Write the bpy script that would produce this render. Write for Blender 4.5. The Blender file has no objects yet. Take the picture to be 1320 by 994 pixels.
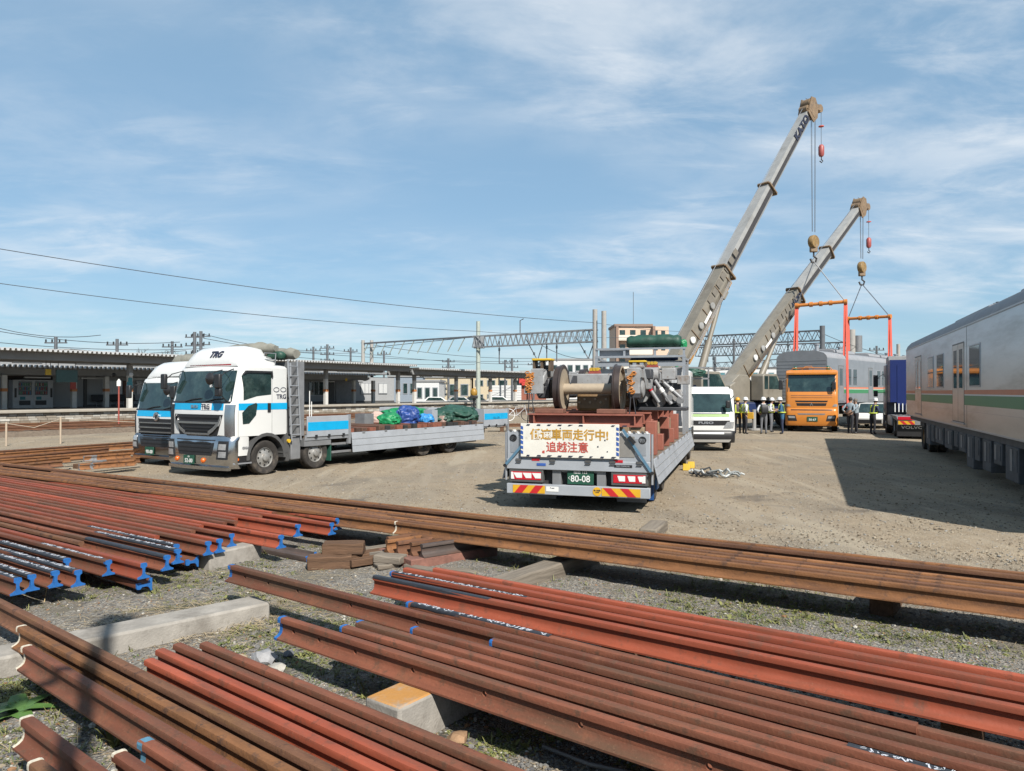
import bpy, bmesh, math, random
import numpy as np
from mathutils import Vector, Matrix, noise as mnoise
random.seed(7); RNG = np.random.default_rng(11)
SC = bpy.context.scene; COL = SC.collection
R = math.radians
# ------------------------------------------------------------------ camera
F, CX, CY, YH, CAMH = 960.0, 660.0, 497.0, 505.0, 2.05      # photo pixels, camera height in m
PITCH = math.atan((YH - CY) / F)
cam = bpy.data.cameras.new('camera'); cam_o = bpy.data.objects.new('camera', cam); COL.objects.link(cam_o)
cam.sensor_fit = 'HORIZONTAL'; cam.sensor_width = 36.0; cam.lens = F / 1320.0 * 36.0
cam.clip_start = 0.05; cam.clip_end = 6000
cam_o.location = (0, 0, CAMH); cam_o.rotation_euler = (math.pi / 2 + PITCH, 0, 0)
SC.camera = cam_o
# ------------------------------------------------------------------ light
SUN_AZ, SUN_EL = math.atan2(0.415, -0.91), R(43)     # direction towards the sun: behind the camera, to the right
world = bpy.data.worlds.new('World'); SC.world = world; world.use_nodes = True
sun = bpy.data.lights.new('sun', 'SUN'); sun.energy = 5.0; sun.angle = R(0.53); sun.color = (1.0, 0.95, 0.87)
sun_o = bpy.data.objects.new('sun', sun); COL.objects.link(sun_o)
sd = Vector((math.sin(SUN_AZ) * math.cos(SUN_EL), math.cos(SUN_AZ) * math.cos(SUN_EL), math.sin(SUN_EL)))
sun_o.rotation_euler = (-sd).to_track_quat('-Z', 'Y').to_euler(); sun_o.location = (20, -20, 40)
SC.view_settings.view_transform = 'Standard'; SC.view_settings.look = 'None'
SC.view_settings.gamma = 1.0; SC.view_settings.exposure = 0.78; SC.view_settings.use_curve_mapping = False

def N(nt, typ, **kw):
    n = nt.nodes.new(typ)
    for k, v in kw.items():
        if k.startswith('i_'): n.inputs[k[2:].replace('_', ' ')].default_value = v
        else: setattr(n, k, v)
    return n
def build_world():
    nt = world.node_tree; nt.nodes.clear(); L = nt.links.new
    sky = N(nt, 'ShaderNodeTexSky', sky_type='NISHITA', sun_disc=False)
    sky.sun_elevation = SUN_EL; sky.sun_rotation = SUN_AZ; sky.altitude = 10; sky.air_density = 1.0; sky.dust_density = .35; sky.ozone_density = 1.5
    tc = N(nt, 'ShaderNodeTexCoord')
    sep = N(nt, 'ShaderNodeSeparateXYZ'); L(tc.outputs['Generated'], sep.inputs[0])
    zz = N(nt, 'ShaderNodeMath', operation='ADD'); zz.inputs[1].default_value = 0.16; L(sep.outputs['Z'], zz.inputs[0])
    zc = N(nt, 'ShaderNodeMath', operation='MAXIMUM'); zc.inputs[1].default_value = 0.05; L(zz.outputs[0], zc.inputs[0])
    dx = N(nt, 'ShaderNodeMath', operation='DIVIDE'); L(sep.outputs['X'], dx.inputs[0]); L(zc.outputs[0], dx.inputs[1])
    dy = N(nt, 'ShaderNodeMath', operation='DIVIDE'); L(sep.outputs['Y'], dy.inputs[0]); L(zc.outputs[0], dy.inputs[1])
    cb = N(nt, 'ShaderNodeCombineXYZ'); L(dx.outputs[0], cb.inputs[0]); L(dy.outputs[0], cb.inputs[1])
    def layer(rot, scl, loc, scale, detail, rough, dist):
        m = N(nt, 'ShaderNodeMapping'); m.inputs['Rotation'].default_value = (0, 0, rot); m.inputs['Scale'].default_value = scl; m.inputs['Location'].default_value = loc
        L(cb.outputs[0], m.inputs[0])
        n = N(nt, 'ShaderNodeTexNoise'); n.inputs['Scale'].default_value = scale; n.inputs['Detail'].default_value = detail
        n.inputs['Roughness'].default_value = rough; n.inputs['Distortion'].default_value = dist
        L(m.outputs[0], n.inputs['Vector']); return n.outputs['Fac']
    big = layer(0.25, (0.75, 1.0, 1), (1.97, 3.87, 0), 0.62, 3, 0.5, 0.2)
    fine = layer(-0.30, (1.0, 1.35, 1), (3.1, 1.7, 0), 1.9, 10, 0.60, 0.35)
    wisp = layer(0.45, (0.9, 2.4, 1), (7.1, 4.7, 0), 2.3, 9, 0.62, 0.5)
    def ramp(src, a, b):
        r = N(nt, 'ShaderNodeMapRange', interpolation_type='SMOOTHSTEP'); r.inputs['From Min'].default_value = a; r.inputs['From Max'].default_value = b
        L(src, r.inputs['Value']); return r.outputs['Result']
    def mth(op, a, b):
        m = N(nt, 'ShaderNodeMath', operation=op)
        for k, q in enumerate((a, b)):
            if isinstance(q, float): m.inputs[k].default_value = q
            else: L(q, m.inputs[k])
        return m.outputs[0]
    patch = mth('MULTIPLY', ramp(big, 0.36, 0.62), ramp(fine, 0.34, 0.70))
    strk = mth('MULTIPLY', ramp(wisp, 0.50, 0.76), mth('ADD', mth('MULTIPLY', ramp(big, 0.36, 0.6), 0.75), 0.2))
    cov = mth('ADD', mth('MULTIPLY', patch, 0.60), mth('MULTIPLY', strk, 0.36))
    tint = N(nt, 'ShaderNodeMix', data_type='RGBA', blend_type='MULTIPLY'); tint.inputs['Factor'].default_value = 1.0; L(sky.outputs[0], tint.inputs['A']); tint.inputs['B'].default_value = (.80, .91, .96, 1)
    veil = N(nt, 'ShaderNodeMix', data_type='RGBA'); veil.inputs['Factor'].default_value = .62; L(tint.outputs['Result'], veil.inputs['A']); veil.inputs['B'].default_value = (2.35, 3.8, 5.2, 1)      # thin high haze over the whole sky
    mix = N(nt, 'ShaderNodeMix', data_type='RGBA', clamp_factor=True)
    L(cov, mix.inputs['Factor']); L(veil.outputs['Result'], mix.inputs['A']); mix.inputs['B'].default_value = (6.5, 6.8, 7.1, 1)
    bg = N(nt, 'ShaderNodeBackground'); bg.inputs['Strength'].default_value = 0.08; L(mix.outputs['Result'], bg.inputs['Color'])
    out = N(nt, 'ShaderNodeOutputWorld'); L(bg.outputs[0], out.inputs[0])
build_world()

# ------------------------------------------------------------------ helpers
def ray(px, py):
    a, b = (px - CX) / F, (CY - py) / F
    c, s = math.cos(PITCH), math.sin(PITCH)
    return Vector((a, c - b * s, s + b * c))
def P(px, py, z=0.0, Y=None):
    """photo pixel -> world point on the plane z (or at depth Y)."""
    d = ray(px, py)
    t = (Y / d.y) if Y is not None else (z - CAMH) / d.z
    return Vector((0, 0, CAMH)) + d * t

_mats = {}
ALB = 0.66        # all base colours are held a little low; the exposure is set for it
def mat(name, col=(.5, .5, .5), rough=.6, metal=0.0, var=.12, scale=6.0, stretch=(1, 1, 1), col2=None, c2amt=(.52, .68), bump=0.0, bscale=60.0, rand=0.0, spec=.5, coat=0.0, alpha=1.0, emit=0.0, biso=False, speck=None):
    if name in _mats: return _mats[name]
    m = bpy.data.materials.new(name); m.use_nodes = True; nt = m.node_tree; L = nt.links.new
    b = nt.nodes['Principled BSDF']; b.inputs['Roughness'].default_value = rough; b.inputs['Metallic'].default_value = metal
    b.inputs['Specular IOR Level'].default_value = spec; b.inputs['Coat Weight'].default_value = coat; b.inputs['Alpha'].default_value = alpha
    tc = N(nt, 'ShaderNodeTexCoord'); mp = N(nt, 'ShaderNodeMapping'); mp.inputs['Scale'].default_value = stretch; L(tc.outputs['Object'], mp.inputs[0])
    vec = mp.outputs[0]
    if rand:
        oi = N(nt, 'ShaderNodeObjectInfo'); ad = N(nt, 'ShaderNodeVectorMath', operation='ADD'); cx = N(nt, 'ShaderNodeMath', operation='MULTIPLY'); cx.inputs[1].default_value = 37.0
        L(oi.outputs['Random'], cx.inputs[0]); cv = N(nt, 'ShaderNodeCombineXYZ'); L(cx.outputs[0], cv.inputs[0]); L(cx.outputs[0], cv.inputs[1]); L(vec, ad.inputs[0]); L(cv.outputs[0], ad.inputs[1]); vec = ad.outputs[0]
    n = N(nt, 'ShaderNodeTexNoise'); n.inputs['Scale'].default_value = scale; n.inputs['Detail'].default_value = 7; n.inputs['Roughness'].default_value = .62; L(vec, n.inputs['Vector'])
    mr = N(nt, 'ShaderNodeMapRange'); mr.inputs['From Min'].default_value = .3; mr.inputs['From Max'].default_value = .7
    mr.inputs['To Min'].default_value = 1 - var; mr.inputs['To Max'].default_value = 1 + var; L(n.outputs['Fac'], mr.inputs['Value'])
    fac = mr.outputs['Result']
    if rand:
        m2 = N(nt, 'ShaderNodeMapRange'); m2.inputs['To Min'].default_value = 1 - rand; m2.inputs['To Max'].default_value = 1 + rand; L(oi.outputs['Random'], m2.inputs['Value'])
        mm = N(nt, 'ShaderNodeMath', operation='MULTIPLY'); L(fac, mm.inputs[0]); L(m2.outputs['Result'], mm.inputs[1]); fac = mm.outputs[0]
    cm = N(nt, 'ShaderNodeVectorMath', operation='SCALE'); cm.inputs[0].default_value = [c * ALB for c in col[:3]]; L(fac, cm.inputs['Scale'])
    cout = cm.outputs[0]
    if col2:
        n2 = N(nt, 'ShaderNodeTexNoise'); n2.inputs['Scale'].default_value = scale * .43; n2.inputs['Detail'].default_value = 8; n2.inputs['Roughness'].default_value = .7; L(vec, n2.inputs['Vector'])
        r2 = N(nt, 'ShaderNodeMapRange', interpolation_type='SMOOTHSTEP'); r2.inputs['From Min'].default_value = c2amt[0]; r2.inputs['From Max'].default_value = c2amt[1]; L(n2.outputs['Fac'], r2.inputs['Value'])
        mx = N(nt, 'ShaderNodeMix', data_type='RGBA'); L(r2.outputs['Result'], mx.inputs['Factor']); L(cout, mx.inputs['A']); mx.inputs['B'].default_value = (*[c * ALB for c in col2[:3]], 1); cout = mx.outputs['Result']
    if speck:       # flakes, chips and dust spots, independent of the grain
        for sc_, lo, hi, c_ in speck:
            n4 = N(nt, 'ShaderNodeTexNoise'); n4.inputs['Scale'].default_value = sc_; n4.inputs['Detail'].default_value = 6; n4.inputs['Roughness'].default_value = .75; L(tc.outputs['Object'], n4.inputs['Vector'])
            r4 = N(nt, 'ShaderNodeMapRange', interpolation_type='SMOOTHSTEP'); r4.inputs['From Min'].default_value = lo; r4.inputs['From Max'].default_value = hi; L(n4.outputs['Fac'], r4.inputs['Value'])
            m4 = N(nt, 'ShaderNodeMix', data_type='RGBA'); L(r4.outputs['Result'], m4.inputs['Factor']); L(cout, m4.inputs['A']); m4.inputs['B'].default_value = (*[c * ALB for c in c_], 1); cout = m4.outputs['Result']
    L(cout, b.inputs['Base Color'])
    if emit:
        L(cout, b.inputs['Emission Color']); b.inputs['Emission Strength'].default_value = emit
    if bump:
        n3 = N(nt, 'ShaderNodeTexNoise'); n3.inputs['Scale'].default_value = bscale; n3.inputs['Detail'].default_value = 5; L(tc.outputs['Object'] if biso else vec, n3.inputs['Vector'])
        bp = N(nt, 'ShaderNodeBump'); bp.inputs['Strength'].default_value = bump; bp.inputs['Distance'].default_value = .01; L(n3.outputs['Fac'], bp.inputs['Height']); L(bp.outputs[0], b.inputs['Normal'])
    _mats[name] = m; return m

class MB:
    """collects shapes; build() links them as ONE mesh object"""
    def __init__(s): s.v = []; s.f = []; s.mi = []; s.M = None
    def add(s, vs, fs, mi=0):
        o = len(s.v)
        s.v += [tuple(s.M @ Vector(q)) for q in vs] if s.M else [tuple(q) for q in vs]
        s.f += [tuple(i + o for i in f) for f in fs]; s.mi += [mi] * len(fs); return s
    def box(s, x0, y0, z0, x1, y1, z1, mi=0):
        x0, x1 = sorted((x0, x1)); y0, y1 = sorted((y0, y1)); z0, z1 = sorted((z0, z1))
        return s.add([(x0, y0, z0), (x1, y0, z0), (x1, y1, z0), (x0, y1, z0), (x0, y0, z1), (x1, y0, z1), (x1, y1, z1), (x0, y1, z1)],
                     [(0, 3, 2, 1), (4, 5, 6, 7), (0, 1, 5, 4), (1, 2, 6, 5), (2, 3, 7, 6), (3, 0, 4, 7)], mi)
    def bar(s, p0, p1, w, h, mi=0, up=(0, 0, 1)):
        p0, p1 = Vector(p0), Vector(p1); d = (p1 - p0).normalized(); u = Vector(up)
        if abs(d.dot(u)) > .98: u = Vector((1, 0, 0))
        a = d.cross(u).normalized() * (w / 2); b = a.cross(d).normalized() * (h / 2)
        vs = [p + q for p in (p0, p1) for q in (-a - b, a - b, a + b, -a + b)]
        return s.add(vs, [(3, 2, 1, 0), (4, 5, 6, 7), (0, 1, 5, 4), (1, 2, 6, 5), (2, 3, 7, 6), (3, 0, 4, 7)], mi)
    def cyl(s, p0, p1, r, n=12, mi=0, r1=None, caps=True):
        p0, p1 = Vector(p0), Vector(p1); r1 = r if r1 is None else r1
        d = (p1 - p0).normalized(); u = Vector((0, 0, 1)) if abs(d.z) < .9 else Vector((1, 0, 0))
        a = d.cross(u).normalized(); b = d.cross(a)
        vs = []; fs = []
        for p, rr in ((p0, r), (p1, r1)):
            vs += [p + a * (math.cos(t) * rr) + b * (math.sin(t) * rr) for t in (2 * math.pi * i / n for i in range(n))]
        fs = [(i, (i + 1) % n, n + (i + 1) % n, n + i) for i in range(n)]
        if caps: fs += [tuple(range(n))[::-1], tuple(range(n, 2 * n))]
        return s.add(vs, fs, mi)
    def tube(s, pts, r, n=6, mi=0, closed=False):
        pts = [Vector(p) for p in pts]; m = len(pts); vs = []
        for i, p in enumerate(pts):
            if closed: d = pts[(i + 1) % m] - pts[i - 1]
            else: d = pts[min(i + 1, m - 1)] - pts[max(i - 1, 0)]
            d.normalize(); u = Vector((0, 0, 1)) if abs(d.z) < .95 else Vector((0, 1, 0))
            a = d.cross(u).normalized(); b = d.cross(a); rr = r[i] if isinstance(r, (list, tuple)) else r
            vs += [p + a * (math.cos(t) * rr) + b * (math.sin(t) * rr) for t in (2 * math.pi * k / n for k in range(n))]
        fs = []
        for i in range(m if closed else m - 1):
            j = (i + 1) % m
            fs += [(i * n + k, i * n + (k + 1) % n, j * n + (k + 1) % n, j * n + k) for k in range(n)]
        if not closed: fs += [tuple(range(n))[::-1], tuple(range((m - 1) * n, m * n))]
        return s.add(vs, fs, mi)
    def prism(s, poly, a, b, ax='y', mi=0):
        """poly in the plane normal to ax ('y': (x,z), 'x': (y,z), 'z': (x,y)), swept a..b"""
        f = {'y': lambda p, t: (p[0], t, p[1]), 'x': lambda p, t: (t, p[0], p[1]), 'z': lambda p, t: (p[0], p[1], t)}[ax]
        n = len(poly); vs = [f(p, a) for p in poly] + [f(p, b) for p in poly]
        fs = [(i, (i + 1) % n, n + (i + 1) % n, n + i) for i in range(n)] + [tuple(range(n))[::-1], tuple(range(n, 2 * n))]
        return s.add(vs, fs, mi)
    def loft(s, rings, mi=0, caps=True):
        n = len(rings[0]); vs = [p for r in rings for p in r]; fs = []
        for i in range(len(rings) - 1):
            fs += [(i * n + k, i * n + (k + 1) % n, (i + 1) * n + (k + 1) % n, (i + 1) * n + k) for k in range(n)]
        if caps: fs += [tuple(range(n))[::-1], tuple(range((len(rings) - 1) * n, len(rings) * n))]
        return s.add(vs, fs, mi)
    def lathe(s, o, ax, prof, n=24, mi=0):
        """prof: (r, h) along ax from o"""
        o = Vector(o); d = Vector(ax).normalized(); u = Vector((0, 0, 1)) if abs(d.z) < .9 else Vector((1, 0, 0))
        a = d.cross(u).normalized(); b = d.cross(a); vs = []
        for r, h in prof: vs += [o + d * h + a * (math.cos(t) * r) + b * (math.sin(t) * r) for t in (2 * math.pi * i / n for i in range(n))]
        fs = []
        for i in range(len(prof) - 1): fs += [(i * n + k, i * n + (k + 1) % n, (i + 1) * n + (k + 1) % n, (i + 1) * n + k) for k in range(n)]
        return s.add(vs, fs, mi)
    def ball(s, c, r, n=10, m=7, mi=0, jit=0.0, sq=(1, 1, 1), seed=0):
        rg = random.Random(seed); vs = []; fs = []
        for j in range(m + 1):
            ph = math.pi * j / m
            for i in range(n):
                th = 2 * math.pi * i / n; k = r * (1 + jit * (rg.random() - .5) * 2)
                vs.append((c[0] + k * sq[0] * math.sin(ph) * math.cos(th), c[1] + k * sq[1] * math.sin(ph) * math.sin(th), c[2] + k * sq[2] * math.cos(ph)))
        for j in range(m):
            for i in range(n): fs.append((j * n + i, (j + 1) * n + i, (j + 1) * n + (i + 1) % n, j * n + (i + 1) % n))
        return s.add(vs, fs, mi)
    def build(s, name, mats, parent=None, smooth=None, bevel=0.0, bseg=2, loc=None, rotz=0.0):
        me = bpy.data.meshes.new(name); me.from_pydata(s.v, [], s.f); me.update()
        if not isinstance(mats, (list, tuple)): mats = [mats]
        for m in mats: me.materials.append(m)
        if len(mats) > 1: me.polygons.foreach_set('material_index', s.mi)
        bm = bmesh.new(); bm.from_mesh(me); bmesh.ops.recalc_face_normals(bm, faces=bm.faces); bm.to_mesh(me); bm.free()
        if smooth is not None or bevel:
            me.polygons.foreach_set('use_smooth', [True] * len(me.polygons)); me.set_sharp_from_angle(angle=R(35 if smooth is None else smooth))
        o = bpy.data.objects.new(name, me); COL.objects.link(o)
        if parent: o.parent = parent
        if loc is not None: o.location = loc
        if rotz: o.rotation_euler = (0, 0, rotz)
        if bevel:
            bv = o.modifiers.new('bevel', 'BEVEL'); bv.width = bevel; bv.segments = bseg; bv.limit_method = 'ANGLE'; bv.angle_limit = R(32)
        return o
def tag(o, label=None, cat=None, group=None, kind=None):
    for k, v in (('label', label), ('category', cat), ('group', group), ('kind', kind)):
        if v: o[k] = v
    return o
def thing(name, label, cat, loc=(0, 0, 0), rotz=0.0, group=None):
    o = bpy.data.objects.new(name, None); COL.objects.link(o); o.location = loc; o.rotation_euler = (0, 0, rotz); o.empty_display_size = .3
    return tag(o, label, cat, group)
def copy_tree(o, parent=None):
    c = o.copy(); COL.objects.link(c)
    if parent: c.parent = parent
    for ch in list(o.children): copy_tree(ch, c)
    return c
def text_mb(body, size, depth=.004, bold=0.0, align='CENTER', shear=0.0):
    """flat lettering as mesh data in the XY plane, centred"""
    c = bpy.data.curves.new('t', 'FONT'); c.body = body; c.size = size; c.extrude = depth / 2; c.align_x = align; c.align_y = 'CENTER'; c.offset = bold; c.shear = shear; c.resolution_u = 3
    o = bpy.data.objects.new('t', c); COL.objects.link(o); bpy.context.view_layer.update()
    me = bpy.data.meshes.new_from_object(o.evaluated_get(bpy.context.evaluated_depsgraph_get()))
    vs = [v.co.copy() for v in me.vertices]; fs = [tuple(p.vertices) for p in me.polygons]
    bpy.data.objects.remove(o); bpy.data.curves.remove(c); bpy.data.meshes.remove(me); return vs, fs
def lettering(name, body, size, m, parent, origin, right, up, depth=.004, bold=0.0, sx=1.0, shear=0.0):
    vs, fs = text_mb(body, size, depth, bold, shear=shear)
    r, u = Vector(right).normalized(), Vector(up).normalized(); n = r.cross(u); o = Vector(origin)
    b = MB(); b.add([o + r * (v.x * sx) + u * v.y + n * v.z for v in vs], fs); return b.build(name, m, parent)
# ================================================================== ground
def lines(lo, hi, fine_lo, fine_hi, step, grow=1.25):
    a = list(np.arange(fine_lo, fine_hi + 1e-6, step)); d = step
    while a[-1] < hi: d *= grow; a.append(a[-1] + d)
    d = step
    while a[0] > lo: d *= grow; a.insert(0, a[0] - d)
    return np.array(a)
def ground_h(x, y):
    """small unevenness of the foreground gravel, fading to flat yard"""
    w = max(0.0, min(1.0, (13.5 - y) / 4.0)) * max(0.0, min(1.0, (9 - abs(x)) / 3.0))
    if w <= 0: return 0.0
    return w * (.030 * mnoise.noise((x * .9, y * .9, 0)) + .016 * mnoise.noise((x * 3.1, y * 3.1, 4)) + .007 * mnoise.noise((x * 9, y * 9, 9)))
def ground_material():
    m = bpy.data.materials.new('ground'); m.use_nodes = True; nt = m.node_tree; L = nt.links.new; b = nt.nodes['Principled BSDF']
    b.inputs['Roughness'].default_value = .95; b.inputs['Specular IOR Level'].default_value = .15
    tc = N(nt, 'ShaderNodeTexCoord'); pos = tc.outputs['Object']
    def noise(scale, detail=6, rough=.6, dist=0, st=None):
        v = pos
        if st:
            mp = N(nt, 'ShaderNodeMapping'); mp.inputs['Scale'].default_value = st[0]; mp.inputs['Rotation'].default_value = (0, 0, st[1]); L(pos, mp.inputs[0]); v = mp.outputs[0]
        n = N(nt, 'ShaderNodeTexNoise'); n.inputs['Scale'].default_value = scale; n.inputs['Detail'].default_value = detail; n.inputs['Roughness'].default_value = rough; n.inputs['Distortion'].default_value = dist; L(v, n.inputs['Vector']); return n.outputs['Fac']
    def rng(src, a, b_, lo=0., hi=1.):
        r = N(nt, 'ShaderNodeMapRange', interpolation_type='SMOOTHSTEP'); r.inputs['From Min'].default_value = a; r.inputs['From Max'].default_value = b_; r.inputs['To Min'].default_value = lo; r.inputs['To Max'].default_value = hi; L(src, r.inputs['Value']); return r.outputs['Result']
    def mix(f, a, b_):
        x = N(nt, 'ShaderNodeMix', data_type='RGBA'); L(f, x.inputs['Factor']) if not isinstance(f, float) else setattr(x.inputs['Factor'], 'default_value', f)
        for s, k in ((a, 'A'), (b_, 'B')):
            if isinstance(s, tuple): x.inputs[k].default_value = (*s, 1)
            else: L(s, x.inputs[k])
        return x.outputs['Result']
    # the long rail stack divides grey gravel (camera side) from the sandy lorry yard
    sep = N(nt, 'ShaderNodeSeparateXYZ'); L(pos, sep.inputs[0])
    d1 = N(nt, 'ShaderNodeMath', operation='MULTIPLY_ADD'); L(sep.outputs['X'], d1.inputs[0]); d1.inputs[1].default_value = .525; d1.inputs[2].default_value = -8.05
    d2 = N(nt, 'ShaderNodeMath', operation='MULTIPLY_ADD'); L(sep.outputs['Y'], d2.inputs[0]); d2.inputs[1].default_value = .851; L(d1.outputs[0], d2.inputs[2])
    wob = N(nt, 'ShaderNodeMath', operation='MULTIPLY_ADD'); L(noise(.8, 4), wob.inputs[0]); wob.inputs[1].default_value = 1.6; L(d2.outputs[0], wob.inputs[2])
    yard = rng(wob.outputs[0], .4, 1.6)
    # stones
    def vor(scale, feat='F1', rnd=1.0):
        v = N(nt, 'ShaderNodeTexVoronoi', feature=feat); v.inputs['Scale'].default_value = scale; v.inputs['Randomness'].default_value = rnd; L(pos, v.inputs['Vector']); return v
    v1 = vor(62)
    val1 = N(nt, 'ShaderNodeSeparateXYZ'); L(v1.outputs['Color'], val1.inputs[0])
    grey = mix(rng(val1.outputs['X'], 0, 1), (0.102, 0.095, 0.085), (0.214, 0.198, 0.174))
    grey = mix(rng(val1.outputs['Y'], .93, .97), grey, (0.325, 0.304, 0.263))
    grey = mix(rng(val1.outputs['Z'], .93, .97), grey, (0.203, 0.135, 0.081))
    grey = mix(rng(noise(1.6, 7, .65), .47, .66), grey, (0.128, 0.115, 0.092))
    grey = mix(rng(noise(.9, 8, .7, .6), .57, .66), grey, (0.085, 0.081, 0.037))
    grey = mix(rng(noise(5.5, 5, .6), .58, .72), grey, (0.058, 0.054, 0.047))
    sand = mix(rng(noise(2.4, 8, .7), .3, .7), (0.209, 0.164, 0.113), (0.271, 0.221, 0.157))
    sand = mix(rng(noise(.35, 5, .55, .5), .42, .64), sand, (0.187, 0.157, 0.119))
    sand = mix(rng(noise(38, 4, .7), .55, .70), sand, (0.139, 0.114, 0.087))
    sand = mix(rng(val1.outputs['X'], .90, .96), sand, (0.313, 0.275, 0.220))
    sand = mix(rng(noise(9, 4, .6, 0, ((1, 2.2, 1), .5)), .64, .74), sand, (0.108, 0.091, 0.072))
    sand = mix(rng(noise(16, 5, .75), .56, .68), sand, (0.206, 0.168, 0.126))
    sand = mix(rng(noise(21, 4, .7), .60, .70), sand, (0.412, 0.356, 0.279))
    sand = mix(rng(noise(4.5, 6, .7, .4, ((1, 1.8, 1), .2)), .55, .72), sand, (0.196, 0.163, 0.126))
    # wheel tracks across the yard
    sand = mix(rng(noise(.55, 5, .6, .8, ((2.4, .25, 1), -.35)), .52, .66), sand, (0.242, 0.203, 0.153))
    sand = mix(rng(noise(.42, 5, .6, 1.0, ((2.8, .3, 1), -.95)), .54, .66), sand, (0.278, 0.236, 0.177))
    sand = mix(rng(noise(.23, 6, .65, 1.2), .60, .70), sand, (0.129, 0.109, 0.088))
    L(mix(yard, grey, sand), b.inputs['Base Color'])
    h1 = N(nt, 'ShaderNodeMath', operation='MULTIPLY_ADD'); L(noise(55, 5, .7), h1.inputs[0]); h1.inputs[1].default_value = .6; L(v1.outputs['Distance'], h1.inputs[2])
    h2 = N(nt, 'ShaderNodeMath', operation='MULTIPLY_ADD'); L(noise(7, 6, .65), h2.inputs[0]); h2.inputs[1].default_value = 2.2; L(h1.outputs[0], h2.inputs[2])
    bp = N(nt, 'ShaderNodeBump'); bp.inputs['Strength'].default_value = .8; bp.inputs['Distance'].default_value = .014; L(h2.outputs[0], bp.inputs['Height']); L(bp.outputs[0], b.inputs['Normal'])
    return m
def make_ground():
    xs = lines(-2500, 2500, -7, 7, .10); ys = lines(-60, 4000, 2.2, 12, .10)
    nx, ny = len(xs), len(ys); v = [(x, y, ground_h(x, y)) for y in ys for x in xs]
    f = [(j * nx + i, j * nx + i + 1, (j + 1) * nx + i + 1, (j + 1) * nx + i) for j in range(ny - 1) for i in range(nx - 1)]
    me = bpy.data.meshes.new('ground'); me.from_pydata(v, [], f); me.polygons.foreach_set('use_smooth', [True] * len(f)); me.materials.append(ground_material())
    o = bpy.data.objects.new('ground', me); COL.objects.link(o); tag(o, 'gravel and sandy ground of the railway yard', 'ground', kind='structure')
make_ground()

# ================================================================== rails
M_RED = mat('rail_red_primer', (0.322, 0.076, 0.038), .62, var=.20, scale=3.5, stretch=(.5, 3, 3), col2=(0.206, 0.068, 0.038), c2amt=(.50, .72), bump=.15, bscale=40, rand=.22, spec=.3, biso=True, speck=[(9, .54, .66, (0.224, 0.068, 0.038)), (55, .60, .72, (0.358, 0.152, 0.092)), (2.2, .56, .70, (0.188, 0.076, 0.047))])
M_DULL = mat('rail_dull_red', (0.193, 0.066, 0.036), .7, var=.30, scale=3.5, stretch=(.5, 3, 3), col2=(0.114, 0.064, 0.038), c2amt=(.46, .70), bump=.25, bscale=50, rand=.25, spec=.3, biso=True, speck=[(7, .53, .66, (0.132, 0.064, 0.038)), (60, .58, .70, (0.271, 0.145, 0.086)), (24, .60, .70, (0.082, 0.043, 0.027)), (1.8, .55, .70, (0.221, 0.085, 0.044))])
M_RUST = mat('rail_orange_rust', (0.238, 0.107, 0.045), .8, var=.35, scale=4.5, stretch=(.5, 3, 3), col2=(0.114, 0.057, 0.036), c2amt=(.50, .74), bump=.35, bscale=55, rand=.2, spec=.25, biso=True, speck=[(8, .52, .64, (0.129, 0.067, 0.040)), (50, .58, .70, (0.313, 0.157, 0.071)), (20, .60, .70, (0.067, 0.043, 0.033))])
M_BROWN = mat('rail_brown_rust', (0.163, 0.077, 0.044), .8, var=.35, scale=4.5, stretch=(.5, 3, 3), col2=(0.207, 0.106, 0.048), c2amt=(.48, .7), bump=.35, bscale=55, rand=.2, spec=.25, biso=True, speck=[(8, .54, .66, (0.088, 0.048, 0.033)), (50, .58, .70, (0.264, 0.141, 0.070)), (20, .62, .72, (0.062, 0.040, 0.031))])
M_DARK = mat('rail_dark', (.075, .055, .047), .6, var=.4, scale=4.5, stretch=(.5, 3, 3), col2=(.15, .08, .055), c2amt=(.5, .7), bump=.25, rand=.2, biso=True)
M_BLUE = mat('blue_end_paint', (.016, .135, .42), .55, var=.25, scale=30, col2=(.03, .10, .24), c2amt=(.55, .7))
M_WHITE = mat('white_end_paint', (.66, .60, .48), .65, var=.2, scale=40, col2=(.32, .22, .13), c2amt=(.58, .72))
M_BLACKP = mat('black_marking_paint', (.022, .022, .026), .45, var=.4, scale=30, stretch=(.5, 4, 4), col2=(.07, .07, .08))
M_CHALK = mat('white_marking_paint', (.70, .72, .78), .6, var=.15, scale=40)
M_CONC = mat('weathered_concrete', (.36, .335, .30), .9, var=.2, scale=5, col2=(.22, .20, .175), c2amt=(.5, .72), bump=.4, bscale=70, spec=.2)
M_CONCO = mat('rust_stained_concrete', (.37, .345, .31), .9, var=.18, scale=4, col2=(.50, .25, .075), c2amt=(.36, .52), bump=.4, bscale=70, spec=.2)
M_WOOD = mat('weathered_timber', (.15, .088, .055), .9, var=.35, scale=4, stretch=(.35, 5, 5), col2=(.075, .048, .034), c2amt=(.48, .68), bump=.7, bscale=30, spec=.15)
M_WOODG = mat('grey_timber', (.24, .205, .165), .9, var=.3, scale=4, stretch=(.35, 5, 5), col2=(.13, .11, .09), c2amt=(.48, .68), bump=.6, bscale=30, spec=.15)
HALF = [(.0635, 0), (.0635, .012), (.036, .024), (.020, .038), (.0130, .056), (.0118, .078), (.0135, .100), (.020, .110), (.0320, .116), (.0325, .138), (.0290, .149), (.0180, .1525)]
PROF = HALF + [(-y, z) for y, z in reversed(HALF)]
RH = .153
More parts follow.
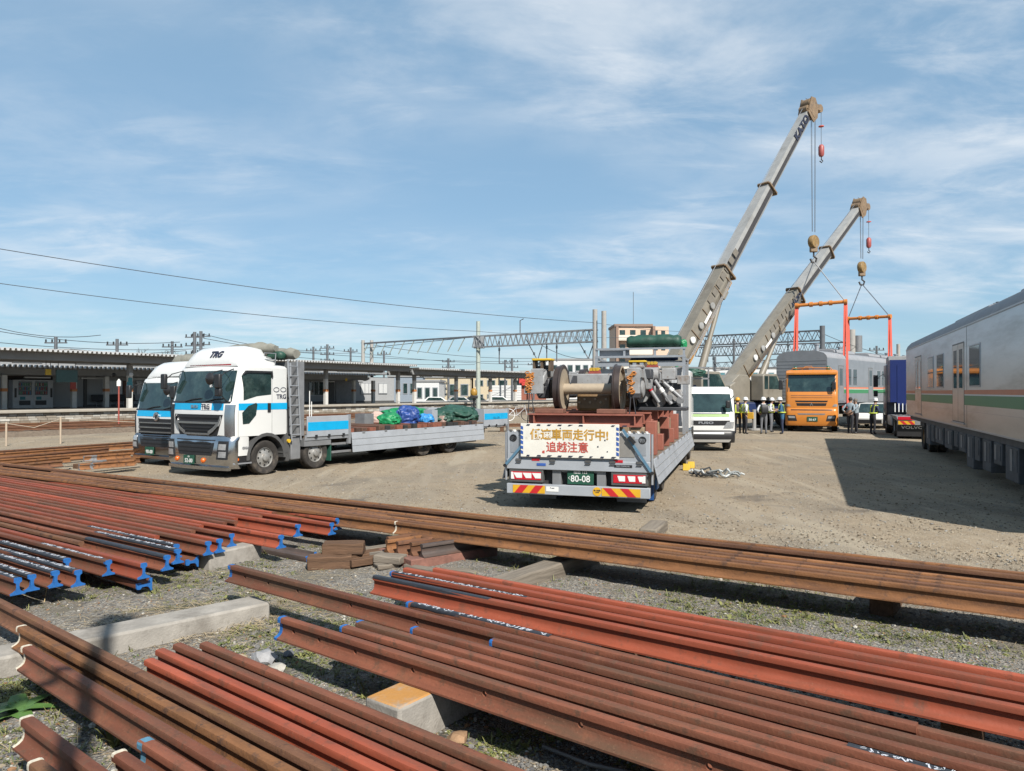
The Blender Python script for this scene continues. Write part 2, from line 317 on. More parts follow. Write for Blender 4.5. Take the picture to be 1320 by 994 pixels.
def rail_mesh(Lr, seg=None, bow=0.0, seed=0):
    """rail along local -x .. the near end at x=0, foot bottom at z=0"""
    b = MB(); n = max(2, int(Lr / 1.2)) if seg is None else seg; rg = random.Random(seed); ph = rg.random() * 6
    b.loft([[(-Lr * i / n, y + bow * math.sin(math.pi * i / n + .0) + .003 * math.sin(ph + i * .9), z + .002 * math.sin(ph * 2 + i * .7)) for y, z in PROF] for i in range(n + 1)]); return b
def off_prof(d):
    out = []; n = len(PROF)
    for i, (y, z) in enumerate(PROF):
        a, c = Vector(PROF[i - 1]), Vector(PROF[(i + 1) % n]); t = (c - a).normalized(); out.append((y + t.y * d, z - t.x * d))
    return out
OP = off_prof(.0018)
rails = []
def rail(p1, p2, ext, m, paint=None, label='rusty steel rail', group=None, roll=0.0, holes=(), plen=.02, ext0=0.0, bow=0.0, marks=None):
    """p1: world point on top of the head at one end; p2: another point on the head line. ext: length from p1."""
    d = (p2 - p1); d.z = 0; d.normalize(); p1 = p1 - d * ext0; Lr = ext + ext0
    root_loc = Vector((p1.x, p1.y, p1.z - RH)); ang = math.atan2(-d.y, -d.x)
    b = rail_mesh(Lr, bow=bow or random.uniform(-.012, .012), seed=len(rails)); o = b.build('steel_rail', m, smooth=30, loc=root_loc, rotz=ang)
    if roll: o.rotation_euler = (roll, 0, ang)
    tag(o, label, 'rail', group)
    if holes:
        c = MB()
        for h in holes: c.cyl((-h, -.05, .072), (-h, .05, .072), .0165, 14)
        co = c.build('cut', m); md = o.modifiers.new('b', 'BOOLEAN'); md.object = co; md.operation = 'DIFFERENCE'; md.solver = 'EXACT'
        co.matrix_world = Matrix.Translation(root_loc) @ Matrix.Rotation(ang, 4, 'Z'); bpy.context.view_layer.update()
        me = bpy.data.meshes.new_from_object(o.evaluated_get(bpy.context.evaluated_depsgraph_get())); o.modifiers.clear(); o.data = me; bpy.data.objects.remove(co)
    if paint:
        q = MB(); q.loft([[(x, y, z) for y, z in OP] for x in (.0025, -plen)]); q.build('painted_end', paint, o)
    if marks:
        x0, x1, chalk = marks; q = MB(); rg = random.Random(int(x0 * 100) + len(rails)); n = 14
        pts = [(-x0 - (x1 - x0) * i / n) for i in range(n + 1)]
        vs = []; 
        for i, x in enumerate(pts):
            wob = .006 * rg.random()
            for y, z in ((-.0335 - .001, .128 + wob), (-.0335, .1395), (-.0293, .1505), (-.0182, .1545), (.0182, .1545), (.0293, .1505), (.0335, .1395), (.0345, .128 + wob)): vs.append((x, y, z))
        q.add(vs, [(i * 8 + k, i * 8 + k + 1, i * 8 + 9 + k, i * 8 + 8 + k) for i in range(n) for k in range(7)]); mo = q.build('painted_mark', M_BLACKP, o, smooth=60)
        if chalk:
            q = MB(); x = x0 + .05
            while x < x1 - .06:
                w = .025 + .025 * rg.random(); k = rg.randint(4, 6); ps = [(-(x + w * rg.random()), -.024 + .048 * rg.random()) for _ in range(k)]
                for a, c in zip(ps, ps[1:]):
                    if (a[0] - c[0]) ** 2 + (a[1] - c[1]) ** 2 > 1e-5: q.bar((a[0], a[1], .1552), (c[0], c[1], .1552), .0075, .001)
                x += w * .8 + (.004 if rg.random() < .85 else .05)
            q.build('chalk_writing', M_CHALK, mo)['kind'] = 'stuff'
    rails.append(o); return o
def towards(x, y, V, k=.35): return (x + (V - x) * k, y + (YH - y) * k)
def rail_px(x, y, V, z, L, m, into=True, **kw):
    """head-top point (x, y) of the end nearest the lens side, running along the line to vanishing point V. into: away from the camera."""
    a = P(x, y, z); q = towards(x, y, V) if into else towards(x, y, V, -.12); c = P(q[0], q[1], z); return rail(a, c, L, m, **kw)
ORD = ['first', 'second', 'third', 'fourth', 'fifth', 'sixth', 'seventh', 'eighth', 'ninth', 'tenth', 'eleventh']
GB = 'rails with painted ends stacked beside the lorries'
LB = 'dull red rail with blue painted end in the wide bundle beside the timber blocks'
ZB = .19 + RH
B_ENDS = [(23, 745), (39, 741), (72, 736), (101, 735), (87, 720), (140, 722), (185, 726), (216, 716), (230, 708), (226, 702), (269, 698), (284, 695), (299, 688), (363, 690), (385, 676), (428, 674), (436, 668)]
def perp_u(p): return p.x * .575 + p.y * .818
us = []; NB = Vector((.575, .818, 0)); DB = Vector((-.818, .575, 0)).normalized()
ordr = sorted(range(len(B_ENDS)), key=lambda i: perp_u(P(*B_ENDS[i], ZB))); last = -9; nm_ = 0; np_ = 0
for i in ordr:
    x, y = B_ENDS[i]; p = P(x, y, ZB); u = max(perp_u(p), last + .134); p = p + NB * (u - perp_u(p)); last = u; us.append(u)
    m = [M_DULL, M_BROWN, M_DULL, M_DULL, M_DULL, M_DULL, M_RED, M_DULL, M_DULL, M_DULL, M_DULL, M_RED, M_DULL, M_RED, M_RED, M_RED, M_RED][i]
    mk = {0: (0.02, 1.6, True), 1: (.02, 1.2, True), 3: (.05, 1.9, True), 2: (.02, 2.0, True), 4: (.02, 1.6, True), 8: (.02, 1.8, True), 9: (.02, 2.0, True), 7: (.02, 1.7, False), 5: (.1, 1.5, True)}.get(i)
    if mk: lb_ = 'blue ended rail with black and white marked head, %s such rail from the concrete beam' % ORD[nm_]; nm_ += 1
    else: lb_ = 'dull red blue ended rail with unmarked head, %s such rail from the concrete beam' % ORD[np_]; np_ += 1
    rail(p, p + DB, 13 + (i % 3), m, paint=M_BLUE, label=lb_, marks=mk, plen=.012 + .01 * (i % 3))
us.sort()
# rails between those ends, a little shorter, so that their ends lie hidden behind the neighbours
LBf = 'dull red steel rail packed between the blue ended rails of the wide bundle'
dirB = DB
k = 0
for a, c in zip(us, us[1:]):
    n = int((c - a) / .136)
    for j in range(1, n):
        u = a + (c - a) * j / n
        # place on the line joining the ends, pulled back
        t = (u - us[0]) / (us[-1] - us[0]); q = P(30 + 400 * t ** .8, 742 - 72 * t ** .8, ZB); q = q + Vector((.575, .818, 0)) * (u - perp_u(q)); q = q + dirB * (.75 + .5 * random.random()); k += 1
        rail(q, q + dirB, 12 + random.random() * 2, random.choice([M_DULL, M_RED, M_DULL, M_BROWN]), label=LBf, group='rails packed inside the left bundle')
# the farther red and dark rails of that bundle
for (x, y, L, m, pt, lb) in [(294, 642, 9.5, M_RED, M_BLUE, 'bright red rail with blue end lying against the long rusty stack'), (274, 647, 9.5, M_RED, M_BLUE, 'bright red rail with small blue end tucked under its neighbour by the long stack'),
                             (290, 634, 6.5, M_DARK, None, 'blackened rail lying along the long rusty stack'), (272, 637, 6.5, M_DARK, None, 'second blackened rail beside the red rails of the left bundle')]:
    rail_px(x, y, -735, ZB, L, m, paint=pt, label=lb)
for j in range(5):
    q = P(330 + j * 14, 652 + 3.2 * j, ZB) + dirB * .6
    rail(q, q + dirB, 11, [M_RED, M_DULL, M_RED, M_DULL, M_RED][j], label='red rail at the far side of the wide bundle, next to the long rusty stack', group='far rails of the left bundle')
# rails lying on their sides at the bundle's edge
rail_px(256, 706, -640, .19 + .066, 3.5, M_DULL, paint=M_BLUE, roll=R(88), label='dull red rail tipped on its side with a blue end beside the concrete block')
rail_px(196, 733, -600, .19 + .066, 3.0, M_DULL, paint=M_BLUE, roll=R(90), label='rail lying on its side below the red rail with blue end')
rail_px(408, 702, -700, .14 + .05, 1.6, M_DARK, paint=M_BLUE, roll=R(90), label='short blackened rail offcut on its side with blue end beside the timber blocks')

# the long rusty stack across the yard
def long_rail(pa, pb, off, z, m, ea, eb, lb, gp, bow=0.0):
    a, c = P(*pa, z), P(*pb, z); d = (c - a); d.z = 0; Lr = d.length; d.normalize(); nrm = Vector((d.y, -d.x, 0)) * off      # towards the camera
    return rail(c + nrm + d * eb, a + nrm, Lr + ea + eb, m, label=lb, group=gp, bow=bow)
LG = 'long rails stacked across the yard'
LA = 'long orange rusted rail in the stack that crosses the whole yard'
ZA = .24 + RH
for i, off in enumerate([0.0, .135, .50, .635, .77, .905, 1.04]):
    lb = 'long orange rusted rail, %s one from the sandy yard in the stack crossing it' % ORD[i]
    if i in (2, 5): long_rail((0, 596), (1320, 738), off, ZA, M_BROWN if i % 2 else M_RUST, 6, 1.5, lb, None)
    else: long_rail((0, 596), (1320, 738), off, ZA, [M_RUST, M_BROWN, M_RUST, M_BROWN, M_RUST, M_RUST, M_RUST][i], 6, 1.5, lb, None)
# second layer near its left half, ending in a white painted end
for i, (x, y) in enumerate([(512, 672), (505, 667), (497, 663)]):
    rail_px(x, y, -735, ZA + (.0 if i == 0 else .004), 9.5, [M_RUST, M_BROWN, M_RUST][i], paint=M_WHITE if i == 0 else None, label=['rusty rail with a white painted end beside the long stack', 'brown rusty rail next to the white ended rail', 'orange rusty rail between the white ended rail and the long stack'][i])

# near right bundle (red)
ZC = .25 + RH
LC = 'dull red steel rail in the near bundle beside the perforated rail'
GC = 'dull red rails of the near bundle'
def line_rail(Xs, X0, y0, ang, L, m, z, **kw):
    """rail starting at world x = Xs on the line through (X0, y0) with the given heading"""
    d = Vector((math.cos(R(ang)), math.sin(R(ang)), 0)); a = Vector((Xs, y0 + (Xs - X0) * d.y / d.x, z)); return rail(a, a + d, L, m, **kw)
line_rail(-1.69, .8, 3.54, -37.9, 9, M_DULL, ZC, paint=M_BLUE, plen=.03, holes=(.16, .45, .83, 1.37, 1.95, 2.6, 3.3), label='dull red rail with bolt holes and blue end resting on the stained concrete block')
line_rail(-2.68, .8, 4.44, -37.6, 9, M_DULL, ZC, paint=M_BLUE, plen=.04, holes=(.25, .62, 1.05, 1.75, 2.5), label='dull red rail with bolt holes starting beside the end of the concrete beam')
line_rail(-1.19, .8, 3.735, -37.7, 9, M_DULL, ZC, paint=M_BLUE, label='dull red rail with blue tip against the rail that rests on the stained block')
line_rail(-1.10, .8, 3.91, -37.6, 9, M_DULL, ZC, paint=M_BLUE, label='dull red rail with blue tip, second in from the rail on the stained block')
_q = (P(1098, 946, ZC) - P(534, 807, ZC)).length
line_rail(-.69, .8, 4.085, -37.6, 9, M_DULL, ZC, paint=M_BLUE, marks=(_q, _q + 1.6, True), label='dull red rail with a long black mark and white lettering far along its head')
line_rail(-.13, .8, 4.262, -37.6, 9, M_DULL, ZC, paint=M_BLUE, label='red rail that starts with a blue end farther along the near bundle')
line_rail(-.81, .8, 4.64, -37.3, 3.55, M_DULL, ZC, paint=M_BLUE, marks=(.05, 1.35, True), label='short red rail with white scribbles on a black mark, cut square above the dark gap')
line_rail(2.02, .8, 4.66, -37.3, 4, M_DULL, ZC - .02, label='dull red rail that continues past the square cut rail end')
# bright red group
LC4 = 'bright red primer coated rail in the four rail row behind the near bundle'
for i, (Xs, y0, mk) in enumerate([(-1.23, 5.252, (.0, 1.3, False)), (-1.1, 5.50, (.03, 1.5, True)), (-1.0, 5.70, None), (-.72, 5.90, None)]):
    line_rail(Xs, .8, y0, -35.6, 10, M_RED, ZC, paint=M_BLUE if i == 1 else None, marks=mk, label=['bright red rail with a blackened head end, front one of the four rail row', 'bright red rail with blue tip and white scribbles on a black mark', 'plain bright red rail third back in the four rail row', 'plain bright red rail at the back of the four rail row'][i])
# black marked rail in the near bundle, lettering upside down
# near left bundle (rust)
ZD = .155 + RH
TAPE = mat('faded_blue_tape', (.10, .25, .36), .6, var=.2, scale=30)
for Xs, y0, Lr, m, pt, pl, lb in [(-7.4, 4.0, 12, M_BROWN, None, .02, 'brown rusty rail crossing over the long concrete beam, behind the two white ended rails'), (-3.66, 3.825, 9, M_RUST, M_WHITE, .02, 'orange brown rail with a white painted end resting on the concrete beam'),
        (-3.34, 3.65, 9, M_DULL, M_WHITE, .02, 'reddish rail with a white painted end in front of the orange brown one'), (-2.61, 3.12, 6, M_DULL, M_WHITE, .02, 'reddish rail with a white end lying apart beside the broad leaved weed'), (-2.26, 2.93, 6, M_BROWN, M_WHITE, .02, 'brown rail with a white end, outermost of the rusty bundle'),
        (-1.91, 3.30, 6, M_DULL, M_WHITE, .02, 'reddish rail with a worn white end in front of the taped rail'), (-1.85, 3.475, 6, M_DULL, TAPE, .05, 'reddish rail with a faded blue taped end among the rusty bundle'), (-2.37, 4.175, 7, M_RED, None, .02, 'bright red rail without end paint beside the brown rusty rail'),
        (-2.39, 4.345, 7, M_RED, None, .02, 'bright red rail lying between the plain red rail and the dark red edge rail'), (-2.32, 4.51, 7, M_DULL, None, .02, 'dusky red rail in the middle of the near left bundle'), (-2.15, 4.68, 7, M_DULL, None, .02, 'dark red rail standing at the edge nearest the stained concrete block')]:
    line_rail(Xs, -1.5, y0, -38.9, Lr, m, ZD, paint=pt, plen=pl, label=lb)

# --------------------------------------------------------------- sleepers and blocks
def beam(pa, pb, w, h, m, name, label, cat, z0=0.0, cham=.02, sink=.03, jit=0.0, topm=None):
    """pa, pb: world points of the two end centres on the ground"""
    d = pb - pa; Lr = d.length; ang = math.atan2(d.y, d.x); b = MB(); rg = random.Random(int(Lr * 1000))
    n = max(1, int(Lr / .25)); sec = [(-w / 2, 0), (w / 2, 0), (w / 2 * .96, h), (-w / 2 * .96, h)]
    b.loft([[(Lr * i / n, y + jit * (rg.random() - .5), z + (jit * (rg.random() - .5) if z else 0)) for y, z in sec] for i in range(n + 1)])
    o = b.build(name, [m, topm] if topm else m, bevel=cham, bseg=2, loc=(pa.x, pa.y, z0 - sink), rotz=ang)
    if topm:
        for p in o.data.polygons: p.material_index = 1 if p.normal.z > .7 else 0
    return tag(o, label, cat)
a = P(-30, 838, .19); c = P(338, 766, .19); beam(Vector((a.x, a.y, 0)), Vector((c.x, c.y, 0)), .34, .18, M_CONC, 'concrete_beam', 'long pale concrete beam lying on the gravel under the rusty rails', 'beam')
a = P(492, 905, .25); c = P(640, 838, .25); beam(Vector((a.x, a.y, 0)), Vector((c.x, c.y, 0)), .30, .278, M_CONC, 'concrete_sleeper', 'short concrete block with orange rust stains under the perforated rail', 'block', topm=M_CONCO)
a = P(262, 712, .19); c = P(330, 698, .19); beam(Vector((a.x, a.y, 0)), Vector((c.x, c.y, 0)), .24, .218, M_CONC, 'concrete_sleeper', 'grey concrete block carrying the blue ended rails', 'block')
a = P(612, 756, .16); c = P(768, 706, .16); beam(Vector((a.x, a.y, 0)), Vector((c.x, c.y, 0)), .24, .19, M_WOODG, 'timber_sleeper', 'grey brown timber sleeper between the bright red rails and the long stack', 'sleeper', jit=.012)
a = P(835, 684, .12); c = P(850, 672, .12); beam(Vector((a.x, a.y, 0)), Vector((c.x, c.y, 0)), .26, .17, M_WOODG, 'timber_sleeper', 'timber sleeper end sticking out behind the long stack', 'sleeper')
def bearer(px, py, zh, n0, n1, h, label, group):
    """timber lying square under a bundle, hung from a point (px, py) on the rail heads"""
    c = P(px, py, zh); d = Vector((.575, .818, 0)); c.z = 0; beam(c + d * n0, c + d * n1, .2, h + .03, M_WOOD, 'timber_sleeper', label, 'sleeper', cham=.01)['group'] = group
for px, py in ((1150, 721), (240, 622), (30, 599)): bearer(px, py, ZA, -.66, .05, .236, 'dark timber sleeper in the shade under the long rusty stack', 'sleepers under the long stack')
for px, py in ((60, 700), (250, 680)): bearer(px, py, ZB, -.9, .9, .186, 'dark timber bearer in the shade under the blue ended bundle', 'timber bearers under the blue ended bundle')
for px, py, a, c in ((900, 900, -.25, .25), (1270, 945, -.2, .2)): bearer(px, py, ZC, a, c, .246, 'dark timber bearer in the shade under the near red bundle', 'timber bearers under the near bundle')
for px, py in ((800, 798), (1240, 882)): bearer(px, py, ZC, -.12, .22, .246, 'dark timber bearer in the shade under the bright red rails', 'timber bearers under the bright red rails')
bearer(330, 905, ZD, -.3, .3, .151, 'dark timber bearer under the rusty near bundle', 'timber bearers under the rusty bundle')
# timber blocks in the middle
def block(px, py, L, w, h, ang, m, label, z0=0.0, tilt=0.0):
    c = P(px, py, z0); b = MB(); rg = random.Random(px); n = 4
    b.loft([[(-L / 2 + L * i / n + .02 * rg.random(), y + .02 * (rg.random() - .5), z + (.02 * (rg.random() - .5) if z > 0 else 0)) for y, z in ((-w / 2, 0), (w / 2, 0), (w / 2, h), (-w / 2, h))] for i in range(n + 1)])
    o = b.build('timber_block', m, bevel=.012, loc=(c.x, c.y, z0 - .01), rotz=ang); o.rotation_euler = (tilt, 0, ang); return tag(o, label, 'block')
block(424, 731, .50, .24, .15, R(12), M_WOOD, 'dark cracked timber block lying lowest of the pair')
block(458, 727, .28, .2, .14, R(30), M_WOOD, 'short timber block with a split end behind the lower block')
block(442, 712, .48, .22, .13, R(4), M_WOOD, 'dark brown timber block stacked on top of another', z0=.142)
block(502, 724, .36, .18, .09, R(-20), M_WOODG, 'pale squared timber offcut beside the rail frame', z0=.05)
block(497, 731, .26, .18, .06, R(30), M_WOODG, 'flat timber piece under the pale offcut')
block(556, 738, .8, .07, .06, R(-33), M_WOODG, 'thin grey batten beside the rail frame')
block(590, 738, .45, .10, .05, R(-25), M_WOODG, 'short grey plank lying before the bright red rails')
# rail frame: short rail pieces on a reddish timber base
def rail_frame():
    c = P(564, 717, 0); t = thing('rail_frame', 'stack of short dark rail pieces on a reddish timber base', 'rail stack', (c.x, c.y, 0), R(38))
    base = MB()
    for i in range(3): base.box(-.62, -.42 + i * .28, 0, .62, -.42 + i * .28 + .25, .11)
    for i in range(3):
        b = MB(); b.box(-.62, -.42 + i * .28, -.02, .62, -.42 + i * .28 + .25, .11); b.build('base_timber', mat('red_stained_timber', (.25, .115, .085), .9, var=.35, scale=6, col2=(.16, .11, .085), bump=.6, bscale=40), t, bevel=.01)
    for i, (y, L, x0, m) in enumerate([(-.36, 1.05, -.45, M_DARK), (-.20, .95, -.5, M_BROWN), (-.05, 1.1, -.6, M_BROWN), (.12, 1.15, -.65, M_RUST), (.28, 1.0, -.55, M_BROWN)]):
        b = MB(); b.loft([[(x, y + yy, .111 + zz) for yy, zz in PROF] for x in (x0, x0 + L)]); b.build('rail_piece', m, t, smooth=30)
    for i in range(4):
        b = MB(); b.box(-1.15 + .02 * i, .02 + i * .16, .02, -.30, .02 + i * .16 + .13, .10); b.build('plank', M_WOODG if i % 2 else M_WOOD, t, bevel=.006)
rail_frame()
def rock(px, py, r, label, col=(.33, .33, .34)):
    c = P(px, py, 0); me = bpy.data.meshes.new('rock'); bm = bmesh.new(); bmesh.ops.create_icosphere(bm, subdivisions=2, radius=r)
    for v in bm.verts:
        d = v.co.normalized(); v.co *= 1 + .42 * mnoise.noise(d * 1.9 + Vector((px * .37, py * .61, 0))) + .12 * mnoise.noise(d * 5 + Vector((py, px, 0))); v.co.z *= .68
    bm.to_mesh(me); bm.free(); me.polygons.foreach_set('use_smooth', [True] * len(me.polygons)); me.set_sharp_from_angle(angle=R(28))
    o = bpy.data.objects.new('rock', me); COL.objects.link(o); o.location = (c.x, c.y, ground_h(c.x, c.y) + r * .35); me.materials.append(mat('rock%d' % px, col, .85, var=.25, scale=12, bump=.5, bscale=60)); tag(o, label, 'rock')
rock(340, 857, .09, 'rounded grey rock with a pale top among the weeds')
rock(311, 853, .05, 'small tan rock beside the grey rock', (.40, .32, .22))
rock(357, 868, .06, 'flat pale rock below the grey rock', (.42, .40, .36))
rock(372, 848, .045, 'dark bluish stone right beside the grey rock', (.12, .125, .14))
rock(590, 958, .06, 'rusty orange flat stone near the stained concrete block', (.33, .2, .11))
rock(70, 598, .14, 'pale slab of stone lying behind the long stack', (.5, .48, .44))
# ---- loose stones, weeds and straw in the foreground (uncountable)
def visible_spot():
    while True:
        px, py = random.uniform(-20, 1340), 1000 - 330 * random.random() ** 1.25
        p = P(px, py, 0)
        if p.y < 16 and p.x * .525 + p.y * .851 < 8.7 + 1.6 * random.random() ** 2: return p
def clods():
    """loose clods and pebbles lying on the sandy yard"""
    ico = bmesh.new(); bmesh.ops.create_icosphere(ico, subdivisions=1, radius=1); base = np.array([v.co[:] for v in ico.verts]); fc = np.array([[v.index for v in f.verts] for f in ico.faces]); ico.free()
    V = []; Fa = []; MI = []; i = 0
    while i < 12000:
        px, py = random.uniform(-10, 1330), 542 + 215 * random.random() ** .8; p = P(px, py, 0)
        if p.x * .525 + p.y * .851 < 9.6: continue
        r = .006 + .016 * random.random() ** 4 + p.y * .0003; s = np.array([1, .7 + .3 * random.random(), .45 + .25 * random.random()]) * r; b = base * (1 + .35 * (RNG.random((len(base), 1)) - .5)) * s; a = random.random() * 6.28; ca, sa = math.cos(a), math.sin(a)
        V.append(np.column_stack([b[:, 0] * ca - b[:, 1] * sa + p.x, b[:, 0] * sa + b[:, 1] * ca + p.y, b[:, 2] + r * .25])); Fa.append(fc + len(base) * i); q = random.random(); MI += [0 if q < .5 else 1 if q < .8 else 2] * len(fc); i += 1
    V = np.concatenate(V); Fa = np.concatenate(Fa); me = bpy.data.meshes.new('yard_pebbles'); me.from_pydata(V.tolist(), [], Fa.tolist())
    for nm, c in (('clod_brown', (.23, .185, .135)), ('clod_tan', (.36, .31, .24)), ('clod_grey', (.30, .29, .27))): me.materials.append(mat(nm, c, .95, var=.25, scale=20, spec=.1))
    me.polygons.foreach_set('material_index', MI); o = bpy.data.objects.new('yard_pebbles', me); COL.objects.link(o); tag(o, 'loose pebbles and clods strewn over the sandy lorry yard', 'pebbles', kind='stuff')
clods()
def stones():
    ico = bmesh.new(); bmesh.ops.create_icosphere(ico, subdivisions=1, radius=1); base = np.array([v.co[:] for v in ico.verts]); fc = np.array([[v.index for v in f.verts] for f in ico.faces]); ico.free()
    n = 18000; V = []; Fa = []; MI = []
    for i in range(n):
        p = visible_spot(); r = .006 + .011 * random.random() ** 2.2 + (.018 * random.random() if random.random() < .035 else 0)
        s = np.array([1, .6 + .4 * random.random(), .45 + .3 * random.random()]) * r; b = base * (1 + .28 * (RNG.random((len(base), 1)) - .5)) * s; a = random.random() * 6.28; ca, sa = math.cos(a), math.sin(a)
        V.append(np.column_stack([b[:, 0] * ca - b[:, 1] * sa + p.x, b[:, 0] * sa + b[:, 1] * ca + p.y, b[:, 2] + ground_h(p.x, p.y) + r * .2])); Fa.append(fc + len(base) * i)
        q = random.random(); MI += [0 if q < .45 else 1 if q < .72 else 2 if q < .86 else 3 if q < .94 else 4] * len(fc)
    V = np.concatenate(V); Fa = np.concatenate(Fa); me = bpy.data.meshes.new('gravel'); me.from_pydata(V.tolist(), [], Fa.tolist())
    for nm, c in (('stone_grey', (.20, .195, .185)), ('stone_dark', (.10, .10, .105)), ('stone_tan', (.30, .25, .18)), ('stone_pale', (.50, .48, .43)), ('stone_rust', (.27, .15, .08))): me.materials.append(mat(nm, c, .9, var=.3, scale=20, spec=.2))
    me.polygons.foreach_set('material_index', MI); o = bpy.data.objects.new('gravel', me); COL.objects.link(o); tag(o, 'loose grey and tan gravel stones strewn over the ground', 'gravel', kind='stuff')
stones()
M_LEAF = mat('weed_leaf', (.20, .205, .07), .6, var=.35, scale=3, col2=(.16, .15, .05), spec=.3)
M_LEAFD = mat('weed_leaf_dark', (.12, .15, .055), .55, var=.3, scale=3, spec=.3)
M_STRAW = mat('dry_straw', (.46, .36, .215), .8, var=.35, scale=3, col2=(.22, .15, .085))
def blade(V, Fc, p, ang, L, w, lift, curl):
    o = len(V); dx, dy = math.cos(ang), math.sin(ang); nx, ny = -dy, dx
    for t, ww in ((0, .5), (.4, 1), (.8, .7), (1, .08)):
        x = p.x + dx * L * t * (1 - .25 * lift); y = p.y + dy * L * t * (1 - .25 * lift); z = p.z + L * (lift * t - curl * t * t)
        V += [(x + nx * w * ww / 2, y + ny * w * ww / 2, z), (x - nx * w * ww / 2, y - ny * w * ww / 2, z + .0006)]
    Fc += [(o + 2 * i, o + 2 * i + 1, o + 2 * i + 3, o + 2 * i + 2) for i in range(3)]
def mesh_stuff(name, V, Fc, m, label, cat, kind='stuff', group=None):
    me = bpy.data.meshes.new(name); me.from_pydata(V, [], Fc); me.materials.append(m); o = bpy.data.objects.new(name, me); COL.objects.link(o); return tag(o, label, cat, group, kind)
def weed_mask(p): return mnoise.noise((p.x * .55 + 3, p.y * .55, 1.7)) + .55 * mnoise.noise((p.x * 1.7, p.y * 1.7, 5))
def weeds():
    V, Fc, V2, F2 = [], [], [], []
    n = 0
    while n < 5200:
        p = visible_spot()
        if weed_mask(p) < .10 + .25 * random.random(): continue
        n += 1; p.z = ground_h(p.x, p.y); big = random.random() < .06; tgt = (V, Fc) if random.random() < .8 else (V2, F2)
        for k in range(random.randint(5, 11)):
            L = (.011 + .019 * random.random()) * (2.2 if big else 1); q = p + Vector((random.gauss(0, .02), random.gauss(0, .02), 0)); blade(*tgt, q, random.random() * 6.28, L, L * (.25 + .25 * random.random()), .25 + .7 * random.random(), .35)
    for px, py, sg, cnt in ((60, 885, .35, 420), (30, 960, .3, 300), (140, 900, .25, 160), (330, 880, .35, 200), (480, 870, .3, 220), (560, 925, .25, 160), (150, 760, .5, 260), (960, 795, .6, 260), (1240, 855, .6, 220), (880, 770, .5, 200), (660, 715, .4, 200), (320, 715, .3, 160), (700, 735, .4, 160)):
        c = P(px, py, 0)
        for q in range(cnt):
            p = Vector((c.x + random.gauss(0, sg), c.y + random.gauss(0, sg * .7), 0)); p.z = ground_h(p.x, p.y); tgt = (V, Fc) if random.random() < .75 else (V2, F2); tall = random.random() < .12
            for k in range(random.randint(4, 9)): L = (.010 + .02 * random.random()) * (2.3 if tall else 1); blade(*tgt, p + Vector((random.gauss(0, .014), random.gauss(0, .014), 0)), random.random() * 6.28, L, L * (.12 if tall else .35), (.9 if tall else .3) + .5 * random.random(), .35)
    mesh_stuff('low_weeds', V, Fc, M_LEAF, 'low yellow green weeds creeping through the gravel', 'weeds'); mesh_stuff('dark_weeds', V2, F2, M_LEAFD, 'darker green weed tufts among the gravel', 'weeds')
    V, Fc = [], []
    zones = [(262, 800, .5, 1500), (215, 815, .35, 500), (400, 762, .35, 350), (300, 745, .5, 300), (330, 785, .4, 600), (1040, 770, 1.6, 260), (470, 740, .6, 200), (110, 960, .6, 160), (650, 715, .5, 160)]
    for px, py, s, n in zones:
        c = P(px, py, 0)
        for k in range(n):
            p = Vector((c.x + random.gauss(0, s), c.y + random.gauss(0, s * .55), 0)); p.z = ground_h(p.x, p.y) + .004 + .03 * random.random() * (n > 400); blade(V, Fc, p, random.random() * 6.28, .06 + .13 * random.random(), .0035, .12 + .25 * random.random() ** 2, .15)
    for k in range(1200):
        p = visible_spot(); p.z = ground_h(p.x, p.y) + .004; blade(V, Fc, p, random.random() * 6.28, .03 + .07 * random.random(), .003, .1 * random.random(), .05)
    mesh_stuff('dry_straw', V, Fc, M_STRAW, 'dry straw and dead grass matted on the gravel', 'straw')
    # dry stalks along the near foot of the long stack
    V, Fc = [], []; a, c = P(560, 704, 0), P(1330, 812, 0)
    for k in range(420):
        t = random.random(); p = a.lerp(c, t) + Vector((random.gauss(0, .12), random.gauss(-.1, .08), 0)); p.z = 0; blade(V, Fc, p, random.random() * 6.28, .05 + .09 * random.random() ** 2, .004, .8 + .2 * random.random(), .1)
    mesh_stuff('dry_stalks', V, Fc, mat('dry_stalk', (.21, .14, .10), .8, var=.3, scale=4), 'short dry reddish stalks along the foot of the long stack', 'weeds')
weeds()
def weed_plant(px, py, n, L, w, m, label, lift=.5):
    p = P(px, py, 0); p.z = ground_h(p.x, p.y); V, Fc = [], []
    for k in range(n): blade(V, Fc, p + Vector((random.gauss(0, .012), random.gauss(0, .012), 0)), k * 2.4 + random.random() * .4, L * (.6 + .6 * random.random()), w * (.7 + .5 * random.random()), lift + .35 * random.random(), .4)
    o = mesh_stuff('weed_plant', V, Fc, m, label, 'plant', kind=None); o['group'] = 'weed plants in the gravel'
LW = 'small bright green weed tuft growing from the gravel'
for px, py in ((1098, 783), (1150, 795), (1205, 790), (1232, 862), (432, 818), (398, 846), (310, 834), (240, 725), (640, 876), (980, 742), (905, 790), (960, 795), (660, 718), (690, 720), (118, 775), (560, 915), (470, 900), (700, 760), (1010, 770), (870, 775)):
    weed_plant(px, py, 20, .075, .010, M_LEAF if px % 4 else M_LEAFD, LW)
weed_plant(20, 918, 9, .26, .11, mat('broad_leaf', (.10, .20, .05), .5, var=.2, scale=6, spec=.4), 'broad leaved light green weed beside the white ended rails', .35)
weed_plant(148, 962, 10, .13, .03, M_LEAF, 'narrow leaved weed growing between the rusty rails', .9)
weed_plant(118, 742, 26, .10, .012, mat('purple_weed', (.12, .06, .06), .7, var=.3, scale=5), 'purplish dry weed at the blue ended rails', .8)
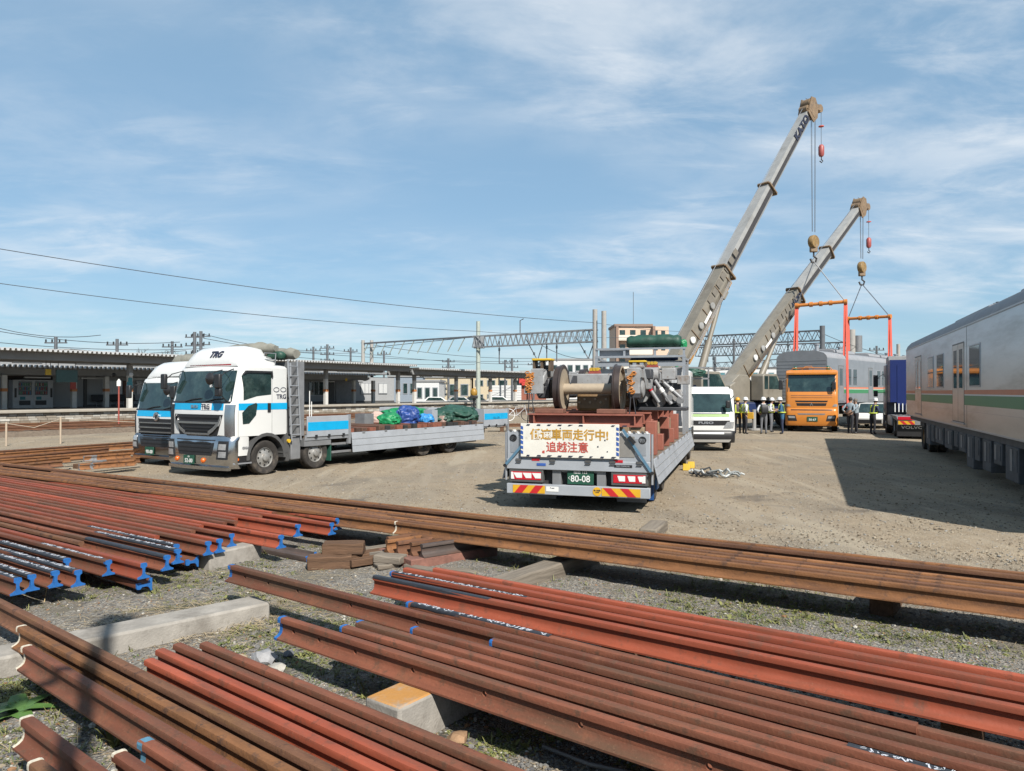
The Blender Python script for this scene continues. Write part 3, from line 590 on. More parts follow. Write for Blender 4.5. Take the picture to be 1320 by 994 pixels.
# wire-like twig lying in the gravel
b = MB(); b.tube([P(700, 962, .03), P(760, 985, .05), P(830, 1000, .03)], .012, 6); tag(b.build('cable_offcut', mat('grey_cable', (.2, .2, .2), .7)), 'grey cable offcut lying in the gravel between the bundles', 'cable')
b = MB(); b.tube([P(57, 777, .0), P(60, 760, .1), P(66, 742, .3)], .006, 5); tag(b.build('bamboo_stick', mat('bamboo', (.5, .38, .2), .6)), 'thin pale stick leaning against the blue ended rails', 'stick')
# ================================================================== lorries
M_PAINTW = mat('white_vehicle_paint', (.78, .78, .76), .28, var=.03, scale=2, coat=.4, col2=(.68, .67, .63), c2amt=(.55, .8))
M_CYAN = mat('bright_blue_stripe', (.004, .40, .74), .35, var=.08, scale=3)
M_CHROME = mat('chrome', (.72, .73, .75), .2, metal=1.0, var=.1, scale=3)
M_BLK = mat('black_plastic', (.018, .018, .02), .45, var=.2, scale=8)
M_DGREY = mat('dark_grey_plastic', (.085, .085, .085), .55, var=.15, scale=6)
M_GREYP = mat('grey_body_panel', (.37, .395, .43), .5, var=.10, scale=2.5, col2=(.27, .285, .31), c2amt=(.52, .75), spec=.4)
M_GREYM = mat('mid_grey_metal', (.24, .245, .255), .5, var=.15, scale=5, metal=.2)
M_ALU = mat('aluminium', (.50, .52, .55), .4, metal=.6, var=.1, scale=4)
M_TYRE = mat('tyre_rubber', (.045, .041, .038), .9, var=.25, scale=9, col2=(.13, .11, .09), c2amt=(.46, .68), spec=.2)
M_RIM = mat('painted_steel_rim', (.36, .355, .34), .5, metal=.35, var=.2, scale=12, col2=(.22, .19, .16), c2amt=(.5, .7))
M_GLASS = mat('vehicle_glass', (.022, .045, .045), .05, var=.5, scale=2.2, col2=(.10, .15, .135), c2amt=(.5, .75), spec=.8)
M_LAMP = mat('clear_lamp', (.6, .62, .64), .12, metal=.5, var=.2, scale=20)
M_ORANGE_L = mat('orange_lamp', (.75, .16, .02), .25, var=.1)
M_REDL = mat('red_tail_lens', (.55, .02, .035), .2, var=.12, scale=14)
M_PLATEG = mat('green_number_plate', (.012, .085, .05), .5, var=.1)
M_LETW = mat('white_lettering', (.82, .82, .80), .5, var=.04)
M_LETN = mat('navy_lettering', (.025, .03, .06), .5, var=.1)
M_CHASS = mat('dark_chassis', (.03, .03, .032), .7, var=.3, scale=6, col2=(.07, .055, .045))
M_BROWNS = mat('red_oxide_steel', (.32, .105, .07), .65, var=.2, scale=4, col2=(.21, .08, .055), c2amt=(.5, .72), bump=.15)
M_CANVG = mat('green_tarpaulin', (.020, .075, .052), .55, var=.3, scale=5, bump=.5, bscale=14, spec=.4)
M_CANVB = mat('grey_canvas', (.24, .235, .20), .8, var=.2, scale=4, bump=.6, bscale=10)
M_CANVBG = mat('bright_green_sheet', (.01, .24, .085), .45, var=.3, scale=4, bump=.5, bscale=9)
M_SACKB = mat('blue_sack', (.02, .065, .27), .5, var=.25, scale=5, bump=.5, bscale=12)
M_PINK = mat('pink_cloth', (.55, .40, .34), .8, var=.15, scale=5, bump=.5, bscale=10)
M_YEL = mat('safety_yellow', (.68, .43, .02), .5, var=.15, scale=8)

def wheel(t, x, y, r, w, side, dual=False, rim=None, n=28):
    """side +1: outer face towards +y"""
    s = side; b = MB(); hw = w / 2; o = (x, y, r)
    b.lathe(o, (0, s, 0), [(r * .56, -hw * .7), (r * .74, -hw * .98), (r * .93, -hw), (r * .985, -hw * .82), (r, -hw * .5), (r, -hw * .13), (r * .965, -hw * .10), (r * .965, hw * .10), (r, hw * .13), (r, hw * .5), (r * .985, hw * .82), (r * .93, hw), (r * .80, hw * 1.02), (r * .74, hw * .97), (r * .60, hw * .82), (r * .575, hw * .6), (r * .56, -hw * .7)], n)
    if dual: b.lathe((x, y - s * (w + .03), r), (0, s, 0), [(r * .56, -hw * .7), (r * .93, -hw), (r, -hw * .5), (r, hw * .5), (r * .93, hw), (r * .6, hw * .8), (r * .56, -hw * .7)], n)
    wo = b.build('wheel', M_TYRE, t, smooth=40)
    b = MB(); d0 = hw * (.1 if dual else .62)
    b.lathe(o, (0, s, 0), [(r * .575, hw * .78), (r * .56, hw * .80), (r * .53, hw * .55), (r * .50, d0 - .01), (r * .40, d0 + .012), (r * .25, d0 + .02), (r * .22, d0 + .03), (r * .20, d0 + .07), (r * .12, d0 + .085), (.001, d0 + .085)], n)
    ro = b.build('rim', rim or M_RIM, wo, smooth=40)
    b = MB()
    for k in range(8):
        a = 2 * math.pi * k / 8; cx, cz = x + math.cos(a) * r * .43, r + math.sin(a) * r * .43; b.cyl((cx, y + s * (d0 - .01), cz), (cx, y + s * (d0 + .013), cz), r * .055, 8)
    b.build('hand_hole_ring', M_BLK, wo)['kind'] = 'stuff'
    return wo
def rring(xf, xr, hw, rf, rr, z, bow=.05, nf=5):
    pts = []
    def arc(cx, cy, r, a0, a1, n):
        for i in range(n + 1):
            a = a0 + (a1 - a0) * i / n; pts.append((cx + r * math.cos(a), cy + r * math.sin(a)))
    arc(xf - rf, -hw + rf, rf, -math.pi / 2, 0, nf)
    for yy in (-.5, 0, .5): pts.append((xf, yy * hw))
    arc(xf - rf, hw - rf, rf, 0, math.pi / 2, nf)
    arc(xr + rr, hw - rr, rr, math.pi / 2, math.pi, 2); arc(xr + rr, -hw + rr, rr, math.pi, 1.5 * math.pi, 2)
    return [(x - (bow * (y / hw) ** 2 if x > xf - rf - .01 else 0), y, z) for x, y in pts]
class Cab:
    """front profile: list of (z, xf); xr rear x; hw half width"""
    def __init__(s, prof, xr, hw, rf=.16, rr=.08, bow=.05): s.prof = prof; s.xr = xr; s.hw = hw; s.rf = rf; s.rr = rr; s.bow = bow
    def xf(s, z): return float(np.interp(z, [p[0] for p in s.prof], [p[1] for p in s.prof]))
    def fx(s, y, z):
        x = s.xf(z); hw, rf = s.hw, s.rf; ay = abs(y); b = s.bow * (y / hw) ** 2
        if ay > hw - rf: q = min(1, (ay - hw + rf) / rf); return x - rf + rf * math.sqrt(max(0, 1 - q * q)) - b
        return x - b
    def shell(s, m, t, name='cab', zs=None, roof_in=.12, xr=None):
        zs = zs or [p[0] for p in s.prof]; b = MB(); xr = s.xr if xr is None else xr
        rings = [rring(s.xf(z), xr, s.hw, s.rf, s.rr, z, s.bow) for z in zs]
        zt = zs[-1]; rings.append(rring(s.xf(zt) - roof_in * .5, xr + .03, s.hw - .05, s.rf, s.rr, zt + .05, s.bow)); rings.append(rring(s.xf(zt) - roof_in * 1.4, xr + .1, s.hw - .17, s.rf, s.rr, zt + .075, s.bow))
        b.loft(rings); return b.build(name, m, t, smooth=38)
    def patch(s, name, m, t, corners, proud=.005, ny=10, nz=3, skirt=.02):
        """corners: (zlo, ylo0, ylo1, zhi, yhi0, yhi1); a sheet following the cab front with a rim turned back into it"""
        z0, a0, a1, z1, b0, b1 = corners; b = MB(); vs = []; 
        for j in range(nz + 1):
            q = j / nz; z = z0 + (z1 - z0) * q
            for i in range(ny + 1):
                k = i / ny; y = (a0 + (a1 - a0) * k) * (1 - q) + (b0 + (b1 - b0) * k) * q; vs.append((s.fx(y, z) + proud, y, z))
        fs = [(j * (ny + 1) + i, j * (ny + 1) + i + 1, (j + 1) * (ny + 1) + i + 1, (j + 1) * (ny + 1) + i) for j in range(nz) for i in range(ny)]
        loop = [i for i in range(ny + 1)] + [(j * (ny + 1) + ny) for j in range(1, nz + 1)] + [nz * (ny + 1) + i for i in range(ny - 1, -1, -1)] + [j * (ny + 1) for j in range(nz - 1, 0, -1)]
        o = len(vs); vs += [(vs[i][0] - proud - skirt, vs[i][1], vs[i][2]) for i in loop]; n = len(loop)
        fs += [(loop[i], loop[(i + 1) % n], o + (i + 1) % n, o + i) for i in range(n)]
        b.add(vs, fs); return b.build(name, m, t, smooth=30)
def side_patch(name, m, t, poly, y, proud=.006, side=1):
    b = MB(); b.prism(poly, side * (y - .03), side * (y + proud), 'y'); return b.build(name, m, t)
def mirror_on_arm(t, p0, p1, w, h, name='mirror', round_=False):
    b = MB(); b.tube([p0, (Vector(p0) + Vector(p1)) / 2 + Vector((.05, 0, .05)), p1], .013, 6); a = b.build('mirror_arm', M_BLK, t)
    b = MB(); x, y, z = p1
    if round_: b.lathe((x - .03, y, z), (-1, 0, 0), [(.001, -.07), (w * .6, -.05), (w, 0), (w, .02), (.001, .02)], 16)
    else: b.box(x - .06, y - w / 2, z - h / 2, x + .04, y + w / 2, z + h / 2)
    b.build(name, M_BLK, a, bevel=0 if round_ else .03, smooth=40)
def plate(t, text, x, y, z, front=True, w=.44, h=.22, small=None):
    s = 1 if front else -1; b = MB(); b.box(x, y - w / 2, z - h / 2, x + s * .012, y + w / 2, z + h / 2); pl = b.build('number_plate', M_PLATEG, t, bevel=.006)
    lettering('plate_number', text, h * .62, M_LETW, pl, (x + s * .0155, y - .0 * s, z - h * .12), (0, s, 0), (0, 0, 1), bold=.002, sx=.95 if small else 1.0)
    if small: lettering('plate_region', small, h * .26, M_LETW, pl, (x + s * .0155, y, z + h * .33), (0, s, 0), (0, 0, 1))
def tarp_roll(name, m, t_or_none, pts, r, label=None, group=None, n=10, lump=.2, seed=1, inner=None):
    """a rolled or folded sheet along pts"""
    rg = random.Random(seed); b = MB(); P_ = [Vector(p) for p in pts]; Q = []
    for a, c in zip(P_, P_[1:]):
        for i in range(7): Q.append(a.lerp(c, i / 7))
    Q.append(P_[-1]); vs = []; d = (P_[-1] - P_[0]).normalized(); side = d.cross(Vector((0, 0, 1))).normalized()
    for i, p in enumerate(Q):
        e = 1 if 0 < i < len(Q) - 1 else .72; tie = .86 if i % 5 == 2 else 1
        for k in range(n):
            a = 2 * math.pi * k / n; rr = r * e * tie * (1 + lump * (mnoise.noise((p.x * 3 + k, p.y * 3, seed + k * .7))))
            vs.append(p + side * (math.cos(a) * rr) + Vector((0, 0, math.sin(a) * rr * .82)))
    m_ = len(Q); fs = [(i * n + k, i * n + (k + 1) % n, (i + 1) * n + (k + 1) % n, (i + 1) * n + k) for i in range(m_ - 1) for k in range(n)] + [tuple(range(n))[::-1], tuple(range((m_ - 1) * n, m_ * n))]
    b.add(vs, fs); o = b.build(name, m, t_or_none, smooth=60)
    if label: tag(o, label, 'tarpaulin', group)
    return o
def lump_bag(name, m, c, s, label, cat, seed=0, rotz=0.0, flat=.0):
    """crumpled heap of sheet or a filled sack standing on z = c[2]"""
    me = bpy.data.meshes.new(name); bm = bmesh.new(); bmesh.ops.create_icosphere(bm, subdivisions=5, radius=1); off = Vector((seed * 3.1, seed, 0))
    for v in bm.verts:
        d = v.co.normalized(); rd = lambda f: 1 - 2 * abs(mnoise.noise(d * f + off)); k = .80 + .24 * mnoise.noise(d * 1.4 + off) + .20 * rd(1.7) + .10 * rd(3.6) + .035 * rd(8)
        q = d * k; q.x = math.copysign(abs(q.x) ** .75, q.x); q.y = math.copysign(abs(q.y) ** .75, q.y); z = q.z
        if z < -.55: z = -.55
        v.co = Vector((q.x * s[0], q.y * s[1], (z + .55) * s[2] / 1.5))
    bm.to_mesh(me); bm.free(); me.polygons.foreach_set('use_smooth', [True] * len(me.polygons)); me.set_sharp_from_angle(angle=R(70)); me.materials.append(m)
    o = bpy.data.objects.new(name, me); COL.objects.link(o); o.location = c; o.rotation_euler = (0, 0, rotz); return tag(o, label, cat)
def w2(t, x, y, z):
    """local -> world for a thing placed with location and rotz"""
    return Matrix.Translation(t.location) @ Matrix.Rotation(t.rotation_euler.z, 4, 'Z') @ Vector((x, y, z))
def pose(fx, fy): return math.atan2(fy, fx)

def bed(t, x0, x1, zf, hw, chass=True):
    """flat load bed with lowered side gates and fixed corner panels"""
    b = MB(); b.box(x0, -hw, zf - .10, x1, hw, zf); b.build('bed_floor', mat('bed_floor_timber', (.20, .145, .10), .85, var=.3, scale=4, stretch=(.4, 6, 1), col2=(.12, .09, .07)), t)
    b = MB(); b.box(x0 + .01, -hw - .012, zf - .13, x1 - .01, -hw, zf + .012); b.box(x0 + .01, hw, zf - .13, x1 - .01, hw + .012, zf + .012); b.build('bed_edge', M_ALU, t)
    if chass:
        b = MB()
        for y in (-.42, .42): b.box(x0 + .2, y - .05, zf - .38, x1 + .4, y + .05, zf - .10)
        n = int(abs(x1 - x0) / .9)
        for i in range(n): x = x0 + (x1 - x0) * (i + .5) / n; b.box(x - .04, -hw + .05, zf - .17, x + .04, hw - .05, zf - .101)
        b.build('chassis', M_CHASS, t)
def gate(t, x0, x1, zt, zb, y, side, out=.05, name='side_gate'):
    b = MB(); s = side; th = .03
    b.add([(x0, s * y, zt), (x1, s * y, zt), (x1, s * (y + out), zb), (x0, s * (y + out), zb), (x0, s * (y + th), zt), (x1, s * (y + th), zt), (x1, s * (y + out + th), zb), (x0, s * (y + out + th), zb)], [(0, 1, 2, 3), (7, 6, 5, 4), (0, 4, 5, 1), (2, 6, 7, 3), (1, 5, 6, 2), (0, 3, 7, 4)])
    g = b.build(name, M_GREYP, t, bevel=.006)
    b = MB()
    for k in (.33, .66):
        z = zt + (zb - zt) * k; yy = s * (y + out * k + th); b.bar((x0, yy, z), (x1, yy, z), .012, .012)
    b.build('panel_seam', M_ALU, g)
    n = max(3, int(abs(x1 - x0) / .9))
    for k in range(n):
        x = x0 + (x1 - x0) * (k + .5) / n; b = MB(); b.box(x - .05, s * (y + .0), zt - .03, x + .05, s * (y + th + .015), zt + .02); b.build('hinge', M_GREYM, g)
    return g
def corner_panel(t, x0, x1, zb, zt, y, side, stripe=None, text=None):
    s = side; b = MB(); b.box(x0, s * (y - .0), zb, x1, s * (y + .04), zt); c = b.build('corner_panel', M_GREYP, t, bevel=.008)
    if stripe:
        b = MB(); b.box(x0 - math.copysign(.02, x0 - x1), s * (y + .02), stripe[0], x1 + math.copysign(.02, x0 - x1), s * (y + .045), stripe[1]); st = b.build('blue_stripe', M_CYAN, c)
        if text: lettering('stripe_lettering', text, .10, M_LETN, st, ((x0 + x1) / 2, s * (y + .048), stripe[0] + .05), (-s, 0, 0), (0, 0, 1))
    for x in (x0 + (x1 - x0) * .2, x0 + (x1 - x0) * .5, x0 + (x1 - x0) * .85): b = MB(); b.box(x - .04, s * (y + .02), zb - .03, x + .04, s * (y + .055), zb + .05); b.build('latch', M_BLK, c)
    b = MB(); b.box(x1 - .045, s * (y - .03), zb - .25, x1 + .045, s * (y + .05), zt + .02); b.build('corner_post', M_ALU, c)
def side_guard(t, x0, x1, y, zs=(.40, .62)):
    b = MB()
    for z in zs: b.box(x0, y - .02, z - .03, x1, y + .02, z + .03)
    b.build('side_guard', M_GREYM, t)

# ------------------------------------------------------------------ white lorry with 5200 plate
def flatbed_lorry(kind, loc, rz, label):
    t = thing('flatbed_lorry', label, 'truck', loc, rz); HW = 1.235; giga = kind == 'smile'
    if giga: prof = [(.98, .0), (1.5, .01), (1.76, -.02), (1.82, -.05), (2.56, -.27), (2.64, -.31)]
    else: prof = [(.85, .0), (1.35, .01), (1.52, -.02), (1.57, -.05), (2.30, -.24), (2.40, -.29)]
    zs0 = prof[0][0]; ztop = prof[-1][0]; zw0, zw1 = prof[3][0], prof[4][0]
    c = Cab(prof, -1.72, HW); c.shell(M_PAINTW, t)
    # windscreen, stripe, black cowl
    ws = c.patch('windscreen', M_GLASS, t, (zw0, -HW + .10, HW - .10, zw1, -HW + .16, HW - .16), ny=14, nz=5)
    dash = MB()
    for i in range(16): y = -1.0 + i * .115; dash.box(c.fx(y, zw0 + .09) + .004, y, zw0 + .05, c.fx(y, zw0 + .09) + .0075, y + .07, zw0 + .10 + .03 * (i % 3))
    b = MB(); y = .25; b.box(c.fx(y, zw0 + .35) - .0, y, zw0 + .34, c.fx(y, zw0 + .35) + .009, y + .09, zw0 + .48); b.build('paper_pass', M_LETW, ws)
    c.patch('cowl', M_BLK, t, (zw0 - .045, -HW + .12, HW - .12, zw0 - .002, -HW + .1, HW - .1), proud=.012, nz=1)
    zs1 = zw0 - .05; zs2 = zs1 - .165
    st = c.patch('blue_stripe', M_CYAN, t, (zs2, -HW + .05, HW - .32, zs1, -HW + .05, HW - .32), proud=.004, nz=1, ny=12)
    for k, y in enumerate((-.55, .25)):
        b = MB(); b.tube([(c.fx(y, zw0) + .03, y, zw0 - .01), (c.fx(y + .3, zw0 + .04) + .03, y + .3, zw0 + .05), (c.fx(y + .62, zw0 + .06) + .025, y + .62, zw0 + .07)], .012, 5); b.build('wiper', M_BLK, t)
    if giga:
        b = c.patch('number_panel', M_LETW, st, (zs2, .12, .50, zs1, .12, .50), proud=.0065, nz=1, ny=4)
        lettering('stripe_lettering', 'TRG', .16, M_LETN, st, (c.fx(.31, zs2) + .022, .31, zs2 + .082), (-.03, 1, 0), (0, 0, 1), bold=.004)
        lettering('maker_lettering', 'ISUZU', .10, M_GREYM, st, (c.fx(-.12, zs2) + .016, -.12, zs2 + .082), (.01, 1, 0), (0, 0, 1), bold=.003)
        # grille
        gr = c.patch('grille', M_BLK, t, (1.0, -.72, .72, 1.50, -.92, .92), proud=.012, nz=4, ny=12)
        for zz, hh, ww, m_ in ((1.44, .03, .86, M_BLK), (1.30, .05, .80, M_CHROME), (1.19, .03, .52, M_BLK), (1.12, .03, .5, M_BLK), (1.03, .045, .45, M_CHROME)):
            b = MB(); n = 8; b.loft([[(c.fx(y, zz) + q, y, zz + r) for q, r in ((.014, -hh / 2), (.045, -hh / 2), (.045, hh / 2), (.014, hh / 2))] for y in [(-ww + 2 * ww * i / n) for i in range(n + 1)]]); b.build('grille_bar', m_, gr)
        for s in (-1, 1):
            b = MB(); b.loft([[(c.fx(s * y, z) + q, s * y, z + r) for q, r in ((.014, -.05), (.05, -.05), (.05, .05), (.014, .05))] for y, z in ((.88, 1.42), (.80, 1.28), (.62, 1.14), (.44, 1.05))]); b.build('grille_bar', M_CHROME, gr)
        for s in (-1, 1):
            c.patch('corner_vane', M_CHROME if s > 0 else M_BLK, t, (.99, s * .98, s * (HW - .02), 1.74, s * .98, s * (HW - .02)), proud=.012, nz=3, ny=6)
        bz0, bz1 = .22, .96
    else:
        lg = MB(); lg.lathe((c.fx(0, zs2) + .004, 0, zs2 - .0), (1, 0, 0), [(.13, 0), (.13, .03), (.10, .035), (.10, .03), (.001, .03)], 20); e = lg.build('maker_emblem', M_CHROME, t, smooth=40)
        b = MB(); b.bar((c.fx(0, zs2) + .037, -.05, zs2 - .05), (c.fx(0, zs2) + .037, .0, zs2 + .05), .025, .006, up=(1, 0, 0)); b.bar((c.fx(0, zs2) + .037, .05, zs2 + .05), (c.fx(0, zs2) + .037, .0, zs2 - .05), .025, .006, up=(1, 0, 0)); b.build('emblem_mark', M_BLK, e)
        gr = c.patch('grille', M_BLK, t, (.62 + .24, -.80, .80, zs2 - .06, -.92, .92), proud=.012, nz=4, ny=12)
        for zz in (1.18, 1.05, .92):
            b = MB(); n = 8; ww = .84; b.loft([[(c.fx(y, zz) + q, y, zz + r) for q, r in ((.014, -.045), (.05, -.035), (.05, .035), (.014, .045))] for y in [(-ww + 2 * ww * i / n) for i in range(n + 1)]]); b.build('grille_bar', M_BLK, gr)
            b = MB(); b.loft([[(c.fx(y, zz) + q, y, zz + r) for q, r in ((.05, -.014), (.058, -.014), (.058, .014), (.05, .014))] for y in [(-ww + 2 * ww * i / n) for i in range(n + 1)]]); b.build('grille_trim', M_CHROME, gr)
        for s in (-1, 1): c.patch('corner_vane', M_BLK, t, (.87, s * 1.06, s * (HW - .02), 1.50, s * 1.06, s * (HW - .02)), proud=.012, nz=3, ny=5)
        bz0, bz1 = .22, .84
    # bumper
    bc = Cab([(bz0, .02), (bz0 + .12, .10), (bz1 - .1, .09), (bz1, .04)], -.26, HW + .01, rf=.22, bow=.07); bc.shell(M_CHROME if giga else mat('dark_chrome', (.35, .36, .38), .22, metal=1.0, var=.1), t, 'bumper', roof_in=.06)
    lower = bc.patch('lower_grille', M_BLK, t, (bz0 + .30, -.62, .62, bz1 - .06, -.74, .74), proud=.008, nz=3)
    for zz in (.62, .72, .82):
        b = MB(); b.loft([[(bc.fx(y, zz) + q, y, zz + r) for q, r in ((.009, -.012), (.024, -.012), (.024, .012), (.009, .012))] for y in (-.6, -.3, 0, .3, .6)]); b.build('grille_bar', M_BLK, lower)
    for s in (-1, 1):
        hl = bc.patch('headlamp', M_BLK, t, (bz0 + .22, s * .80, s * (HW - .10), bz1 - .08, s * .86, s * (HW - .08)), proud=.010, nz=3, ny=6)
        for zz in (bz0 + .34, bz0 + .52): bc.patch('lamp_lens', M_LAMP, hl, (zz - .07, s * .87, s * (HW - .14), zz + .07, s * .89, s * (HW - .13)), proud=.018, nz=2, ny=4)
        if giga:
            b = MB(); b.lathe((bc.fx(s * .52 - .18, .42) - .01, s * .52 - .18, .40), (1, 0, 0), [(.062, 0), (.062, .03), (.045, .05), (.001, .055)], 14); b.build('fog_lamp', M_ORANGE_L, t, smooth=40)
    b = MB(); n = 8; b.loft([[(bc.fx(y, bz0 + .05) + q, y, .18 + r) for q, r in ((-.05, 0), (.05, 0), (.05, .08), (-.05, .08))] for y in [(-HW + .1 + (2 * HW - .2) * i / n) for i in range(n + 1)]]); b.build('bumper_lip', M_CHROME, t, smooth=40)
    plate(t, '52-00' if giga else '90-00', bc.fx(-.18, .4) + .012, -.18, .40, w=.42, small='131' if giga else None)
    # lower door area, fenders
    lo = Cab([(.52, -.06), (zs0 + .01, -.02)], -.56, HW - .004, rf=.1); lo.shell(M_PAINTW, t, 'door_lower', roof_in=.0)
    for s in (-1, 1):
        b = MB(); xs = -1.05; pts = []
        for i in range(13): a = math.pi * (1.02 - 1.04 * i / 12); pts.append((xs + .52 * math.cos(a), .43 + .53 * math.sin(a)))
        pts2 = [(xs + (x - xs) * 1.14, .43 + (z - .43) * 1.15) for x, z in pts]; b.prism(pts + pts2[::-1], s * (HW - .28), s * (HW + .012), 'y'); b.build('wheel_arch', M_DGREY, t, smooth=30)
        b = MB(); b.prism([(-1.55, .5), (-1.72, .5), (-1.72, zs0 + .02), (-1.62, zs0 + .02)], s * (HW - .3), s * (HW - .002), 'y'); b.build('fender', M_PAINTW if False else M_DGREY, t)
        b = MB(); b.box(-.1, s * (HW - .25), .36, -.58, s * (HW - .02), .51); b.build('step', M_BLK, t); b = MB(); b.box(-.08, s * (HW - .2), .32, -.6, s * HW, .355); b.build('step_plate', M_ALU, t)
        b = MB(); b.cyl((-.2, s * (HW - .02), .44), (-.2, s * (HW + .006), .44), .035, 10); b.build('side_marker', M_ORANGE_L, t)
        # door glass, visor, lower window, stripe, handle, seams
        dz = zs1 - 1.74 + .06
        side_patch('side_window', M_GLASS, t, [(-.36, zw0 + .02), (-.36, zw0 + .25), (-.52 + .2, zw1 - .12), (-.48, zw1 - .04), (-1.14, zw1 - .04), (-1.18, zw1 - .08), (-1.18, zw0 + .16), (-.75, zw0 + .12)], HW, .004, s)
        side_patch('window_visor', M_BLK, t, [(-.34, zw1 - .10), (-.42, zw1 + .0), (-1.2, zw1 + .0), (-1.22, zw1 - .16), (-1.18, zw1 - .16), (-1.16, zw1 - .05), (-.46, zw1 - .05)], HW, .035, s)
        ss = side_patch('blue_stripe', M_CYAN, t, [(-.22, zs2), (-.22, zs1), (-1.68, zs1), (-1.68, zs2)], HW, .0035, s)
        if s > 0 or True:
            side_patch('door_window', M_GLASS, t, [(-.34, zs2 - .33), (-.32, zs2 - .06), (-.5, zs1 - .06), (-.72, zs1 + .01), (-.76, zs1 - .03), (-.72, zs2 - .12), (-.52, zs2 - .32)], HW, .009, s)
        side_patch('door_handle', M_BLK, t, [(-1.07, zs2 - .06), (-1.07, zs1), (-1.16, zs1), (-1.16, zs2 - .06)], HW, .02, s)
        for poly in ([(-1.205, zs0 + .02), (-1.205, zw1 + .03), (-1.211, zw1 + .03), (-1.211, zs0 + .02)], [(-.205, .6), (-.205, zs2 - .01), (-.211, zs2 - .01), (-.211, .6)]): side_patch('door_seam', M_DGREY, t, poly, HW, .0022, s)
        # mirrors
    mirror_on_arm(t, (c.fx(.55, zw1), .55, zw1 + .02), (.16, .62, zw1 - .2), .15, .15, round_=True)
    mirror_on_arm(t, (c.fx(.95, zw1), .95, zw1 + .04), (.20, 1.02, zw1 - .26), .20, .34); mirror_on_arm(t, (c.fx(1.0, zw0), 1.0, zw0 - .02), (.17, 1.0, zw0 + .22), .2, .2)
    mirror_on_arm(t, (c.fx(-1.0, zw1), -1.0, zw1 + .02), (.02, -1.36, zw1 - .25), .18, .38)
    if giga:
        lettering('side_lettering', 'TRG', .16, M_LETN, t, (-1.5, HW + .004, zw0 + .10), (-1, 0, 0), (0, 0, 1), bold=.004)
        for x in (-1.34, -1.56):
            b = MB(); b.tube([(x + .085 * math.cos(a), HW + .004, zw0 + .28 + .055 * math.sin(a)) for a in [2 * math.pi * i / 14 for i in range(14)]], .009, 5, closed=True); b.build('round_badge', M_LETN, t)
        lettering('model_lettering', 'GIGA', .08, M_GREYM, t, (-.42, HW + .004, .70), (-1, 0, 0), (0, 0, 1), bold=.003)
    # roof deflector
    zr = ztop + .05; k = 1 if giga else .95
    rings = []
    for x, z, hw in ((-.34, zr + .05, .98), (-.39, zr + .20, .96), (-.48, zr + .36, .93), (-.62, zr + .46, .90), (-.88, zr + .50, .87), (-1.28, zr + .47, .82), (-1.42, zr + .30, .80), (-1.62, zr + .26, .78), (-1.70, zr + .12, .76)):
        h = (z - zr) * k; rings.append([(x, -hw * 1.06, zr - .02), (x, -hw * 1.02, zr + h * .55), (x, -hw * .90, zr + h * .9), (x, -hw * .7, zr + h), (x, 0, zr + h * 1.02), (x, hw * .7, zr + h), (x, hw * .90, zr + h * .9), (x, hw * 1.02, zr + h * .55), (x, hw * 1.06, zr - .02)])
    b = MB(); b.loft(rings); df = b.build('roof_deflector', M_PAINTW, t, smooth=50)
    if giga: lettering('roof_lettering', 'TRG', .24, M_LETN, df, (-.425, .12, zr + .275), (0, 1, 0), (-.50, 0, .866), bold=.008, shear=.25, depth=.03)
    b = MB(); b.box(-.34, -.8, zr + .0, -.38, .8, zr + .035); b.build('marker_lamp_bar', M_REDL if giga else M_BLK, t)
    b = MB(); b.tube([(-1.3, .8, zr + .02), (-1.3, .84, zr + .34), (-1.66, .84, zr + .34), (-1.66, .8, zr + .02)], .014, 6); b.tube([(-1.3, .84, zr + .18), (-1.66, .84, zr + .18)], .012, 6); b.build('roof_rail', M_ALU, t)
    # headboard, ladder, boxes
    zh = 2.82
    b = MB(); b.box(-2.0, -HW, .9, -2.26, HW, zh); b.build('headboard', M_GREYM, t, bevel=.01)
    for y in (-1.0, -.5, 0, .5, 1.0): b = MB(); b.box(-1.97, y - .03, .95, -1.999, y + .03, zh - .03); b.build('headboard_rib', M_GREYP, t)
    b = MB()
    for x in (-1.80, -2.10): b.cyl((x, HW + .05, .8), (x + .12, HW + .03, zh + .05), .02, 8)
    ld = b.build('ladder', M_ALU, t)
    for i in range(8): z = .95 + i * .25; xo = .12 * (z - .8) / (zh - .75); b = MB(); b.cyl((-1.80 + xo, HW + .048, z), (-2.10 + xo, HW + .048, z), .014, 8); b.build('rung', M_ALU, ld)
    for s in (-1, 1):
        b = MB(); b.box(-1.66, s * (HW - .5), .28, -1.78, s * (HW - .01), .93); b.build('mudguard', M_DGREY, t, bevel=.02)
        b = MB(); b.box(-1.84, s * (HW - .5), .30, -2.16, s * (HW - .02), .90); b.build('storage_box', M_GREYM, t, bevel=.03)
        b = MB(); b.cyl((-1.72, s * (HW - .0), .80), (-1.72, s * (HW + .05), .80), .05, 10); b.build('side_marker', M_YEL, t)
    b = MB(); b.box(-1.75, -1.0, .95, -1.98, 1.0, 2.5); b.build('air_intake', M_DGREY, t)
    b = MB()
    for y in (-.42, .42): b.box(-.4, y - .05, .5, -2.4, y + .05, .78)
    b.build('front_chassis', M_CHASS, t); b = MB(); b.box(-.3, -.5, .35, -1.6, .5, .95); b.build('engine', M_CHASS, t)
    # bed
    bed(t, -2.27, -12.2, .90, 1.245)
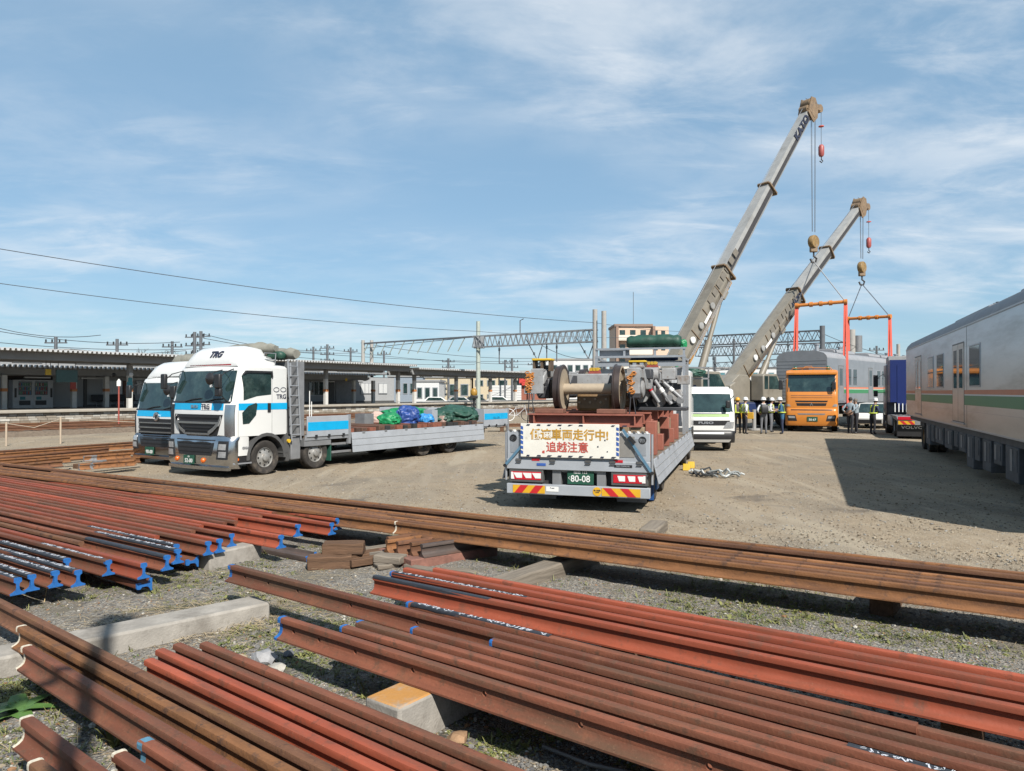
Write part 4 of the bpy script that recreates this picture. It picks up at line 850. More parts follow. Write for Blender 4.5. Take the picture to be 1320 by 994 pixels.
    for s in (-1, 1):
        corner_panel(t, -2.32, -3.86, .86, 1.40, 1.245, s, (1.02, 1.25)); corner_panel(t, -10.56, -12.16, .82, 1.42, 1.245, s, (1.05, 1.27), 'CO., LTD.')
        gate(t, -3.95, -10.5, .905, .36, 1.262, s); side_guard(t, -3.3, -6.9, s * 1.15)
        for x in (-1.05, -2.71): wheel(t, x, s * 1.06, .425, .27, s)
        for x in (-7.32, -8.72): wheel(t, x, s * 1.02, .425, .25, s, dual=True)
        b = MB(); b.box(-3.2, s * .95, .18, -3.23, s * 1.22, .62); b.build('mud_flap', mat('green_flap', (.02, .10, .07), .6), t); b = MB(); b.box(-9.5, s * .7, .3, -10.2, s * 1.2, .52); b.build('tool_box', M_GREYM, t, bevel=.02)
        b = MB(); b.box(-2.25, s * 1.24, .62, -3.2, s * 1.0, .84); b.build('bed_support', M_GREYM, t)
    b = MB(); b.box(-12.2, -1.24, .86, -12.24, 1.24, 1.40); b.build('tailgate', M_GREYP, t)
    for x in (-1.05, -2.71, -7.32, -8.72): b = MB(); b.cyl((x, -1.0, .425), (x, 1.0, .425), .07, 8); b.build('axle', M_CHASS, t)
    return t
G_F = (-.528, -.849); G_L = (.849, -.528)
corner = Vector((-6.60, 17.5, 0))
g_loc = corner - Vector((*G_L, 0)) * 1.245
giga = flatbed_lorry('smile', g_loc, pose(*G_F), 'white flatbed lorry with blue stripe and TRG lettering, loaded with timbers and tarpaulins')
qcor = Vector((-8.85, 20.15, 0)); quon = flatbed_lorry('shield', qcor - Vector((*G_L, 0)) * 1.245, pose(*G_F), 'white and blue flatbed lorry with a round grille emblem, parked beside the TRG lorry')
# loads of the white lorry
tarp_roll('tarpaulin_roll', M_CANVB, None, [w2(giga, -1.2, -.9, 3.06), w2(giga, -1.45, 0, 3.18), w2(giga, -1.75, .75, 3.16)], .17, 'grey canvas sheet bundled over the roof fairing of the TRG lorry', lump=.45, seed=3)
tarp_roll('tarpaulin_roll', M_CANVB, None, [w2(giga, -1.95, -1.05, 3.02), w2(giga, -2.1, 0, 3.05), w2(giga, -2.1, 1.12, 3.03)], .19, 'rolled grey canvas on top of the ladder rack behind the TRG cab', lump=.25, seed=8)
tarp_roll('tarpaulin_roll', M_CANVG, None, [w2(giga, -1.72, .50, 2.98), w2(giga, -1.85, .95, 2.98)], .13, 'small green sheet tucked under the grey canvas on the cab roof', lump=.3, seed=18)
tarp_roll('tarpaulin_roll', M_CANVB, None, [w2(quon, -1.1, -.8, 2.95), w2(quon, -1.3, .1, 3.02), w2(quon, -1.5, .9, 2.97)], .22, 'grey canvas sheet folded on the roof of the lorry with the round emblem', lump=.4, seed=5)
M_TIMB = [mat('load_timber_%d' % i, c, .85, var=.3, scale=4, stretch=(5, .4, 5), col2=d, bump=.4, bscale=25, spec=.2) for i, (c, d) in enumerate([((.11, .066, .052), (.06, .045, .04)), ((.14, .08, .058), (.08, .05, .042)), ((.20, .075, .05), (.10, .055, .045))])]
rg = random.Random(4)
tb = []
for v in range(3):
    b = MB(); b.box(-.075, -1.05, 0, .075, 1.05, .12); tb.append(b)
x = -4.05; k = 0
proto_t = []
while x > -10.2:
    w = .15 + .12 * rg.random(); b = MB(); hgt = .10 + .05 * rg.random(); y1 = 1.10 + .1 * rg.random(); b.box(-w / 2, -1.12 - .08 * rg.random(), 0, w / 2, y1, hgt)
    o = b.build('load_timber', M_TIMB[rg.choice([0, 0, 1, 1, 2])], None, bevel=.012); o.location = w2(giga, x - w / 2, 0, .902); o.rotation_euler = (0, 0, giga.rotation_euler.z + R(rg.uniform(-2.5, 2.5)))
    tag(o, 'dark brown timber laid crosswise on the bed of the TRG lorry', 'timber', 'timbers on the lorry bed')
    if rg.random() < .55:
        q = MB(); q.box(-w / 2 - .003, y1 - .14, -.001, w / 2 + .003, y1 + .003, hgt + .003); q.build('painted_end', mat('orange_timber_end', (.25, .085, .05), .7, var=.25, scale=14) if rg.random() < .6 else mat('black_timber_end', (.03, .03, .03), .7), o)
    x -= w + .03 + .07 * rg.random()
lump_bag('green_sheet', M_CANVBG, w2(giga, -6.6, .35, 1.02), (.36, .34, .34), 'bright green plastic sheet heaped on the timbers', 'sheet', 1)
lump_bag('green_sheet', M_CANVBG, w2(giga, -8.4, -.55, 1.02), (.8, .5, .50), 'large bright green sheet heaped behind the blue sack', 'sheet', 2, .4)
lump_bag('blue_sack', M_SACKB, w2(giga, -7.5, .35, 1.02), (.38, .36, .55), 'tall blue woven sack on the white lorry bed', 'sack', 3)
lump_bag('blue_bag', mat('light_blue_bag', (.03, .26, .62), .5, var=.2, scale=5), w2(giga, -7.95, .75, 1.02), (.26, .22, .30), 'small light blue bag beside the tall blue sack', 'bag', 4)
lump_bag('pink_sheet', M_PINK, w2(giga, -7.2, -.75, 1.02), (.32, .2, .34), 'folded pale pink cloth behind the blue sack', 'cloth', 5)
lump_bag('green_tarpaulin', M_CANVG, w2(giga, -9.0, .55, 1.02), (.45, .42, .40), 'dark green tarpaulin roll beside the grey boxes', 'tarpaulin', 6)
lump_bag('green_tarpaulin', M_CANVG, w2(giga, -9.95, .45, 1.02), (.62, .5, .44), 'dark green tarpaulin heap with deep folds before the rear panel', 'tarpaulin', 7, .5)
lump_bag('green_tarpaulin', M_CANVG, w2(giga, -10.9, -.2, .92), (.8, .6, .60), 'tallest dark green tarpaulin heap at the rear of the white lorry', 'tarpaulin', 8, .2)
for i, (x, y, w, d, h, m, lb) in enumerate([(-6.15, -.3, .42, .4, .34, M_GREYM, 'grey slatted crate standing left of the bright green sheet'), (-8.35, .62, .3, .35, .42, M_GREYP, 'grey open box between the blue bag and the green tarpaulin'), (-8.75, .75, .2, .3, .22, M_PINK, 'small pinkish carton before the green tarpaulin')]):
    t = thing('crate', lb, 'crate', w2(giga, x, y, 1.02), giga.rotation_euler.z); b = MB(); b.box(-w / 2, -d / 2, 0, w / 2, d / 2, .02); b.build('base', m, t)
    for s in (-1, 1): b = MB(); b.box(-w / 2, s * d / 2, .0, w / 2, s * (d / 2 - .02), h); b.build('side', m, t); b = MB(); b.box(s * w / 2, -d / 2 + .021, .0, s * (w / 2 - .02), d / 2 - .021, h); b.build('side', m, t)
# ------------------------------------------------------------------ lorry seen from behind, carrying bogies
M_SIGN = mat('sign_white_paint', (.80, .775, .70), .55, var=.06, scale=5, col2=(.60, .56, .48), c2amt=(.62, .75))
M_GOLD = mat('ochre_lettering', (.52, .28, .03), .55, var=.15, scale=10)
M_REDLET = mat('faded_red_lettering', (.52, .08, .06), .55, var=.2, scale=10)
M_BLUEP = mat('blue_border_paint', (.03, .10, .38), .55, var=.15, scale=9)
M_HAZY = mat('hazard_yellow', (.72, .40, .02), .4, var=.08); M_HAZR = mat('hazard_red', (.55, .02, .025), .4, var=.08)
M_FLAP = mat('blue_mud_flap', (.01, .07, .24), .5, var=.15)
M_FRAME = mat('bogie_grey_paint', (.34, .345, .35), .55, var=.2, scale=5, col2=(.21, .17, .14), c2amt=(.48, .68), speck=[(14, .58, .68, (.17, .10, .065)), (40, .60, .70, (.10, .085, .075))])
M_DFRAME = mat('bogie_dark_steel', (.045, .047, .055), .55, var=.25, scale=6)
M_AXLE = mat('axle_tan_paint', (.42, .34, .245), .5, var=.1, scale=5, col2=(.33, .26, .19))
M_WTREAD = mat('wheel_tread_steel', (.085, .065, .06), .42, metal=.55, var=.2, scale=5)
M_CHAIN = mat('orange_chain', (.55, .21, .04), .6, var=.25, scale=20)
M_STRAP = mat('blue_strap', (.09, .20, .30), .7, var=.15, scale=20)
L8 = 11.9
F8 = Vector((.295, .955, 0)).normalized(); R8 = Vector((F8.y, -F8.x, 0))
rear_c = Vector((2.30, 12.4, 0)) - R8 * 1.245
lt = thing('load_lorry', 'grey flatbed lorry with 80-08 plate carrying railway wheels and steel beams', 'truck', rear_c + F8 * L8, pose(F8.x, F8.y))
def U(u): return -L8 + u
def back_lorry():
    t = lt; HW = 1.245
    bed(t, U(.02), U(9.75), .88, HW)
    # tailgate
    b = MB(); b.box(U(-.02), -HW, .86, U(.03), HW, 1.36); tg = b.build('tailgate', M_GREYP, t, bevel=.008)
    b = MB(); b.box(U(-.035), -HW - .005, .70, U(.04), HW + .005, .875); b.build('rear_sill', M_GREYP, t, bevel=.008)
    for y in (.78, -.86):
        b = MB(); b.box(U(-.028), y - .13, .95, U(-.015), y + .13, 1.30); b.build('inset_panel', mat('taupe_panel', (.24, .23, .215), .6, var=.1), tg)
    for y in (-1.04, 1.04): b = MB(); b.box(U(-.026), y - .14, .98, U(-.018), y + .14, 1.27); b.build('press_panel', M_ALU, tg, bevel=.006)
    for y in (1.03, .42, -.2, -.62, -1.07): b = MB(); b.box(U(-.05), y - .05, .845, U(-.02), y + .05, .885); b.box(U(-.06), y - .045, .815, U(-.03), y + .045, .826); b.build('hinge', M_DGREY, tg)
    for y in (1.13, -1.12):
        b = MB(); b.lathe((U(-.02), y, 1.24), (-1, 0, 0), [(.065, 0), (.065, .012), (.05, .014), (.05, .006), (.001, .006)], 16); b.build('latch_recess', M_BLK, tg, smooth=40)
    n = 34
    for k in range(n):
        y0 = -HW + .02 + (2 * HW - .04) * k / n
        if -.74 < y0 < .98: continue
        b = MB(); b.prism([(y0, 1.345), (y0 + .035, 1.345), (y0 + .06, 1.385), (y0 + .025, 1.385)], U(-.024), U(.034), 'x'); b.build('top_rib', M_DGREY if k % 2 else M_LETW, tg)
    for y, w, m_, z in ((.62, .16, M_BLUEP, .79), (-.80, .30, M_BLK, .80), (.72, .14, M_REDL, .875), (-.72, .15, M_REDL, .88)):
        b = MB(); b.box(U(-.042), y - w / 2, z - .022, U(-.034), y + w / 2, z + .022); b.build('sticker', m_, t)
    lettering('rear_lettering', 'NO MANUAL', .035, M_GREYP, t, (U(-.044), -.80, .80), (0, -1, 0), (0, 0, 1), sx=1.1)
    # lamps
    for s in (1, -1):
        yc = s * .90; b = MB(); b.box(U(-.02), yc - .31, .47, U(.10), yc + .31, .71); h = b.build('tail_lamp', M_DGREY, t, bevel=.012)
        b = MB(); b.box(U(-.028), yc - .27, .515, U(-.015), yc + .27, .655); b.build('red_lens', M_REDL, h, bevel=.004)
        for k in range(3):
            y0 = yc + .20 - k * .17; q = MB(); q.prism([(y0 + (.03 if s > 0 else -.0), .635), (y0 - .13, .635), (y0 - .13 - (.0 if s > 0 else .0), .545), (y0 - .03, .545)], U(-.033), U(-.026), 'x'); q.build('clear_lens', M_LETW, h)
        b = MB(); b.prism([(yc + s * .27, .645), (yc + s * .235, .645), (yc + s * .21, .525), (yc + s * .27, .525)], U(-.0335), U(-.0265), 'x'); b.build('edge_lens', M_LETW, h)
    plate(t, '80-08', U(.02), -.06, .585, front=False, w=.46, h=.25, small='福島 133')
    lettering('plate_kana', 'く', .06, M_LETW, t, (U(.0035), .135, .565), (0, -1, 0), (0, 0, 1))
    for y in (.36, -.42): b = MB(); b.box(U(.02), y - .075, .44, U(.12), y + .075, .70); b.build('bracket', M_GREYM, t)
    b = MB(); b.box(U(.04), -.34, .66, U(.1), .3, .70); b.build('plate_lamp_rail', M_GREYM, t)
    b = MB(); b.box(U(.13), -1.2, .35, U(.5), 1.2, .70); b.build('rear_crossmember', M_CHASS, t)
    # bumper with hazard panels
    b = MB(); b.box(U(-.05), -HW, .27, U(.07), HW, .445); bp = b.build('bumper', M_GREYP, t, bevel=.01)
    for s in (1, -1):
        y0, y1 = (1.13, .55) if s > 0 else (-.44, -1.09); pn = MB(); pn.box(U(-.057), y0, .29, U(-.045), y1, .425); hp = pn.build('hazard_panel', M_HAZY, bp)
        for k in range(2):
            yy = y0 - .02 - k * .27 if s > 0 else y0 - .02 - k * .29
            q = MB(); d = -.10 if s > 0 else .0
            poly = [(yy - .12, .4255), (yy - .26, .4255), (yy - .15, .2895), (yy - .01, .2895)] if s > 0 else [(yy + .0, .4255), (yy - .14, .4255), (yy - .27, .2895), (yy - .13, .2895)]
            q.prism(poly, U(-.0595), U(-.055), 'x'); q.build('red_stripe', M_HAZR, hp)
    b = MB(); b.box(U(-.056), .31, .33, U(-.045), .53, .415); wl = b.build('white_label', M_LETW, bp); lettering('label_text', 'F emi', .035, M_LETN, wl, (U(-.058), .42, .39), (0, -1, 0), (0, 0, 1))
    b = MB(); b.lathe((U(-.05), -.36, .36), (-1, 0, 0), [(.075, 0), (.075, .006), (.001, .007)], 20); rs = b.build('round_sticker', M_HAZY, bp)
    lettering('round_sticker_text', '最大積載\n15000', .03, M_LETN, rs, (U(-.0585), -.36, .362), (0, -1, 0), (0, 0, 1))
    # flaps
    for y0, y1 in ((1.06, .42), (-.56, -1.22)):
        b = MB(); b.box(U(.75), y0, .14, U(.78), y1, .50); f = b.build('mud_flap', M_FLAP, t); b = MB(); b.box(U(.735), y0 - .01, .09, U(.79), y1 + .13, .20); b.build('flap_weight', M_GREYM, f)
    # side flap with white letters
    b = MB(); b.prism([(U(.95), .30), (U(.95), .55), (U(1.35), .72), (U(1.35), .30)], -1.25, -1.22, 'y'); sf = b.build('side_mud_flap', mat('sky_blue_flap', (.03, .16, .42), .5, var=.1), t)
    lettering('flap_lettering', '27', .13, M_LETW, sf, (U(1.12), -1.254, .40), (1, 0, 0), (0, 0, 1), shear=.3, bold=.004)
    for s in (1, -1):
        gate(t, U(.14), U(4.4), .905, .50, 1.262, s, out=.10); gate(t, U(4.46), U(9.6), .905, .50, 1.262, s, out=.10)
        for x in (1.66, 3.10): wheel(t, U(x), s * 1.02, .44, .25, s, dual=True)
        for x in (8.9, 10.6): wheel(t, U(x), s * 1.06, .44, .27, s)
        b = MB(); b.cyl((U(.02), s * 1.275, .50), (U(.02), s * 1.275, 1.34), .022, 8); b.build('corner_post', M_ALU, t)
        side_guard(t, U(4.0), U(8.2), s * 1.15)
    for x in (1.66, 3.10, 8.9, 10.6): b = MB(); b.cyl((U(x), -1.0, .44), (U(x), 1.0, .44), .07, 8); b.build('axle', M_CHASS, t)
    # straps holding the board
    for y0, z0, y1, z1 in ((.80, 1.30, 1.27, .76), (-.80, 1.42, -1.28, .70)):
        b = MB(); b.bar((U(-.075), y0, z0), (U(-.06), y1, z1), .045, .008, up=(1, 0, 0)); st = b.build('strap', M_STRAP, t)
        if y0 < 0: b = MB(); b.bar((U(-.085), -.90, 1.30), (U(-.085), -1.0, 1.19), .06, .04, up=(1, 0, 0)); b.build('ratchet', M_BLK, st)
        b = MB(); b.cyl((U(-.03), y1, z1), (U(-.09), y1, z1), .03, 10); b.build('hook_button', M_BLK, st)
    # gantry at the front of the bed
    u = 8.2
    for s in (1, -1):
        b = MB(); b.box(U(u) - .05, s * 1.16, .90, U(u) + .05, s * 1.24, 3.05); b.build('gantry_post', M_ALU, t); b = MB(); b.box(U(u + 1.2) - .04, s * 1.16, .90, U(u + 1.2) + .04, s * 1.24, 3.0); b.build('gantry_post', M_ALU, t)
        b = MB(); b.box(U(u), s * 1.17, 2.93, U(u + 1.2), s * 1.23, 2.99); b.build('gantry_side_rail', M_ALU, t)
    for z, h in ((2.80, .10), (3.02, .06), (3.24, .05)): b = MB(); b.box(U(u) - .055, -1.245, z - h / 2, U(u) + .055, 1.245, z + h / 2); b.build('gantry_rail', M_ALU, t)
    for y in (-1.2, -.42, .42, 1.2): b = MB(); b.box(U(u) - .03, y - .03, 3.05, U(u) + .03, y + .03, 3.22); b.build('gantry_stub', M_ALU, t)
    b = MB(); b.box(U(u + .06), -1.2, 2.86, U(u + 1.15), 1.2, 2.90); b.build('gantry_deck', M_GREYM, t)
    b = MB(); b.box(U(u + .10), 1.14, 3.06, U(u + .16), .3, 3.22); b.build('grey_deck_box', M_GREYP, t)
    # loose white sheet hanging inside the gantry
    b = MB(); vs = []; nx, nz = 22, 10
    for j in range(nz + 1):
        for i in range(nx + 1):
            y = -1.14 + 2.28 * i / nx; z = 1.1 + 1.62 * j / nz; vs.append((U(u + .16) + .05 * math.sin(i * 1.7 + j * .3) + .03 * mnoise.noise((y * 3, z * 2, 1)), y, z - .04 * abs(math.sin(i * .9)) * (j == nz)))
    b.add(vs, [(j * (nx + 1) + i, j * (nx + 1) + i + 1, (j + 1) * (nx + 1) + i + 1, (j + 1) * (nx + 1) + i) for j in range(nz) for i in range(nx)]); b.build('white_sheet', mat('white_tarp', (.62, .63, .64), .6, var=.1, scale=4), t, smooth=80)
    # cab, facing away
    prof = [(.98, .0), (1.5, .01), (1.76, -.02), (1.82, -.05), (2.56, -.27), (2.64, -.31)]; c = Cab(prof, -1.9, 1.235); c.shell(M_PAINTW, t); c.patch('windscreen', M_GLASS, t, (1.82, -1.13, 1.13, 2.56, -1.07, 1.07), ny=14)
    for s in (1, -1): side_patch('side_window', M_GLASS, t, [(-.36, 1.84), (-.4, 2.5), (-1.14, 2.52), (-1.18, 1.98)], 1.235, .004, s)
    bc = Cab([(.22, .02), (.34, .10), (.85, .09), (.95, .04)], -.5, 1.245, rf=.22, bow=.07); bc.shell(M_CHROME, t, 'bumper')
    lo = Cab([(.5, -.06), (.99, -.02)], -1.9, 1.1, rf=.1); lo.shell(M_CHASS, t, 'engine_bay', roof_in=0)
back_lorry()
# warning board tied to the tailgate
def board():
    t = thing('warning_board', 'white warning board with ochre and red Japanese lettering tied to a tailgate', 'sign', w2(lt, U(-.062), .12, .92), lt.rotation_euler.z)
    hw, h = .86, .58
    b = MB(); b.box(-.022, -hw, 0, .0, hw, h); b.build('panel', M_SIGN, t, bevel=.006)
    X = -.026
    lettering('top_line', '低速車両走行中!', .195, M_GOLD, t, (X, 0, h * .66), (0, -1, 0), (0, 0, 1), bold=.0045, sx=.97)
    lettering('bottom_line', '追越注意', .19, M_REDLET, t, (X, .03, h * .29), (0, -1, 0), (0, 0, 1), bold=.003, sx=.98)
    rg = random.Random(3)
    for k in range(10):     # dark blue dashes of the worn border
        y = hw - .1 - k * .185
        for z in (h - .025, .025):
            if rg.random() < .85: q = MB(); q.prism([(y, z - .012), (y - .03 - .05 * rg.random(), z - .014), (y - .06 - .04 * rg.random(), z + .012), (y - .02, z + .013)], X - .001, X + .006, 'x'); q.build('border_dash', M_LETN, t)
    for s in (1, -1):
        for k in range(6):
            z = .05 + k * .085; q = MB(); y = s * (hw - .025); q.prism([(y - .022, z), (y + .022, z + .01), (y + .022, z + .055 + .02 * rg.random()), (y - .022, z + .05)], X - .001, X + .006, 'x'); q.build('border_dash', M_BLUEP, t)
    for y, z, r, m in ((.45, .09, .022, M_REDLET), (-.62, .31, .012, M_LETN), (-.5, .2, .012, M_LETN), (-.66, .12, .01, M_LETN), (.15, .5, .01, M_LETN)): q = MB(); q.prism([(y - r, z - r), (y + r, z - r * .7), (y + r * .7, z + r), (y - r, z + r * 1.3)], X - .001, X + .005, 'x'); q.build('paint_chip', m, t)
board()
# ---- load: timbers, beams, bogies
def h_beam(u, y0, y1, z, h, w, label):
    b = MB(); yc, zc = 0, z
    for zz in (z, z + h - .025): b.box(-w / 2, y1, zz, w / 2, y0, zz + .025)
    b.box(-.012, y1, z + .0255, .012, y0, z + h - .0255)
    for y in (y0 - .12, (y0 + y1) / 2, y1 + .12): b.box(-w / 2 + .01, y - .01, z + .026, -.013, y + .01, z + h - .026)
    o = b.build('steel_beam', M_BROWNS, None, loc=w2(lt, U(u), 0, 0), rotz=lt.rotation_euler.z); return tag(o, label, 'beam', 'red oxide beams on the lorry')
def load_block(u, y, z, L, w, h, m, label, name='timber_block'):
    b = MB(); b.box(-L / 2, -w / 2, 0, L / 2, w / 2, h); o = b.build(name, m, None, bevel=.01, loc=w2(lt, U(u), y, z), rotz=lt.rotation_euler.z + R(random.uniform(-2, 2))); return tag(o, label, 'block', 'packing blocks under the bogies')
for i, u in enumerate((.45, 1.7, 2.9, 4.1, 5.3, 6.5)):
    h_beam(u, .98, -1.06, 1.44, .22, .24, 'red oxide steel beam lying crosswise behind the warning board' if i == 0 else 'red oxide steel beam lying crosswise under the bogies')
    for y in (-.98, -.55, .2, .85): load_block(u + .02, y, .885, .20, .22, .55, mat('pale_packing_timber', (.30, .215, .135), .85, var=.25, scale=6, col2=(.18, .125, .085)), 'pale squared timber packing standing under a red steel beam')
    if i: 
        for k, y in enumerate((-1.10, -.92)): load_block(u - .25 - .3 * k, y, .885 + .0, .24, .20, .32 + .3 * ((i + k) % 2), M_BROWNS, 'red oxide steel stool at the right edge of the load', 'steel_stool')
for y, w in ((.62, .52), (-.50, .50)): load_block(.62, y, 1.662, .30, w, .08, mat('brown_wedge_timber', (.20, .085, .055), .8, var=.25, scale=8), 'brown timber packer between the front beam and a railway wheel')
def bogie(u0, label, z0=1.672):
    t = thing('railway_bogie', label, 'bogie', w2(lt, U(u0), -.03, z0), lt.rotation_euler.z, None); r = .43
    for k, x in enumerate((0.0, 2.1)):
        b = MB(); b.lathe((x, -.60, r), (0, 1, 0), [(.001, 0), (.085, 0), (.085, .06), (.10, .075), (.10, 1.125), (.085, 1.14), (.085, 1.2), (.001, 1.2)], 20); ax = b.build('axle', M_AXLE, t, smooth=35)
        for s in (1, -1):
            b = MB(); b.lathe((x, s * .53, r), (0, s, 0), [(.10, -.055), (.13, -.05), (.30, -.035), (.375, -.055), (.44, -.06), (.455, -.045), (.455, -.03), (.43, -.018), (.425, .075), (.385, .08), (.37, .03), (.14, .01), (.12, .06), (.08, .06)], 36); wl = b.build('wheel', [M_AXLE, M_WTREAD], t, smooth=30)
            me = wl.data
            for p in me.polygons:
                rr = math.hypot(p.center.x - x, p.center.z - r)
                if rr > .405: p.material_index = 1
            b = MB(); b.box(x - .16, s * .72, r - .18, x + .16, s * .95, r + .20); bx = b.build('axle_box', M_DFRAME, t, bevel=.03)
            b = MB(); b.lathe((x, s * .95, r), (0, s, 0), [(.15, 0), (.15, .03), (.11, .05), (.001, .055)], 16); b.build('axle_cover', M_FRAME, bx, smooth=40)
            for dx in (-.26, .26):
                b = MB(); b.tube([(x + dx + .075 * math.cos(a * .9), s * .84 + .075 * math.sin(a * .9), r - .02 + a * .0105) for a in range(0, 34)], .017, 5); b.build('coil_spring', M_DFRAME, t, smooth=40)
    for s in (1, -1):
        b = MB(); b.prism([(-.48, .50), (-.48, .66), (-.2, .80), (.4, .80), (.7, .62), (1.4, .62), (1.7, .80), (2.3, .80), (2.58, .66), (2.58, .50), (2.3, .62), (1.8, .62), (1.5, .42), (.6, .42), (.3, .62), (-.2, .62)], s * .74, s * .96, 'y'); b.build('side_frame', M_FRAME, t, bevel=.02)
        b = MB(); b.prism([(-.5, .35), (-.5, .78), (-.42, .80), (-.42, .35)], s * .76, s * .98, 'y'); b.build('end_plate', M_FRAME, t)
        b = MB(); b.box(-.12, s * .74, .80, .22, s * .98, .86); b.build('top_pad', M_FRAME, t, bevel=.02)
        b = MB(); b.box(.85, s * .66, .62, 1.25, s * 1.02, .82); b.build('air_spring_seat', M_DFRAME, t, bevel=.02)
    for x in (.62, 1.40): b = MB(); b.box(x - .09, -.74, .46, x + .09, .74, .72); b.build('cross_beam', M_FRAME, t, bevel=.015)
    for y in (-.35, .35):
        b = MB(); b.prism([(-.05, .52), (.5, .52), (.5, .68), (.2, .68)], y - .01, y + .01, 'y'); b.build('gusset', M_DFRAME, t)
    b = MB(); b.box(.24, -.36, .02, .5, .30, .34); gb = b.build('gear_case', mat('oily_brown_case', (.22, .13, .055), .5, var=.35, scale=6, col2=(.12, .075, .04)), t, bevel=.05, bseg=3)
    for k in range(6): b = MB(); b.cyl((.24, -.26 + .1 * k, .24 - .06 * (k % 2)), (.215, -.26 + .1 * k, .24 - .06 * (k % 2)), .022, 8); b.build('bolt', M_AXLE, gb)
    b = MB(); b.cyl((.9, .2, .30), (1.4, .2, .30), .2, 18); b.build('traction_motor', M_DFRAME, t, smooth=40)
    for s in (1, -1):
        b = MB(); b.prism([(.40, .30), (.52, .60), (.58, .60), (.50, .22)], s * .50, s * .56, 'y'); b.build('brake_hanger', M_DFRAME, t)
    b = MB(); b.bar((.50, -.62, .33), (.50, .62, .33), .05, .05); b.build('brake_beam', M_DFRAME, t)
    return t
bg1 = bogie(.98, 'grey railway bogie with tan axle and dark steel wheels right behind the warning board')
bg2 = bogie(4.35, 'second grey railway bogie farther along the lorry bed below the gantry')
# brake and suspension gear laid on the right edge of the load
def gear_heap():
    t = thing('suspension_gear', 'heap of light grey suspension and brake parts at the right of the load', 'machinery', w2(lt, U(2.75), -.90, 1.68), lt.rotation_euler.z)
    def bx(n, m, *a, bev=.01): b = MB(); b.box(*a); return b.build(n, m, t, bevel=bev)
    b = MB(); b.cyl((.2, .28, .72), (.2, -.18, .72), .15, 18); b.build('air_cylinder', M_FRAME, t, smooth=40); b = MB(); b.cyl((.2, .30, .72), (.2, .32, .72), .17, 18); b.build('cylinder_flange', M_GREYM, t, smooth=40)
    bx('bracket_box', M_FRAME, .05, -.25, .62, .5, -.52, .85); bx('bracket_box', M_FRAME, .1, -.55, .52, .5, -.78, .70)
    for k, (y, z) in enumerate(((.12, .30), (-.22, .20), (-.50, .28))):
        b = MB(); b.prism([(y + .17, z), (y + .12, z + .10), (y - .12, z + .14), (y - .16, z + .02), (y - .05, z - .14), (y + .08, z - .16)], .0 + .05 * k, .18 + .05 * k, 'x'); b.build('cast_bracket', M_FRAME, t, bevel=.012)
    for y0, z0, y1, z1 in ((.10, .62, -.20, .15), (-.12, .60, -.45, .12), (-.30, .55, -.66, .22)):
        b = MB(); b.cyl((-.04, y0, z0), (-.04, y1, z1), .045, 10); d = b.build('damper', M_GREYM, t, smooth=40); b = MB(); b.cyl((-.04, (y0 * 2 + y1) / 3, (z0 * 2 + z1) / 3), (-.04, (y0 + y1) / 2, (z0 + z1) / 2), .05, 10); b.build('damper_band', M_REDL if y0 > 0 else M_LETW, d, smooth=40)
    for y, z in ((-.40, .24), (-.62, .20)): b = MB(); b.cyl((-.08, y, z), (.08, y, z), .07, 14); b.build('bush', M_GREYM, t, smooth=40)
    bx('base_plate', M_DFRAME, -.05, .30, -.01, .6, -.75, .06)
    bx('dark_web', M_DFRAME, .2, .32, .06, .3, -.6, .55)
gear_heap()
def pad(u, y, z, label, red=True):
    t = thing('lifting_pad', label, 'pad', w2(lt, U(u), y, z), lt.rotation_euler.z); t.scale = (.72, .72, .62)
    b = MB(); b.prism([(-.16, 0), (.16, 0), (.13, .12), (-.13, .12)], -.1, .1, 'x'); b.build('saddle', mat('worn_red_saddle', (.33, .06, .04), .6, var=.3, scale=9, col2=(.16, .07, .05)) if red else M_DFRAME, t)
    for k in (-1, 0, 1): b = MB(); b.cyl((-.11, k * .085, .135), (.11, k * .085, .135), .055, 8); b.build('roller', mat('grimy_yellow', (.55, .34, .03), .55, var=.3, scale=12, col2=(.25, .15, .04)), t, smooth=40)
pad(1.75, .02, 2.40, 'red saddle with yellow rollers on the middle of the front bogie'); pad(2.6, -.99, 2.54, 'red saddle with yellow rollers over the grey brake parts')
def cage(u, y, z, label):
    t = thing('spring_seat', label, 'seat', w2(lt, U(u), y, z), lt.rotation_euler.z)
    b = MB(); b.box(-.15, -.18, .19, .15, .18, .23); b.build('top_plate', M_YEL, t, bevel=.01)
    for yy in (-.15, -.0, .15): b = MB(); b.box(-.12, yy - .02, 0, .12, yy + .02, .19); b.build('side_plate', mat('brown_casting', (.12, .08, .05), .6), t)
cage(.78, .80, 2.43, 'yellow topped dark spring seat on the left bogie end'); cage(3.2, -.62, 2.472, 'yellow topped dark spring seat on the far right of the bogie')
def chain(u, y, zt, zb, label):
    t = thing('chain_binder', label, 'chain', w2(lt, U(u), y, zb), lt.rotation_euler.z); rg = random.Random(int(y * 100))
    for k in range(16): z = (zt - zb) - .03 - .022 * k; c = (-.05 * rg.random(), .11 * (rg.random() - .5), z); b = MB(); b.tube([(c[0], c[1] + .04 * math.cos(a + k), z + .03 * math.sin(a)) for a in (0, 1.05, 2.1, 3.14, 4.2, 5.25)], .013, 5, closed=True); b.build('chain_link', M_CHAIN, t)
    b = MB(); b.tube([(0, .0, zt - zb - .32), (.02, .05, .0)], .01, 5); b.tube([(0, -.02, zt - zb - .3), (.02, -.10, .0)], .01, 5); b.build('wire_rope', M_DFRAME, t)
